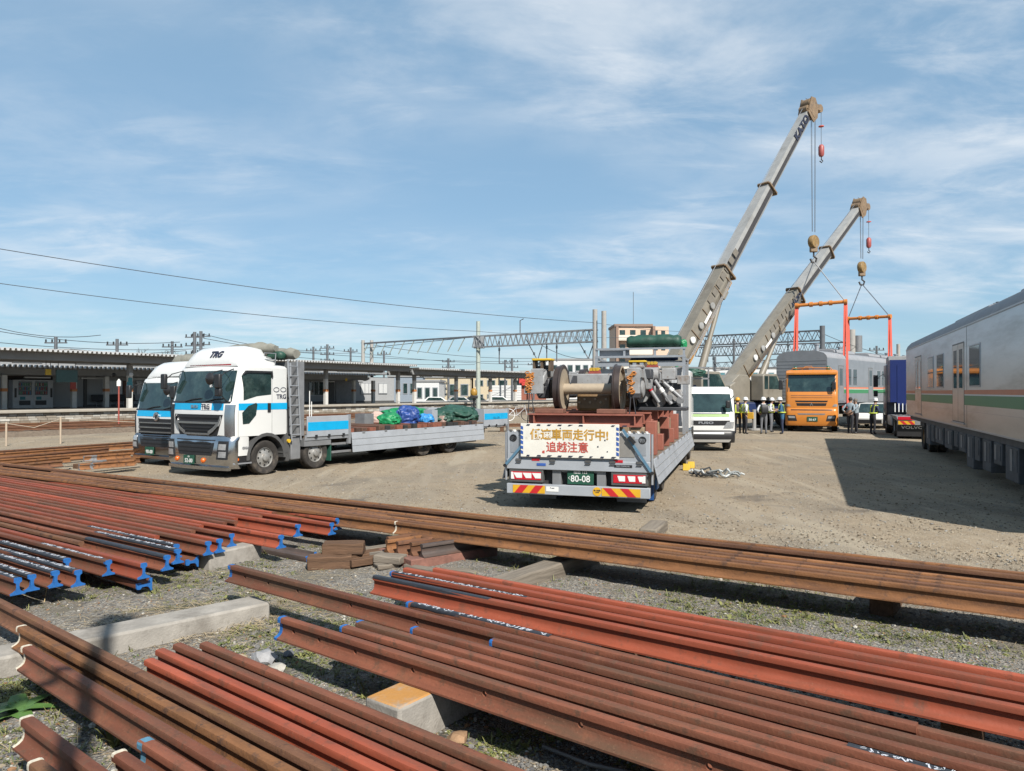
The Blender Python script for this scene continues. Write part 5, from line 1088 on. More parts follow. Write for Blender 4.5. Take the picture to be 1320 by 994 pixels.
chain(.50, .98, 2.42, 1.44, 'orange chain binder hanging on the left end of the front bogie'); chain(.50, -.86, 2.40, 1.44, 'orange chain binder hanging on the right end of the front bogie')
tarp_roll('tarpaulin_roll', M_CANVG, None, [w2(lt, U(8.35), .36, 3.43), w2(lt, U(8.35), -.4, 3.45), w2(lt, U(8.35), -1.12, 3.43)], .235, 'long dark green tarpaulin roll tied on the gantry of the load lorry', lump=.12, seed=2, n=14)
lump_bag('green_bundle', M_CANVBG, w2(lt, U(8.30), -1.17, 3.27), (.10, .10, .2), 'small bright green bundle at the end of the tarpaulin roll', 'bundle', 9)
tarp_roll('blue_sheet_roll', mat('navy_sheet', (.012, .025, .075), .6, var=.2), None, [w2(lt, U(8.70), .3, 2.98), w2(lt, U(8.70), -1.0, 2.98)], .10, 'dark blue folded sheet under the green tarpaulin roll', lump=.2, seed=12)
# yellow wheel chocks and a heap of slings on the yard
def chock(px, py, label):
    c = P(px, py, 0); b = MB(); b.prism([(-.14, 0), (.14, 0), (.14, .06), (-.02, .17), (-.06, .17)], -.09, .09, 'y'); o = b.build('wheel_chock', M_YEL, None, bevel=.012, loc=c, rotz=lt.rotation_euler.z); tag(o, label, 'chock', 'wheel chocks by the load lorry')
chock(885, 606, 'nearer yellow wheel chock beside the front wheels of the load lorry'); chock(891, 603, 'farther yellow wheel chock beside the front wheels of the load lorry')
def slings():
    c = P(917, 615, 0); t = thing('sling_heap', 'heap of grey and white lifting slings dumped on the sandy yard', 'slings', c); rg = random.Random(6)
    for k in range(9):
        pts = []; x, y = rg.gauss(0, .16), rg.gauss(0, .15); a = rg.random() * 6
        for i in range(9): pts.append((x, y, .03 + .02 * k * rg.random() + .05 * math.sin(i * 1.2 + k) ** 2)); a += rg.uniform(-.8, .8); x += .13 * math.cos(a); y += .10 * math.sin(a); x *= .93; y *= .9
        b = MB(); b.tube(pts, .026, 5); b.build('sling', [mat('sling_grey', (.24, .26, .26), .8), mat('sling_dark', (.05, .055, .06), .8), mat('sling_pale', (.55, .58, .58), .8)][k % 3], t, smooth=50)
slings()
# ================================================================== other vehicles
def small_lorry():
    f = Vector((-.12, -.99, 0)).normalized(); t = thing('small_lorry', 'small white lorry with a pale green stripe standing behind the load lorry', 'truck', (6.66, 25.6, 0), pose(f.x, f.y)); HW = 1.0
    prof = [(.70, .0), (1.10, .01), (1.30, -.03), (1.36, -.06), (1.98, -.26), (2.10, -.33)]; c = Cab(prof, -1.6, HW, rf=.14); c.shell(M_PAINTW, t)
    c.patch('windscreen', M_GLASS, t, (1.34, -.92, .92, 1.98, -.86, .86), ny=12); st = c.patch('green_stripe', mat('pale_green_stripe', (.38, .55, .22), .4, var=.05), t, (1.19, -.96, .96, 1.28, -.96, .96), nz=1)
    c.patch('navy_line', M_LETN, t, (1.285, -.95, .95, 1.31, -.95, .95), proud=.004, nz=1)
    gp = c.patch('name_panel', M_BLK, t, (.90, -.80, .74, 1.06, -.88, .82), proud=.012); lettering('maker_lettering', 'FUSO', .11, M_ALU, gp, (c.fx(0, 1.0) + .018, 0, .98), (0, 1, 0), (0, 0, 1), bold=.003, sx=1.9)
    for s in (-1, 1):
        c.patch('headlamp', M_LAMP, t, (.80, s * .58, s * .93, 1.02, s * .72, s * .96), proud=.014, ny=5); side_patch('side_window', M_GLASS, t, [(-.3, 1.36), (-.36, 1.92), (-1.0, 1.94), (-1.05, 1.36)], HW, .004, s)
        wheel(t, -1.1, s * .86, .36, .22, s); wheel(t, -4.0, s * .82, .36, .2, s, dual=True)
    bc = Cab([(.30, .0), (.42, .07), (.62, .07), (.70, .03)], -.4, HW, rf=.18); bc.shell(M_BLK, t, 'bumper'); bc.patch('bumper_lip', M_PAINTW, t, (.32, -.78, .78, .41, -.84, .84), proud=.02, nz=1); bc.patch('bumper_bar', M_PAINTW, t, (.60, -.86, .60, .66, -.86, .60), proud=.02, nz=1)
    b = MB(); b.box(-.4, -.95, .35, -1.6, .95, .72); b.build('cab_floor', M_CHASS, t)
    mirror_on_arm(t, (-.1, .95, 1.9), (.12, .72, 1.62), .14, .26); mirror_on_arm(t, (-.1, -.95, 1.9), (.10, -.62, 2.12), .2, .3)
    b = MB(); b.box(-.45, -.7, 2.14, -1.3, .85, 2.22); b.build('roof_hatch', M_PAINTW, t, bevel=.03); b = MB(); b.cyl((-.2, -.3, 1.40), (-.17, -.3, 1.43), .06, 8); b.build('dash_paper', M_LETW, t)
    b = MB(); b.box(-2.0, -1.0, .78, -5.6, 1.0, .90); b.build('bed', M_GREYP, t)
    b = MB()
    for y in (-.35, .35): b.box(-1.2, y - .04, .50, -5.4, y + .04, .78)
    b.build('chassis', M_CHASS, t)
    # loader crane and rack behind the cab
    b = MB(); b.box(-1.72, -.9, .78, -1.98, -.1, 2.3); b.build('crane_column', mat('crane_navy', (.03, .045, .10), .5), t, bevel=.03)
    b = MB()
    for y in (-.98, .3):
        b.box(-1.66, y, .78, -1.72, y + .05, 2.95)
    b.box(-1.66, -.98, 2.5, -1.72, .35, 2.56); b.box(-1.66, -.98, 2.9, -1.72, .35, 2.96); b.build('rack', M_GREYM, t)
    lump_bag('tarpaulin', M_CANVG, w2(t, -1.85, -.3, 2.6), (.5, .6, .3), 'dark sheet and gear heaped on the rack of the small white lorry', 'sheet', 21)
    b = MB(); b.cyl((-1.85, -.8, 2.95), (-1.85, -.8, 3.12), .06, 10); b.build('green_beacon', mat('green_beacon', (.02, .25, .12), .3), t)
small_lorry()
def orange_lorry():
    M_OR = mat('orange_vehicle_paint', (.66, .235, .035), .35, var=.05, scale=2, coat=.3); f = Vector((-.50, -.87, 0)); f = Vector((-.395, -.92, 0)).normalized()
    c0 = P(1046, 557, 0); t = thing('orange_lorry', 'orange heavy lorry with three diamond emblem facing the yard', 'truck', (c0.x, c0.y, 0), pose(f.x, f.y)); HW = 1.245
    prof = [(.95, .0), (1.78, .02), (1.98, -.02), (2.05, -.05), (2.95, -.20), (3.10, -.26)]; c = Cab(prof, -1.95, HW); c.shell(M_OR, t)
    c.patch('windscreen', M_GLASS, t, (2.05, -1.14, 1.14, 2.95, -1.10, 1.10), ny=12); c.patch('crease', M_LETN, t, (1.84, -1.2, 1.2, 1.86, -1.2, 1.2), proud=.004, nz=1); c.patch('crease', M_LETN, t, (1.74, -1.2, 1.2, 1.755, -1.2, 1.2), proud=.004, nz=1)
    b = MB(); b.loft([[(c.fx(y, 2.8) + q, y, z) for q, z in ((-.05, 2.95), (.16, 2.93), (.17, 3.02), (-.12, 3.13))] for y in (-1.2, -.8, 0, .8, 1.2)]); b.build('sun_visor', M_OR, t)
    for z0, z1, w in ((1.52, 1.60, .74), (1.33, 1.47, .68)): c.patch('grille_slot', M_BLK, t, (z0, -w, w, z1, -w - .04, w + .04), proud=.006, nz=1)
    b = MB(); x = c.fx(0, 1.4) + .012
    for k in range(3):
        a = math.pi / 2 + k * 2 * math.pi / 3; d = Vector((math.cos(a), math.sin(a))); n = Vector((-d.y, d.x)); b.prism([(0, 1.40), (d.x * .05 + n.x * .03, 1.40 + d.y * .05 + n.y * .03), (d.x * .1, 1.40 + d.y * .1), (d.x * .05 - n.x * .03, 1.40 + d.y * .05 - n.y * .03)], x, x + .015, 'x')
    b.build('diamond_emblem', M_CHROME, t)
    bc = Cab([(.32, .02), (.45, .09), (1.05, .09), (1.18, .05)], -.6, HW + .01, rf=.2, bow=.07); bc.shell(M_OR, t, 'bumper'); bc.patch('lower_slot', M_GREYM, t, (.88, -.62, .62, .95, -.66, .66), proud=.006, nz=1); bc.patch('gap_line', M_BLK, t, (1.10, -1.2, 1.2, 1.15, -1.2, 1.2), proud=.005, nz=1)
    for s in (-1, 1):
        h = bc.patch('headlamp', M_BLK, t, (.56, s * .68, s * 1.12, .86, s * .76, s * 1.16), proud=.008, ny=5); bc.patch('lamp_lens', M_LAMP, h, (.70, s * .76, s * 1.08, .81, s * .80, s * 1.1), proud=.016, ny=4, nz=1)
        c.patch('corner_lamp', M_LAMP, t, (1.30, s * .98, s * 1.2, 1.42, s * 1.06, s * 1.2), proud=.01, ny=4, nz=1)
        side_patch('side_window', M_GLASS, t, [(-.4, 2.05), (-.42, 2.72), (-1.2, 2.72), (-1.25, 2.1)], HW, .004, s); wheel(t, -1.35, s * 1.08, .5, .28, s); wheel(t, -3.2, s * 1.08, .5, .28, s); wheel(t, -6.5, s * 1.04, .5, .25, s, dual=True)
        b = MB(); b.lathe((-.62, s * .78, 3.18), (0, 0, 1), [(.001, 0), (.10, 0), (.10, .12), (.06, .18), (.001, .2)], 12); b.build('green_beacon', mat('green_beacon2', (.01, .10, .06), .25), t, smooth=40)
    plate(t, '50-67', bc.fx(.05, .65) + .012, .05, .66, w=.5, h=.24)
    b = MB(); b.tube([(-.45, -1.0, 3.13), (-.38, -.9, 3.26), (-.36, 0, 3.28), (-.38, .9, 3.26), (-.45, 1.0, 3.13)], .022, 6); b.tube([(-.42, -.5, 3.13), (-.40, -.3, 3.34), (-.40, .0, 3.36), (-.42, .15, 3.13)], .018, 6); b.build('roof_rail', M_OR, t)
    mirror_on_arm(t, (-.1, -1.15, 2.75), (.02, -1.46, 2.4), .2, .5); mirror_on_arm(t, (-.1, 1.15, 2.75), (.12, 1.05, 2.35), .2, .4)
    b = MB(); b.box(-.6, -1.1, .5, -1.9, 1.1, 1.0); b.build('engine_bay', M_CHASS, t); b = MB(); b.box(-2.0, -.5, .6, -8.5, .5, .9); b.build('chassis', M_CHASS, t); b = MB(); b.box(-2.2, -1.24, .95, -8.6, 1.24, 1.1); b.build('bed', M_GREYM, t)
    side_patch('door_step', M_BLK, t, [(-.6, .5), (-.6, .95), (-.85, .95), (-.85, .5)], HW, .004, 1)
orange_lorry()
# ---- train cars
M_STEEL_N = mat('brushed_stainless', (.66, .655, .64), .32, metal=.7, var=.10, scale=1.2, stretch=(.4, 1, 3), col2=(.42, .40, .37), c2amt=(.45, .7), bump=.03, bscale=8)
M_ROOF = mat('train_roof_grey', (.30, .31, .33), .6, var=.1, scale=2)
M_TOR = mat('train_orange_band', (.62, .19, .09), .45, var=.06); M_TGR = mat('train_green_band', (.035, .22, .085), .45, var=.06); M_TWH = mat('train_white_band', (.75, .75, .73), .45, var=.04)
M_UNDER = mat('underfloor_grey', (.075, .082, .092), .65, var=.3, scale=5, col2=(.045, .047, .05))
M_TGLASS = mat('train_glass', (.03, .04, .045), .05, var=.3, scale=2, spec=.7)
def train_car(name, label, loc, rz, Lc, zb, side, doors, wins, endwall, fine=True, zstripe=.95, dw=.46, ww=.36, M_STEEL=None):
    """x forward from the near end (0) to Lc; the seen side is y = side*1.42"""
    M_STEEL = M_STEEL or M_STEEL_N
    t = thing(name, label, 'train car', loc, rz); HW = 1.42; zt = zb + 2.50; s = side
    sec = [(-HW, zb), (HW, zb), (HW, zt), (HW - .05, zt + .13), (HW - .18, zt + .27), (HW - .55, zt + .39), (0, zt + .45), (-HW + .55, zt + .39), (-HW + .18, zt + .27), (-HW + .05, zt + .13), (-HW, zt)]
    b = MB(); b.prism(sec, 0, Lc, 'x'); body = b.build('body', [M_STEEL, M_ROOF], t, smooth=25)
    for p in body.data.polygons:
        if p.normal.z > .25: p.material_index = 1
    # bands, broken by the doors
    cuts = sorted([0] + [q for d in doors for q in (d - dw - .01, d + dw + .01)] + [Lc])
    for a, c_ in zip(cuts[::2], cuts[1::2]):
        for z0, z1, m_ in ((zstripe + .0, zstripe + .10, M_TOR), (zstripe - .03, zstripe - .002, M_TWH), (zstripe - .26, zstripe - .032, M_TGR)):
            for ss in (s,): b = MB(); b.box(a + .01, ss * (HW - .02), zb + z0, c_ - .01, ss * (HW + .004), zb + z1); b.build('band', m_, t)
    for d in doors:
        b = MB(); b.box(d - dw, s * (HW - .05), zb + .12, d + dw, s * (HW + .0025), zb + 2.12); dr = b.build('door', mat('door_recess', (.12, .12, .12), .5), t)
        for k in (-1, 1) if fine else (0,):
            w = dw * (.92 if fine else 1.84); kc = k * dw * .48
            b = MB(); b.box(d + kc - w / 2, s * (HW - .03), zb + .15, d + kc + w / 2, s * (HW + .006), zb + 2.08); lf = b.build('door_leaf', M_STEEL, dr); b = MB(); b.box(d + kc - w * .3, s * (HW - .0), zb + .98, d + kc + w * .3, s * (HW + .009), zb + 1.95); b.build('door_pane', M_TGLASS, lf, bevel=.003)
        b = MB(); b.box(d - dw - .05, s * (HW - .01), zb + .09, d + dw + .05, s * (HW + .03), zb + .12); b.build('door_sill', M_ALU, dr)
    for w in wins:
        b = MB(); b.box(w - ww, s * (HW - .03), zb + 1.0, w + ww, s * (HW + .012), zb + 1.98); fr = b.build('window', M_ALU, t, bevel=.008); b = MB(); b.box(w - ww + .035, s * (HW - .02), zb + 1.03, w + ww - .035, s * (HW + .0135), zb + 1.95); b.build('rubber_seal', M_BLK, fr)
        for z0, z1 in ((1.04, 1.45), (1.49, 1.94)): b = MB(); b.box(w - ww + .05, s * (HW - .0), zb + z0, w + ww - .05, s * (HW + .015), zb + z1); b.build('pane', M_TGLASS, fr)
    if fine:
        for k in range(2):
            x = Lc - 11.9 - 7.4 * k; b = MB(); b.box(x - .003, s * HW, zb + .03, x + .003, s * (HW + .0035), zt - .02); b.build('panel_joint', M_UNDER, t)
        for z in (.0, .42, .78, 2.46): b = MB(); b.box(0, s * HW, zb + z, Lc, s * (HW + (.012 if z in (.0, 2.46) else .002)), zb + z + (.03 if z in (.0, 2.46) else .008)); b.build('edge_trim', M_ALU, t)
    # roof gear
    for x, l in ((Lc * .25, 3.6), (Lc * .60, 4.6)):
        b = MB(); b.prism([(-.75, zt + .42), (-.70, zt + .58), (-.45, zt + .66), (.45, zt + .66), (.70, zt + .58), (.75, zt + .42)], x - l / 2, x + l / 2, 'x'); u = b.build('roof_unit', M_ROOF, t, bevel=.03)
        for k in range(int(l / .3)): b = MB(); b.box(x - l / 2 + .1 + k * .3, -.5, zt + .66, x - l / 2 + .25 + k * .3, .5, zt + .675); b.build('roof_grille', M_DGREY, u)
    for x in ((Lc - 17.4,) if fine else (1.0, 4.8, Lc - 1.2, Lc - 3.5, Lc - 5.6)): b = MB(); b.cyl((x, s * .5, zt + .4), (x, s * .5, zt + .78), .12, 12); b.cyl((x, s * .5, zt + .78), (x, s * .5, zt + .84), .17, 12); b.build('vent', M_ALU, t, smooth=40)
    if endwall:
        for k in range(12): z = zb + .25 + k * .19; b = MB(); b.box(-.012, -HW + .06, z, .0, HW - .06, z + .05); b.build('corrugation', M_STEEL, t)
        b = MB(); b.box(-.03, -.42, zb + .05, -.0125, .42, zb + 2.0); b.build('gangway_door', M_UNDER, t)
    # underfloor
    b = MB(); b.box(.15, -1.3, zb - .16, Lc - .15, 1.3, zb - .002); b.build('underframe', M_UNDER, t)
    rg = random.Random(int(Lc * 10) + 1); x = Lc * .22
    while x < Lc * .76:
        l = .5 + 1.0 * rg.random(); h = .40 + .42 * rg.random(); b = MB(); b.box(x, s * 1.30, zb - .165 - h, x + l, s * .55, zb - .165); e = b.build('equipment_box', M_UNDER, t, bevel=.02)
        for k in range(int(l / .35)): b = MB(); b.box(x + .08 + k * .35, s * 1.30, zb - .30 - h * .5, x + .26 + k * .35, s * 1.31, zb - .22); b.build('box_cover', M_GREYM if k % 2 else M_UNDER, e)
        x += l + .08 + .25 * rg.random()
    for k in range(2): b = MB(); b.tube([(Lc * .2, s * (1.1 - .3 * k), zb - .3), (Lc * .5, s * (1.1 - .3 * k), zb - .36), (Lc * .8, s * (1.1 - .3 * k), zb - .3)], .025, 6); b.build('air_pipe', M_GREYM, t)
    return t
T_D = Vector((.37, .929, 0)).normalized(); T_L = Vector((-T_D.y, T_D.x, 0))
far_end = Vector((15.3, 28.9, 0)) ; near_end = far_end - T_D * 20.6
train_car('train_car', 'stainless steel train car with orange and green bands resting on road trailers', near_end - T_L * 1.42, pose(T_D.x, T_D.y), 20.6, 1.16, 1, [20.6 - 3.38, 20.6 - 10.8], [20.6 - 6.25, 20.6 - 8.05, 20.6 - 12.85], False, zstripe=.83, dw=.80, ww=.60)
def dolly(u, label):
    o = near_end - T_L * 1.42 + T_D * u; t = thing('trailer_dolly', label, 'trailer', (o.x, o.y, 0), pose(T_D.x, T_D.y))
    for x in (-.62, .62):
        for s in (1, -1): wheel(t, x, s * 1.02, .46, .26, s, dual=True, rim=mat('rusty_rim', (.30, .16, .06), .7, var=.3, scale=10))
        b = MB(); b.cyl((x, -1, .46), (x, 1, .46), .07, 8); b.build('axle', M_CHASS, t)
    b = MB(); b.box(-1.6, -.5, .62, 1.6, .5, .90); b.box(-.5, -1.25, .86, .5, 1.25, .98); b.build('dolly_frame', M_CHASS, t)
    b = MB(); b.box(-1.4, .55, .42, -1.44, 1.25, .74); lb = b.build('lamp_board', M_LETW, t)
    b = MB(); b.prism([(1.20, .48), (.98, .48), (1.09, .68)], -1.447, -1.441, 'x'); b.build('red_triangle', M_HAZR, lb); b = MB(); b.lathe((-1.44, .75, .58), (-1, 0, 0), [(.1, 0), (.1, .008), (.001, .01)], 14); b.build('dark_lamp', M_BLK, lb)
dolly(17.6, 'twin axle trailer dolly with a red triangle under the train car end by the tractor'); dolly(3.0, 'twin axle trailer dolly under the near end of the train car')
def tractor():
    M_NAVY = mat('navy_cab_paint', (.010, .016, .045), .3, var=.1, coat=.3); M_BL = mat('royal_blue_panel', (.007, .020, .125), .4, var=.1, scale=2)
    T_DV = T_D; rear = P(1157, 566, 0); t = thing('tractor_unit', 'dark blue tractor unit with blue equipment box hauling the train car', 'truck', (rear.x + T_DV.x * 6.6 + T_L.x * -1.2, rear.y + T_DV.y * 6.6 + T_L.y * -1.2, 0), pose(T_DV.x, T_DV.y))
    prof = [(.9, .0), (1.6, .02), (1.9, .0), (2.0, -.03), (3.0, -.2), (3.35, -.35)]; c = Cab(prof, -2.0, 1.22); c.shell(M_NAVY, t); c.patch('windscreen', M_GLASS, t, (2.0, -1.1, 1.1, 2.95, -1.05, 1.05), ny=10)
    for s in (1, -1): side_patch('side_window', M_GLASS, t, [(-.4, 2.0), (-.45, 2.8), (-1.2, 2.8), (-1.25, 2.0)], 1.22, .004, s)
    bc = Cab([(.3, .02), (.45, .08), (.95, .06)], -.6, 1.24, rf=.2); bc.shell(M_NAVY, t, 'bumper'); b = MB(); b.box(-.6, -1.15, .5, -2.0, 1.15, .95); b.build('engine_bay', M_CHASS, t)
    b = MB(); b.prism([(-.9, 3.4), (-1.0, 3.75), (-1.95, 3.80), (-2.0, 3.4)], -1.1, 1.15, 'y'); b.build('roof_fairing', mat('grey_fairing', (.28, .28, .28), .5), t, bevel=.04)
    mirror_on_arm(t, (-.2, 1.2, 2.95), (-.02, 1.55, 2.6), .22, .62); mirror_on_arm(t, (-.2, 1.2, 2.0), (-.02, 1.55, 1.95), .2, .3)
    b = MB(); b.box(-2.25, -1.2, 1.55, -3.5, 1.2, 3.55); bxo = b.build('equipment_box', M_BL, t, bevel=.01)
    for z in (1.75, 2.3, 2.85, 3.4): b = MB(); b.box(-2.7, 1.2, z, -2.8, 1.215, z + .08); b.build('box_latch', M_ALU, bxo)
    b = MB(); b.box(-3.5, -1.0, 1.2, -3.52, .9, 3.3); b.build('ribbed_panel', M_BL, bxo)
    b = MB()
    for k in range(14): b.box(-3.55, -1.1 + k * .16, 1.1, -3.60, -1.06 + k * .16, 1.5)
    b.build('rear_grille', M_LETW, t)['kind'] = 'stuff'
    b = MB(); b.box(-2.1, -.5, .6, -6.55, .5, .95); b.build('chassis', M_CHASS, t); b = MB(); b.prism([(-3.6, .98), (-6.2, .98), (-6.6, .85), (-6.6, .78), (-3.6, .9)], -1.2, 1.2, 'y'); b.build('rear_deck', M_GREYM, t)
    b = MB(); b.cyl((-4.9, 0, .99), (-4.9, 0, 1.10), .55, 20); b.build('coupling_plate', mat('sky_blue_metal', (.10, .28, .42), .4, var=.2), t, smooth=40)
    b = MB(); b.box(-2.2, .75, .45, -3.6, 1.2, .95); b.build('fuel_tank', M_ALU, t, bevel=.06)
    for s in (1, -1):
        wheel(t, -1.4, s * 1.06, .5, .3, s); wheel(t, -4.4, s * 1.0, .5, .26, s, dual=True); wheel(t, -5.7, s * 1.0, .5, .26, s, dual=True)
    b = MB(); b.box(-6.62, -1.2, .62, -6.7, 1.2, .80); rb = b.build('rear_bar', M_GREYM, t)
    for s in (1, -1):
        b = MB(); b.box(-6.72, s * .60, .83, -6.64, s * 1.2, .97); b.build('tail_lamp', M_REDL, t, bevel=.01); b = MB(); b.box(-6.71, s * .55, .64, -6.695, s * 1.18, .79); hp = b.build('hazard_panel', M_HAZY, t)
        for k in range(2): q = MB(); y = s * 1.12 - s * .3 * k; q.prism([(y, .788), (y - s * .14, .788), (y - s * .28, .642), (y - s * .14, .642)], -6.713, -6.708, 'x'); q.build('red_stripe', M_HAZR, hp)
    b = MB(); b.box(-6.45, -1.2, .12, -6.48, 1.2, .6); mf = b.build('mud_flap', M_BLK, t); lettering('flap_lettering', 'VOLVO', .17, M_LETW, mf, (-6.483, .62, .50), (0, -1, 0), (0, 0, 1), bold=.004, sx=1.5)
tractor()
far = train_car('train_car', 'grey train car with orange and green bands hanging in red slings between the cranes', (16.2, 41.7, 0), pose(.67, .742), 20.0, 1.42, -1, [2.2, 7.6], [3.6, 4.6, 9.2, 10.2, 11.8, 12.8], True, fine=False, zstripe=.80, M_STEEL=mat('weathered_car_grey', (.30, .315, .335), .45, metal=.4, var=.12, scale=1.5))
# white car behind the group
def white_car():
    c = P(1108, 536, 0); t = thing('white_car', 'white car partly hidden behind the tractor unit', 'car', (21.0, 43.0, 0), math.atan2(-.80, -.6)); M = M_PAINTW
    b = MB(); b.prism([(2.1, .25), (2.15, .62), (1.1, .85), (.5, 1.38), (-1.2, 1.42), (-1.9, .95), (-2.1, .85), (-2.1, .28)], -.82, .82, 'y'); b.build('body', M, t, bevel=.08, bseg=3)
    for s in (1, -1):
        b = MB(); b.prism([(.95, .9), (.45, 1.32), (-1.1, 1.35), (-1.6, .95)], s * .80, s * .826, 'y'); b.build('side_window', M_GLASS, t)
        for x in (1.3, -1.3): wheel(t, x, s * .74, .31, .2, s, n=20)
    b = MB(); b.prism([(1.14, .88), (.54, 1.36), (.50, 1.34), (1.10, .86)], -.7, .7, 'y'); b.build('windscreen', M_GLASS, t); b = MB(); b.box(2.12, -.7, .3, 2.17, .7, .5); b.build('bumper', M_BLK, t)
white_car()

# ================================================================== cranes
M_CR = mat('crane_khaki_paint', (.255, .232, .19), .5, var=.14, scale=2, col2=(.19, .165, .13), c2amt=(.5, .7))
M_CRG = mat('crane_grey_boom', (.37, .37, .36), .42, var=.14, scale=2, col2=(.27, .265, .25), c2amt=(.52, .7))
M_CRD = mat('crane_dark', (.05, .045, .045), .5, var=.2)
M_CRB = mat('crane_brown_steel', (.25, .17, .10), .55, var=.3, scale=5, col2=(.15, .11, .08))
M_SLING = mat('red_webbing', (.72, .10, .06), .7, var=.1, scale=5)
M_SPR = mat('orange_spreader', (.62, .22, .04), .5, var=.12)
M_ROPE = mat('steel_rope', (.12, .14, .17), .5, var=.1)
def boom_box(t, a, c, w, h, name, m, under=None, taper=.0):
    """octagonal telescope section from a to c"""
    a, c = Vector(a), Vector(c); d = (c - a).normalized(); s = d.cross(Vector((0, 0, 1))).normalized(); u = s.cross(d).normalized(); b = MB()
    sec = [(-.5, .5), (.5, .5), (.5, -.12), (.36, -.42), (.18, -.5), (-.18, -.5), (-.36, -.42), (-.5, -.12)]
    b.loft([[p + s * (x * w) + u * (y * h) for x, y in sec] for p in (a, c)]); return b.build(name, m, t), d, s, u
def crane(name, label, pivot, tip, sections, letters, loc_xy, rz, body=True, big='KATO', hookz=None, cabside=1):
    t = thing(name, label, 'crane', (loc_xy[0], loc_xy[1], 0), 0.0); o = Vector((loc_xy[0], loc_xy[1], 0)); a = Vector(pivot) - o; e = Vector(tip) - o; L = (e - a).length; d = (e - a).normalized()
    side = d.cross(Vector((0, 0, 1))).normalized(); up = side.cross(d).normalized(); face = -side if (-side).dot(-(Vector(pivot))) > side.dot(-(Vector(pivot))) else side
    face = side if side.y < 0 else -side
    prev = 0; w, h = .72, .96
    for k, fr in enumerate(sections):
        sec, *_ = boom_box(t, a + d * (prev * L - (.6 if k else 0)), a + d * (fr * L), w, h, 'boom_section', M_CR if k == 0 else M_CRG)
        # dark lower flank and collar
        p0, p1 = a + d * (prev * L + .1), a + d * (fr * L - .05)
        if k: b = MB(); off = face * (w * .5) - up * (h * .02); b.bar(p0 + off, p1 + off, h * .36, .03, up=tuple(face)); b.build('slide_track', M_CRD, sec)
        b = MB(); q = a + d * (fr * L)
        for s_ in (1, -1): b.bar(q + side * (s_ * w * .56) + up * (h * .55), q + side * (s_ * w * .56) - up * (h * .52), .16, .08, up=tuple(d))
        b.bar(q + side * (w * .6) + up * (h * .55), q - side * (w * .6) + up * (h * .55), .16, .08, up=tuple(d)); b.bar(q + side * (w * .6) - up * (h * .53), q - side * (w * .6) - up * (h * .53), .16, .08, up=tuple(d)); b.build('boom_collar', M_CRB, sec)
        prev = fr; w *= .84; h *= .82
    # head with sheaves
    b = MB()
    for s_ in (1, -1):
        off = side * (s_ * .32); pts = [e - d * .2 + up * .30, e + d * .75 + up * .62, e + d * 1.0 + up * .30, e + d * .75 - up * .25, e + d * .2 - up * .55, e - d * .3 - up * .45]
        b.add([p + off - side * .03 for p in pts] + [p + off + side * .03 for p in pts], [tuple(range(6)), tuple(range(11, 5, -1))] + [(i, (i + 1) % 6, 6 + (i + 1) % 6, 6 + i) for i in range(6)])
    hd = b.build('boom_head', M_CRB, t)
    for q, r in ((e + d * .55 + up * .36, .26), (e + d * .32 - up * .28, .30), (e + d * .05 + up * .35, .2)): b = MB(); b.cyl(q - side * .26, q + side * .26, r, 18); b.build('sheave', M_CRB, hd, smooth=40)
    hv = Vector((d.x, d.y, 0)).normalized(); jt = e + d * .85 + hv * .75 - Vector((0, 0, .05))
    b = MB(); b.bar(e + d * .7 + up * .15, jt, .28, .30); b.cyl(jt - side * .12, jt + side * .12, .24, 16); b.build('jib_sheave', M_CRB, hd)
    b = MB(); b.tube([e + d * .7 + up * .65, jt + Vector((0, 0, .25))], .015, 5); b.build('jib_stay', M_ROPE, hd)
    # auxiliary hook
    za = jt + hv * .22; b = MB(); b.tube([za, za - Vector((0, 0, 2.1))], .016, 5); b.build('auxiliary_rope', M_ROPE, t)
    ba = za - Vector((0, 0, 2.1)); b = MB(); b.lathe(ba + Vector((0, 0, 1.05)), (0, 0, 1), [(.001, 0), (.16, .02), (.16, .06), (.001, .1)], 12); b.build('rope_weight', M_SLING, t)
    b = MB(); b.lathe(ba - Vector((0, 0, .75)), (0, 0, 1), [(.001, 0), (.12, .03), (.17, .15), (.17, .6), (.10, .72), (.001, .76)], 14); b.build('auxiliary_hook_block', mat('faded_red_block', (.40, .09, .08), .5, var=.15), t, smooth=40)
    b = MB(); b.tube([ba - Vector((0, 0, .75)), ba - Vector((0, 0, .92)), ba + Vector((.10, 0, -1.0)), ba + Vector((.02, 0, -1.1)), ba + Vector((-.10, 0, -1.0))], .035, 6); b.build('auxiliary_hook', M_CRD, t)
    # main ropes and block
    mp = e + d * .35 - up * .55; hz = hookz
    for k, dx in enumerate((-.22, -.14, .16, .24)):
        b = MB(); b.tube([mp + hv * dx, Vector((mp.x + hv.x * dx * .7, mp.y + hv.y * dx * .7, hz + .6))], .013, 5); b.build('hoist_rope', M_ROPE, t)
    c = Vector((mp.x, mp.y, hz)); b = MB(); b.lathe(c - side * .16, side, [(.001, 0), (.36, 0), (.40, .05), (.40, .27), (.36, .32), (.001, .32)], 18); b.prism([(0, 0)] * 3, 0, 0) if False else None; hb = b.build('hook_block', mat('block_yellow_brown', (.30, .19, .07), .5, var=.35, scale=6, col2=(.12, .09, .06)), t, smooth=40)
    b = MB(); b.box(c.x - .22, c.y - .12, c.z - .62, c.x + .22, c.y + .12, c.z - .15); b.build('block_cheek', M_CRB, hb, bevel=.05)
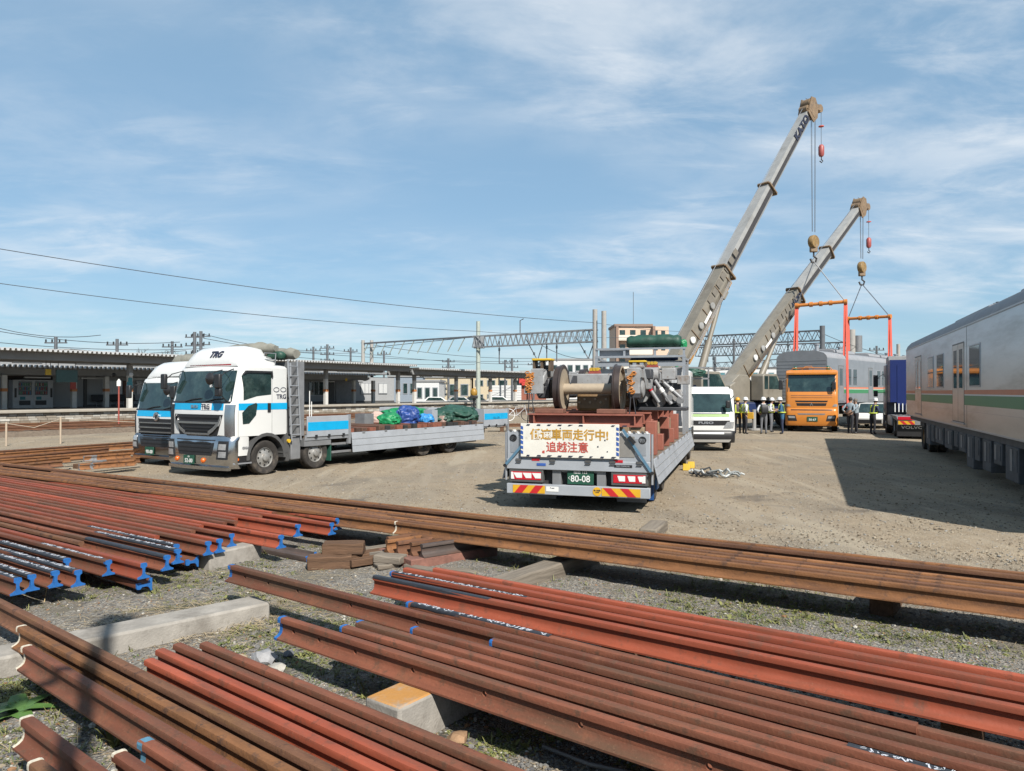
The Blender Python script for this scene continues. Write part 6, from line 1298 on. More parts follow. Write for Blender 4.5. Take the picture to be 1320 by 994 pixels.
    b = MB(); b.tube([c - Vector((0, 0, .6)), c - Vector((0, 0, .85)), c + Vector((.18, 0, -1.0)), c + Vector((.1, 0, -1.22)), c + Vector((-.1, 0, -1.22)), c + Vector((-.2, 0, -1.0))], .06, 7); b.build('hook', M_CRD, hb, smooth=40)
    # luffing rope along the back, hose reels and plates on the base section
    b = MB(); b.tube([a + up * .75 - d * .5, a + d * (sections[0] * L) + up * .7, e + up * .5], .016, 5); b.build('back_rope', M_ROPE, t)
    for k, fr in enumerate((.12, .17, .24)):
        q = a + d * (fr * L) + face * .42 + up * (.1 - .05 * k); b = MB(); b.lathe(q, face, [(.17, -.02), (.17, .05), (.13, .06), (.001, .06)], 14); b.build('round_cover', M_LETW if k == 0 else M_CRG, t, smooth=40)
    q = a + d * (.185 * L) + face * .405 - up * .12; b = MB(); b.bar(q, q + d * .8, .16, .02, up=tuple(face)); b.build('white_placard', M_LETW, t)
    # faint square letters along the base section and the maker's name at the head
    n = 7
    for k in range(n): q = a + d * ((.24 + .028 * k) * L) + face * .402 + up * .25; b = MB(); b.bar(q, q + d * .38, .36, .012, up=tuple(face)); b.build('faded_letter_block', mat('faded_letter', (.20, .18, .15), .6), t)
    fr, sz = letters; q = a + d * (fr * L) + face * (.41 if fr < .5 else .29) + up * .12
    r = d if d.dot(Vector((1, 0, 0))) > 0 else -d; u2 = face.cross(r) if face.cross(r).z > 0 else -face.cross(r); lettering('maker_lettering', big, sz, M_LETN, t, q, r, u2, bold=.02, sx=1.15, depth=.02)
    for k in range(3):
        o3 = face * (.37 + .02 * k) - up * (.30 + .05 * k); b = MB(); b.tube([a + d * (1.2 + .3 * k) + o3, a + d * (sections[0] * L * .5) + o3 - up * .05, a + d * (sections[0] * L - .3) + o3], .022, 5); b.build('hydraulic_hose', M_BLK, t)
    for fr in (.06, .14, .21, .29, .34): q = a + d * (fr * L); b = MB(); b.bar(q + face * .375 + up * .44, q + face * .375 - up * .44, .06, .03, up=tuple(d)); b.build('boom_clamp', M_CRB, t)
    # lift cylinder and support
    pv = a + hv * 1.9 - Vector((0, 0, .9)); ce = a + d * (.30 * L) - up * .62; b = MB(); b.cyl(pv, pv.lerp(ce, .55), .19, 14); b.cyl(pv.lerp(ce, .55), ce, .12, 14); b.build('lift_cylinder', M_CR, t, smooth=40)
    b = MB(); b.bar(ce + up * .2 + side * .4, ce + up * .2 - side * .4, .35, .5, up=tuple(d)); b.build('cylinder_bracket', M_CR, t)
    # brown jib stowed along the underside
    b = MB(); o2 = -face * .2 - up * .72; b.bar(a + d * 1.6 + o2, a + d * (sections[0] * L + .1) + o2, .30, .34); jb = b.build('stowed_jib', mat('orange_brown_jib', (.42, .22, .06), .55, var=.2), t)
    # turntable, cab, carrier
    ar = math.atan2(hv.y, hv.x); rm = Matrix.Rotation(ar, 4, 'Z'); base = Vector((a.x, a.y, 0)) + hv * 1.2; T = Matrix.Translation(base) @ rm
    def part(n_, m_, fn, **kw): b = MB(); b.M = T; fn(b); return b.build(n_, m_, t, **kw)
    part('turntable', M_CR, lambda b: b.prism([(-2.6, 1.5), (-2.7, 2.3), (-1.6, 3.0), (-.8, 3.0), (.1, 2.2), (1.2, 1.9), (1.2, 1.5)], -.75, .75, 'y'), bevel=.04)
    part('counterweight', M_CR, lambda b: b.prism([(-2.6, 1.5), (-3.1, 1.8), (-3.1, 2.4), (-2.6, 2.6)], -1.25, 1.25, 'y'), bevel=.06)
    cs = cabside; cb = part('crane_cab', M_CR, lambda b: b.prism([(-.6, 1.55), (-.6, 2.95), (-.45, 3.05), (.75, 3.05), (1.3, 2.3), (1.3, 1.55)], cs * .82, cs * 1.62, 'y'), bevel=.05)
    for s0, s1 in ((1.60, 1.63), (.81, .84)):
        b = MB(); b.M = T; b.prism([(-.05, 2.2), (-.05, 2.92), (.68, 2.92), (1.15, 2.28), (1.15, 2.2)], cs * s0, cs * s1, 'y'); b.build('cab_window', M_GLASS, cb); b = MB(); b.M = T; b.prism([(-.5, 2.2), (-.5, 2.92), (-.15, 2.92), (-.15, 2.2)], cs * s0, cs * s1, 'y'); b.build('cab_window', M_GLASS, cb)
    b = MB(); b.M = T; b.add([(.79, cs * .9, 3.0), (.79, cs * 1.54, 3.0), (1.31, cs * 1.54, 2.33), (1.31, cs * .9, 2.33), (.77, cs * .9, 2.98), (.77, cs * 1.54, 2.98), (1.29, cs * 1.54, 2.31), (1.29, cs * .9, 2.31)], [(0, 1, 2, 3), (4, 7, 6, 5), (0, 4, 5, 1), (1, 5, 6, 2), (2, 6, 7, 3), (3, 7, 4, 0)]); b.build('front_window', M_GLASS, cb)
    rc = Matrix.Translation(base) @ Matrix.Rotation(rz, 4, 'Z')
    def cpart(n_, m_, fn, **kw): b = MB(); b.M = rc; fn(b); return b.build(n_, m_, t, **kw)
    cpart('carrier', mat('crane_navy_carrier', (.012, .03, .11), .45, var=.1), lambda b: b.box(-4.2, -1.2, .85, 4.2, 1.2, 1.45), bevel=.05)
    for x in (-3.9, 3.9):
        cpart('outrigger_beam', mat('hazard_amber', (.65, .36, .03), .5), lambda b: b.box(x - .2, -2.6, .6, x + .2, 2.6, .95), bevel=.02)
        for y in (-2.6, 2.6): cpart('outrigger_jack', M_CRG, lambda b: (b.cyl((x, y, .1), (x, y, 1.1), .10, 12), b.cyl((x, y, 0), (x, y, .1), .32, 14)))
    for x in (-2.0, 2.0):
        for y in (-1, 1):
            b = MB(); b.M = rc; r = .72; b.lathe((x, y * 1.15, r), (0, y, 0), [(.35, -.2), (.6, -.27), (.72, -.2), (.72, .2), (.62, .28), (.38, .22), (.3, .1), (.001, .12)], 24); b.build('wheel', M_TYRE, t, smooth=40)
    cpart('fender', M_CR, lambda b: (b.box(-3.0, -1.45, 1.46, -1.0, 1.45, 1.53), b.box(1.0, -1.45, 1.46, 3.0, 1.45, 1.53)))
    for k in range(4): cpart('hazard_bar', M_LETW if k % 2 else M_BLK, lambda b: b.box(4.2, -1.2 + k * .6, .86, 4.23, -.6 + k * .6, 1.1))
    return t, Vector((mp.x, mp.y, hz)) + o
t1, hook1 = crane('mobile_crane', 'taller khaki and grey telescopic crane with KATO at its boom head', (7.75, 37.0, 2.7), tuple(P(1040, 148, Y=43.9)), (.36, .68, 1.0), (.93, .62), (7.75, 37.0), R(60), hookz=P(1056, 312, Y=44.3).z, cabside=-1)
t2, hook2 = crane('mobile_crane', 'shorter khaki telescopic crane whose cab shows behind the workers', (12.4, 42.0, 2.5), tuple(P(1105, 272, Y=51.0)), (.46, .72, 1.0), (.425, .40), (12.4, 42.0), R(15), hookz=P(1118, 345, Y=51.5).z, cabside=-1)
def spreader(hook, pl, pr, lows, label, ropes):
    """pl, pr: world ends of the beam"""
    pl, pr = Vector(pl), Vector(pr); t = thing('lifting_beam', label, 'lifting beam', (0, 0, 0)); c = (pl + pr) / 2; t.location = c
    b = MB(); b.cyl(pl - c, pr - c, .10, 12); b.build('beam', M_SPR, t, smooth=40)
    for k in (0, .3, .5, .7, 1.0): q = pl.lerp(pr, k) - c; d = (pr - pl).normalized(); b = MB(); b.cyl(q - d * .09, q + d * .09, .15, 12); b.build('beam_collar', M_SPR, t, smooth=40)
    hk = hook - Vector((0, 0, 1.15)) - c
    for q in (pl, pr): b = MB(); b.tube([hk, q - c], .03, 5); b.build('sling_rope', M_ROPE, t)
    for q, lo in ((pl, lows[0]), (pr, lows[1])):
        for k, dx in enumerate((-.1, .1)): b = MB(); a = q - c + Vector((dx * .4, 0, -.05)); e = Vector(lo) - c + Vector((dx * .9, -dx, 0)); b.bar(a, e, .13, .02, up=(0, 1, 0)); b.build('red_sling', M_SLING, t)
e1l, e1r = P(1027, 394, Y=44.6), P(1090, 389, Y=43.2)
spreader(hook1, e1l, e1r, [P(1024, 512, Y=44.6), P(1090, 526, Y=43.0)], 'orange lifting beam with red slings hung from the taller crane', 2)
e2l, e2r = P(1093, 411, Y=51.8), P(1147, 408, Y=49.6)
spreader(hook2, e2l, e2r, [P(1093, 512, Y=51.6), P(1148, 516, Y=49.5)], 'orange lifting beam with red slings hung from the shorter crane', 2)
# ================================================================== people
def skin_mesh(nodes, edges):
    """nodes: (x, y, z, r) ; one continuous surface grown with Skin + Subdivision"""
    me = bpy.data.meshes.new('b'); me.from_pydata([n[:3] for n in nodes], edges, []); o = bpy.data.objects.new('b', me); COL.objects.link(o)
    md = o.modifiers.new('s', 'SKIN'); md.use_smooth_shade = True; md.branch_smoothing = .4
    for i, n in enumerate(nodes): me.skin_vertices[0].data[i].radius = (n[3], n[3] * (n[4] if len(n) > 4 else 1)); me.skin_vertices[0].data[i].use_root = (i == 0)
    sb = o.modifiers.new('u', 'SUBSURF'); sb.levels = 2; sb.render_levels = 2; bpy.context.view_layer.update()
    m = bpy.data.meshes.new_from_object(o.evaluated_get(bpy.context.evaluated_depsgraph_get())); bpy.data.objects.remove(o); return m
def person(label, px, py, face, top, legs, h=1.70, helmet=None, vest=None, pack=None, arms=('down', 'down'), lean=0.0, coat=False, stride=.0, hair=(.03, .025, .02), skin=(.42, .25, .17)):
    """face: heading angle; local +x forward, +y left"""
    g = P(px, py, 0); k = h / 1.72; t = thing('person', label, 'person', (g.x, g.y, 0), face)
    L = lean; hip = (.0, 0, .92)
    nd = [(0, 0, .95, .135, 1.15), (.01 + L * .1, 0, 1.12, .125, 1.2), (.02 + L * .22, 0, 1.30, .145, 1.25), (.0 + L * .32, 0, 1.44, .10, 1.5), (.02 + L * .38, 0, 1.50, .055), (.04 + L * .42, 0, 1.56, .07), (.05 + L * .45, 0, 1.64, .095), (.045 + L * .46, 0, 1.70, .075)]
    ed = [(0, 1), (1, 2), (2, 3), (3, 4), (4, 5), (5, 6), (6, 7)]; reg = ['hip', 'top', 'top', 'top', 'neck', 'head', 'head', 'head']
    def chain(start, pts, names):
        p = start
        for q, nm in zip(pts, names): nd.append(q); reg.append(nm); ed.append((p, len(nd) - 1)); p = len(nd) - 1
    for s in (1, -1):
        f = stride * s
        chain(0, [(0, s * .10, .86, .098), (.02 + f * .5, s * .105, .50, .066), (-.01 + f, s * .11, .11, .045), (.0 + f, s * .11, .05, .048), (.12 + f, s * .125, .035, .04)], ['leg', 'leg', 'leg', 'shoe', 'shoe'])
        a = arms[0 if s > 0 else 1]; sx = L * .3
        el, wr = {'down': ((-.02 + sx, s * .27, 1.13), (.05 + sx, s * .27, .90)), 'front': ((.03 + sx, s * .26, 1.14), (.24 + sx, s * .12, 1.12)), 'hold': ((.05 + sx, s * .26, 1.13), (.27 + sx, s * .17, 1.20)), 'hip': ((-.12 + sx, s * .33, 1.16), (.0 + sx, s * .20, 1.00)), 'back': ((-.10 + sx, s * .25, 1.14), (-.15 + sx, s * .05, 1.02)), 'face': ((.10 + sx, s * .25, 1.22), (.16 + sx, s * .12, 1.45))}[a]
        hd = Vector(wr) + (Vector(wr) - Vector(el)).normalized() * .07
        chain(3, [(.0 + sx, s * .175, 1.41, .068), (*el, .05), (*wr, .036), (*hd, .036, .6)], ['top', 'top', 'hand', 'hand'])
        w = len(nd) - 1
        for q in range(4):  # fingers
            dd = (Vector(wr) - Vector(el)).normalized(); sd = dd.cross(Vector((1, 0, 0)) if abs(dd.x) < .8 else Vector((0, 0, 1))).normalized(); b0 = hd + sd * (.02 * (q - 1.5)); tip = b0 + dd * (.045 + .01 * (q in (1, 2))) + Vector((.012, 0, 0)); chain(w, [(*tip, .008)], ['hand'])
        th = hd + Vector((.03, -s * .02, .0)); chain(w, [(*th, .010)], ['hand'])
    nd = [(n[0] * k, n[1] * k, n[2] * k, *[n[3] * k], *n[4:]) for n in nd]
    me = skin_mesh(nd, ed); ms = {'top': top, 'leg': legs, 'hip': legs, 'neck': mat('skin', skin, .6, var=.05), 'head': mat('skin', skin, .6, var=.05), 'hand': mat('skin', skin, .6, var=.05), 'shoe': M_BLK}
    lst = list({id(m): m for m in ms.values()}.values()); [me.materials.append(m) for m in lst]
    co = np.array([n[:3] for n in nd])
    for p in me.polygons:
        c = np.array(p.center); best, bi = 9, 0
        for a, b_ in ed:
            A, B = co[a], co[b_]; ab = B - A; q = min(1, max(0, float(np.dot(c - A, ab) / (np.dot(ab, ab) + 1e-9)))); d = float(np.linalg.norm(c - A - ab * q))
            if d < best: best = d; bi = b_ if q > .5 else a
        r_ = reg[bi]
        if coat and r_ in ('hip', 'leg') and c[2] > .72 * k: r_ = 'top'
        p.material_index = lst.index(ms[r_])
    o = bpy.data.objects.new('body', me); COL.objects.link(o); o.parent = t
    hx, hz = (.05 + L * .45) * k, 1.645 * k
    b = MB(); b.ball((hx + .09 * k, 0, hz - .015), .018, 6, 4); b.build('nose', mat('skin', skin, .6), t)
    b = MB(); b.ball((hx - .012, 0, hz + .02), .105 * k, 12, 8, sq=(1.0, .92, .95), jit=.03); hr = b.build('hair', mat('hair_%d' % int(hair[0] * 100), hair, .8), t, smooth=60)
    if helmet:
        b = MB(); n = 16; c = Vector((hx, 0, hz + .035 * k)); R_ = .125 * k
        b.lathe(c, (0, 0, 1), [(R_ * 1.12, -.012), (R_ * 1.14, .0), (R_ * 1.0, .008), (R_ * .97, .05), (R_ * .80, .10), (R_ * .45, .132), (.001, .14)], n); b.prism([(c.x + R_ * .8, -.07), (c.x + R_ * 1.5, -.04), (c.x + R_ * 1.5, .04), (c.x + R_ * .8, .07)], c.z - .01, c.z + .005, 'z'); b.build('helmet', helmet, t, smooth=50)
    if vest:
        b = MB(); sx = L * .22
        for s in (1, -1):
            for x in (.155, -.135): b.bar((x + sx * 1.0, s * .10, 1.02), (x * .75 + L * .30, s * .11, 1.43), .05, .012, up=(1, 0, 0))
            b.bar((-.10 + L * .3, s * .11, 1.44), (.115 + L * .3, s * .11, 1.44), .05, .03)
        b.tube([((.165 * math.cos(a)) + sx * .5, .20 * math.sin(a), 1.06) for a in [i * math.pi / 8 for i in range(16)]], .03, 5, closed=True)
        b.v = [(x * k, y * k, z * k) for x, y, z in b.v]; b.build('vest', vest, t)
    if pack:
        b = MB(); b.prism([(-.14, 1.0), (-.30, 1.03), (-.32, 1.25), (-.26, 1.45), (-.13, 1.46)], -.17, .17, 'y'); b.v = [(x * k, y * k, z * k) for x, y, z in b.v]; b.build('backpack', pack, t, bevel=.04)
        b = MB()
        for s in (1, -1): b.tube([(-.12 * k, s * .12 * k, 1.44 * k), (.02 * k, s * .125 * k, 1.50 * k), (.165 * k, s * .115 * k, 1.36 * k), (.15 * k, s * .13 * k, 1.12 * k)], .022, 5)
        b.build('pack_strap', pack, t)
    return t
M_HW = mat('white_helmet', (.80, .80, .79), .35, var=.03); M_HY = mat('yellow_helmet', (.70, .36, .02), .4, var=.05); M_HV = mat('yellow_vest', (.62, .72, .08), .6, var=.08)
M_SHW = mat('white_shirt', (.66, .67, .70), .8, var=.08, scale=8); M_SHG = mat('grey_blue_shirt', (.27, .33, .37), .8, var=.12, scale=8); M_TRD = mat('dark_trousers', (.018, .018, .024), .8, var=.2); M_TRN = mat('navy_trousers', (.018, .03, .075), .8, var=.2); M_TRG = mat('grey_trousers', (.15, .155, .17), .8, var=.15)
M_COAT = mat('blue_coat', (.022, .11, .21), .75, var=.15, scale=8); M_PURP = mat('purple_grey_top', (.10, .075, .095), .8, var=.15)
AW = R(60)
person('person in a yellow helmet, hi-vis harness and dark clothes beside the small lorry', 951, 559, R(80), M_PURP, M_TRD, 1.68, M_HY, M_HV, arms=('down', 'front'))
person('person in a white helmet and white shirt with arms bent, facing the cranes', 960, 559.5, R(15), M_SHW, M_TRD, 1.70, M_HW, M_HV, arms=('front', 'hip'))
person('person in a white helmet with a large black backpack seen from behind', 984.5, 559.5, R(85), M_SHW, M_TRG, 1.70, M_HW, M_HV, pack=M_BLK, arms=('hip', 'front'))
person('person in a hi-vis vest reading papers beside the backpack wearer', 994, 557, R(-30), M_SHW, M_TRG, 1.66, M_HW, M_HV, arms=('hold', 'front'))
person('person in a long blue coat, hi-vis vest and white helmet before the orange lorry', 1008.5, 559.5, R(165), M_COAT, M_TRN, 1.70, M_HW, M_HV, arms=('hold', 'hold'), coat=True, lean=.15)
person('person in a grey blue shirt with a dark cap, one hand on the hip', 1096, 559, R(40), M_SHG, M_TRD, 1.74, arms=('hip', 'back'), stride=.06)
person('person in a light grey shirt holding a hand to the face', 1104, 559, R(170), M_SHG, M_TRD, 1.68, arms=('face', 'front'), hair=(.16, .14, .12))
person('person in dark clothes with a hi-vis vest bending beside the tractor unit', 1125, 560, R(20), M_TRN, M_TRD, 1.66, M_HW, M_HV, arms=('front', 'front'), lean=.35)

# ================================================================== station
S0 = Vector((-27.7, 40.3, 0)); SD = Vector((.586, .810, 0)).normalized(); SN = Vector((-SD.y, SD.x, 0))   # along the platform; SN points away from the camera
SROT = math.atan2(SD.y, SD.x)
def sta(name, label, cat, group=None): return thing(name, label, cat, S0, SROT, group)      # local x along the platform, y away from the yard
M_PCONC = mat('platform_concrete', (.33, .30, .255), .9, var=.12, scale=1.5, col2=(.30, .27, .23)); M_PGREY = mat('canopy_grey', (.30, .305, .31), .7, var=.08, scale=1)
M_PWHITE = mat('column_white', (.66, .65, .62), .6, var=.08, scale=4, col2=(.45, .33, .25), c2amt=(.64, .74)); M_WALLS = mat('station_wall', (.40, .41, .42), .7, var=.05, scale=1)
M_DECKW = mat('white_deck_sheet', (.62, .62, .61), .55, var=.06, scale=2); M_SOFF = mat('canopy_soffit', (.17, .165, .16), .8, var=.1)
def xat(px, off):
    """distance along the platform at which a line off metres behind its edge is seen at photo column px"""
    k = (px - CX) / F; return (k * (S0.y + SN.y * off) - (S0.x + SN.x * off)) / (SD.x - k * SD.y)
def platform():
    t = sta('station_platform', 'station platform with a stone block wall facing the yard', 'platform')
    b = MB(); b.box(-12, .25, 0, 75, 9.5, .98); b.build('platform_deck', M_PCONC, t); b = MB(); b.box(-12, -.12, .86, 75, .9, 1.02); b.build('coping', mat('pale_coping', (.40, .36, .30), .85, var=.12, scale=3), t, bevel=.03)
    b = MB(); b.box(-12, 1.5, .981, 75, 1.85, .995); b.build('tactile_strip', mat('worn_yellow_strip', (.48, .42, .28), .8, var=.1), t)
    # individual blocks: nearest courses as parts, the distant ones joined
    cols = [mat('wall_stone_%d' % i, c, .9, var=.2, scale=5, spec=.2) for i, c in enumerate([(.44, .41, .36), (.33, .29, .24), (.24, .195, .15), (.56, .54, .49)])]
    rg = random.Random(5); far = [MB() for _ in cols]; near_n = 0; protos = {}
    for row in range(5):
        x = -11.5 + .22 * (row % 2); z = .835 - row * .135
        while x < 74:
            L = .38 + .16 * rg.random() if row < 3 else .34 + .25 * rg.random(); d = .03 * rg.random(); ci = rg.choice([0, 0, 1, 1, 3]) if row < 3 else rg.choice([1, 2, 2])
            if -1 < x < 8.5 and near_n < 230: b = MB(); b.box(x, .06 + d, z - .12, x + L, .3, z); b.build('stone_block', cols[ci], t); near_n += 1
            else: far[ci].box(x, .06 + d, z - .12, x + L, .3, z)
            x += L + .022
    for ci, b in enumerate(far): b.build('distant_stone_blocks', cols[ci], t)['kind'] = 'stuff'
    b = MB(); b.box(-12, .12, 0, 75, .32, .86); b.build('wall_backing', mat('mortar_dark', (.17, .145, .12), .95, var=.2), t)
    vs = []; F_ = []; b = MB(); rg = random.Random(9)
    for k in range(150):
        x = -11 + k * .58; y = -.02; s = .28; dx = .2 * rg.random(); b.add([(x + dx, .02, .0), (x + dx + s, .0, .14), (x + dx + s * 2, .02, .0), (x + dx + s, -.06, .0), (x + dx + s, .08, .26 * rg.random())], [(0, 3, 1), (3, 2, 1), (0, 1, 4), (1, 2, 4)])
    b.build('foot_stones', cols[1], t)['kind'] = 'stuff'
platform()
def zigzag(b, x0, x1, y0, y1, z, pitch, amp):
    n = int((x1 - x0) / pitch); vs = []; 
    for i in range(n + 1):
        x = x0 + i * pitch
        for dx, dz in ((0, 0), (pitch * .28, 0), (pitch * .42, -amp), (pitch * .86, -amp)):
            for y in (y0, y1): vs.append((x + dx, y, z + dz))
    m_ = len(vs) // 2; vs += [(x, y, z_ + .04) for x, y, z_ in vs]; o = m_ * 2
    fs = [(2 * i, 2 * i + 2, 2 * i + 3, 2 * i + 1) for i in range(m_ - 1)] + [(o + 2 * i, o + 2 * i + 1, o + 2 * i + 3, o + 2 * i + 2) for i in range(m_ - 1)] + [(2 * i, o + 2 * i, o + 2 * i + 2, 2 * i + 2) for i in range(m_ - 1)] + [(2 * i + 1, 2 * i + 3, o + 2 * i + 3, o + 2 * i + 1) for i in range(m_ - 1)]
    b.add(vs, fs)
def canopy(label, x0, x1, y0, y1, z, xs, rows, pitch=.38, amp=.16, purl=True, white=True):
    t = sta('platform_canopy', label, 'canopy')
    b = MB(); zigzag(b, x0, x1, y0, y1, z, pitch, amp); b.build('roof_decking', M_DECKW, t)
    b = MB(); b.box(x0, y0 + .85, z - .58, x1, y0 + 1.05, z - amp - .01); b.build('front_girder', M_PGREY, t); b = MB(); b.box(x0, y1 - .6, z - .62, x1, y1 - .4, z - .17); b.build('rear_girder', M_PGREY, t)
    for k, x in enumerate(xs):
        b = MB(); b.prism([(y0 + 1.06, z - .18), (y1 - .61, z - .18), (y1 - .61, z - .42), ((y0 + y1) / 2, z - .62), (y0 + 1.06, z - .42)], x - .09, x + .09, 'x'); b.build('cross_girder', M_PGREY, t)
        for y in rows:
            b = MB(); b.box(x - .14, y - .14, .98, x + .14, y + .14, 3.1); c = b.build('column', M_PWHITE, t, bevel=.01); b = MB(); b.box(x - .14, y - .14, 3.101, x + .14, y + .14, z - .63); b.build('column_top', M_PGREY, c)
            b = MB(); b.box(x - .16, y - .16, 2.06, x + .16, y + .16, 2.26); b.build('column_band', mat('orange_band', (.55, .22, .08), .6), c)
    n = int((x1 - x0) / 3.4)
    for k in range(n): x = x0 + 1.6 + k * 3.4; b = MB(); b.box(x, y0 + 1.2, z - .78, x + 1.5, y0 + 1.4, z - .70); b.build('strip_light', M_DECKW, t)
    if purl:
        b = MB(); m_ = 4
        for k in range(m_): y = y0 + 1.0 + (y1 - y0 - 2) * k / (m_ - 1); b.box(x0, y - .05, z - .30, x1, y + .05, z - .17)
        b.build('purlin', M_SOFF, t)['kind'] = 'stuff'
    return t
XC = [xat(167, 2.6) + k * (xat(513, 2.6) - xat(420, 2.6)) for k in (-1, 0, 1)] + [xat(420, 2.6), xat(513, 2.6)]
canopy('long grey platform canopy with a toothed white roof edge facing the yard', -14, xat(537, .35), .35, 5.2, 4.46, XC, (2.6,), pitch=.27, amp=.12)
canopy('lower platform canopy continuing beyond the step in the roof line', xat(540, .5), 72, .5, 5.0, 4.22, [xat(p, 2.4) for p in (534, 588, 632, 664)], (2.4,), pitch=.27, amp=.12)
canopy('white toothed inner canopy along the station building', -8, xat(482, 5.6), 5.6, 9.0, 3.70, [xat(p, 6.2) for p in (5, 95, 137, 320, 456, 481)], (6.2,), pitch=.30, amp=.15)
def station_building():
    t = sta('station_building', 'grey station building wall with doors and windows behind the platform', 'building')
    b = MB(); XE = xat(508, 8.6); b.box(-8, 8.6, .98, XE, 13, 3.5); b.build('wall', M_WALLS, t); b = MB(); b.box(-8.2, 8.3, 3.78, XE + .3, 13.4, 4.0); b.build('roof', M_PGREY, t); b = MB(); b.box(-8, 8.56, .98, XE, 8.61, 1.15); b.build('plinth', M_DGREY, t)
    def opening(x, w, z0, z1, n, m_): 
        b = MB(); b.box(x, 8.52, z0 - .05, x + w, 8.595, z1 + .05); f = b.build('window', M_ALU, t)
        for k in range(n): b = MB(); ww = w / n; b.box(x + k * ww + .04, 8.505, z0, x + (k + 1) * ww - .04, 8.56, z1); b.build('pane', m_, f)
    M_LIT = mat('frosted_pane', (.68, .69, .69), .4, var=.05)
    X = lambda px: xat(px, 8.55)
    for pa, pb, z0, z1, n, m_ in ((132, 157, 1.95, 2.8, 4, M_LIT), (176, 182, 1.9, 2.8, 1, M_LIT), (398, 417, 1.75, 2.95, 3, M_GLASS), (465, 480, 1.9, 2.85, 3, M_LIT), (488, 499, 1.9, 2.85, 2, M_LIT)): opening(X(pa), X(pb) - X(pa), z0, z1, n, m_)
    for pa, pb, z1, m_ in ((68, 107, 3.2, M_WALLS), (108, 112, 3.1, M_DGREY), (159, 164, 2.85, mat('brown_door', (.17, .08, .05), .6)), (424, 431, 3.1, M_DGREY), (433, 454, 3.2, M_GREYM), (0, 8, 3.0, M_SACKB)): b = MB(); b.box(X(pa), 8.53, 1.0, X(pb), 8.597, z1); b.build('door', m_, t)
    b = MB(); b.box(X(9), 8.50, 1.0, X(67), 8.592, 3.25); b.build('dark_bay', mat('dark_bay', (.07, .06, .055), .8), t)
    for k in range(3):
        b = MB(); b.box(1 + k * 9, 10, 4.0, 2.2 + k * 9, 11, 5.0); b.build('roof_vent', M_DECKW, t, bevel=.04)
station_building()
def vending(x, label, flip):
    t = thing('vending_machine', label, 'vending machine', S0 + SD * x + SN * 8.1 + Vector((0, 0, .98)), SROT); b = MB(); b.box(-.6, -.35, 0, .6, .37, 1.85); b.build('cabinet', mat('vending_white', (.55, .56, .57), .5), t, bevel=.02)
    b = MB(); x0 = -.52 if flip else -.28; b.box(x0, -.365, .85, x0 + .78, -.34, 1.75); w = b.build('display_window', mat('vending_glass', (.10, .13, .14), .2), t)
    rg = random.Random(int(x * 100))
    for r_ in range(3):
        for k in range(7): b = MB(); xx = x0 + .05 + k * .102; b.cyl((xx + .03, -.372, .90 + r_ * .28), (xx + .03, -.372, 1.08 + r_ * .28), .028, 7); b.build('drink', mat('drink_%d' % rg.randint(0, 4), [(.4, .05, .05), (.05, .2, .4), (.5, .45, .3), (.1, .3, .15), (.5, .5, .5)][rg.randint(0, 4)], .4), w)
    b = MB(); b.box(x0 + .05, -.37, .2, x0 + .7, -.34, .5); b.build('dispensing_tray', M_BLK, t); b = MB(); xx = .42 if flip else -.5; b.box(xx, -.37, .7, xx + .12, -.34, 1.3); b.build('coin_panel', M_BLK, t); b = MB(); b.box(x0 + .1, -.372, .55, x0 + .4, -.34, .75); b.build('advert', mat('teal_advert', (.03, .22, .25), .5), t)
vending(xat(27, 8.1), 'pale vending machine with its coin panel on the left, under the station canopy', False); vending(xat(53, 8.1), 'pale vending machine with its coin panel on the right, under the station canopy', True)
for k, x in enumerate([xat(p, 8.0) for p in (124, 132, 142, 150, 159, 172)]):
    if k == 0:
        seat = thing('platform_chair', 'dark moulded platform seat in the row before the station wall', 'chair', S0 + SD * x + SN * 8.0 + Vector((0, 0, .98)), SROT, 'row of platform seats')
        b = MB(); b.box(-.22, -.25, .40, .22, .2, .46); b.build('seat', M_BLK, seat, bevel=.03); b = MB(); b.prism([(.16, .44), (.26, .86), (.22, .87), (.12, .44)], -.22, .22, 'x'); b.build('backrest', M_BLK, seat, bevel=.02); b = MB(); b.box(-.03, -.05, 0, .03, .05, .40); b.build('leg', M_GREYM, seat)
    else: c = copy_tree(seat); c.location = S0 + SD * x + SN * 8.0 + Vector((0, 0, .98))
def hanging(name, label, x, y, z, w, h, m, d=.12, zc=4.3):
    t = thing(name, label, 'sign', S0 + SD * x + SN * y + Vector((0, 0, z)), SROT); b = MB(); b.box(-w / 2, -d / 2, 0, w / 2, d / 2, h); b.build('panel', m, t, bevel=.01)
    b = MB()
    for s in (-1, 1): b.cyl((s * w * .4, 0, h), (s * w * .4, 0, zc - z), .02, 6)
    b.build('hanger', M_GREYM, t); return t
hanging('departure_board', 'dark green departure board hanging under the platform canopy', xat(86, 2.2), 2.2, 2.62, 1.2, .75, mat('board_green', (.03, .085, .08), .35, var=.2)); hanging('platform_sign', 'small orange sign hanging under the platform canopy', xat(62, 2.5), 2.5, 3.05, .3, .35, M_YEL)
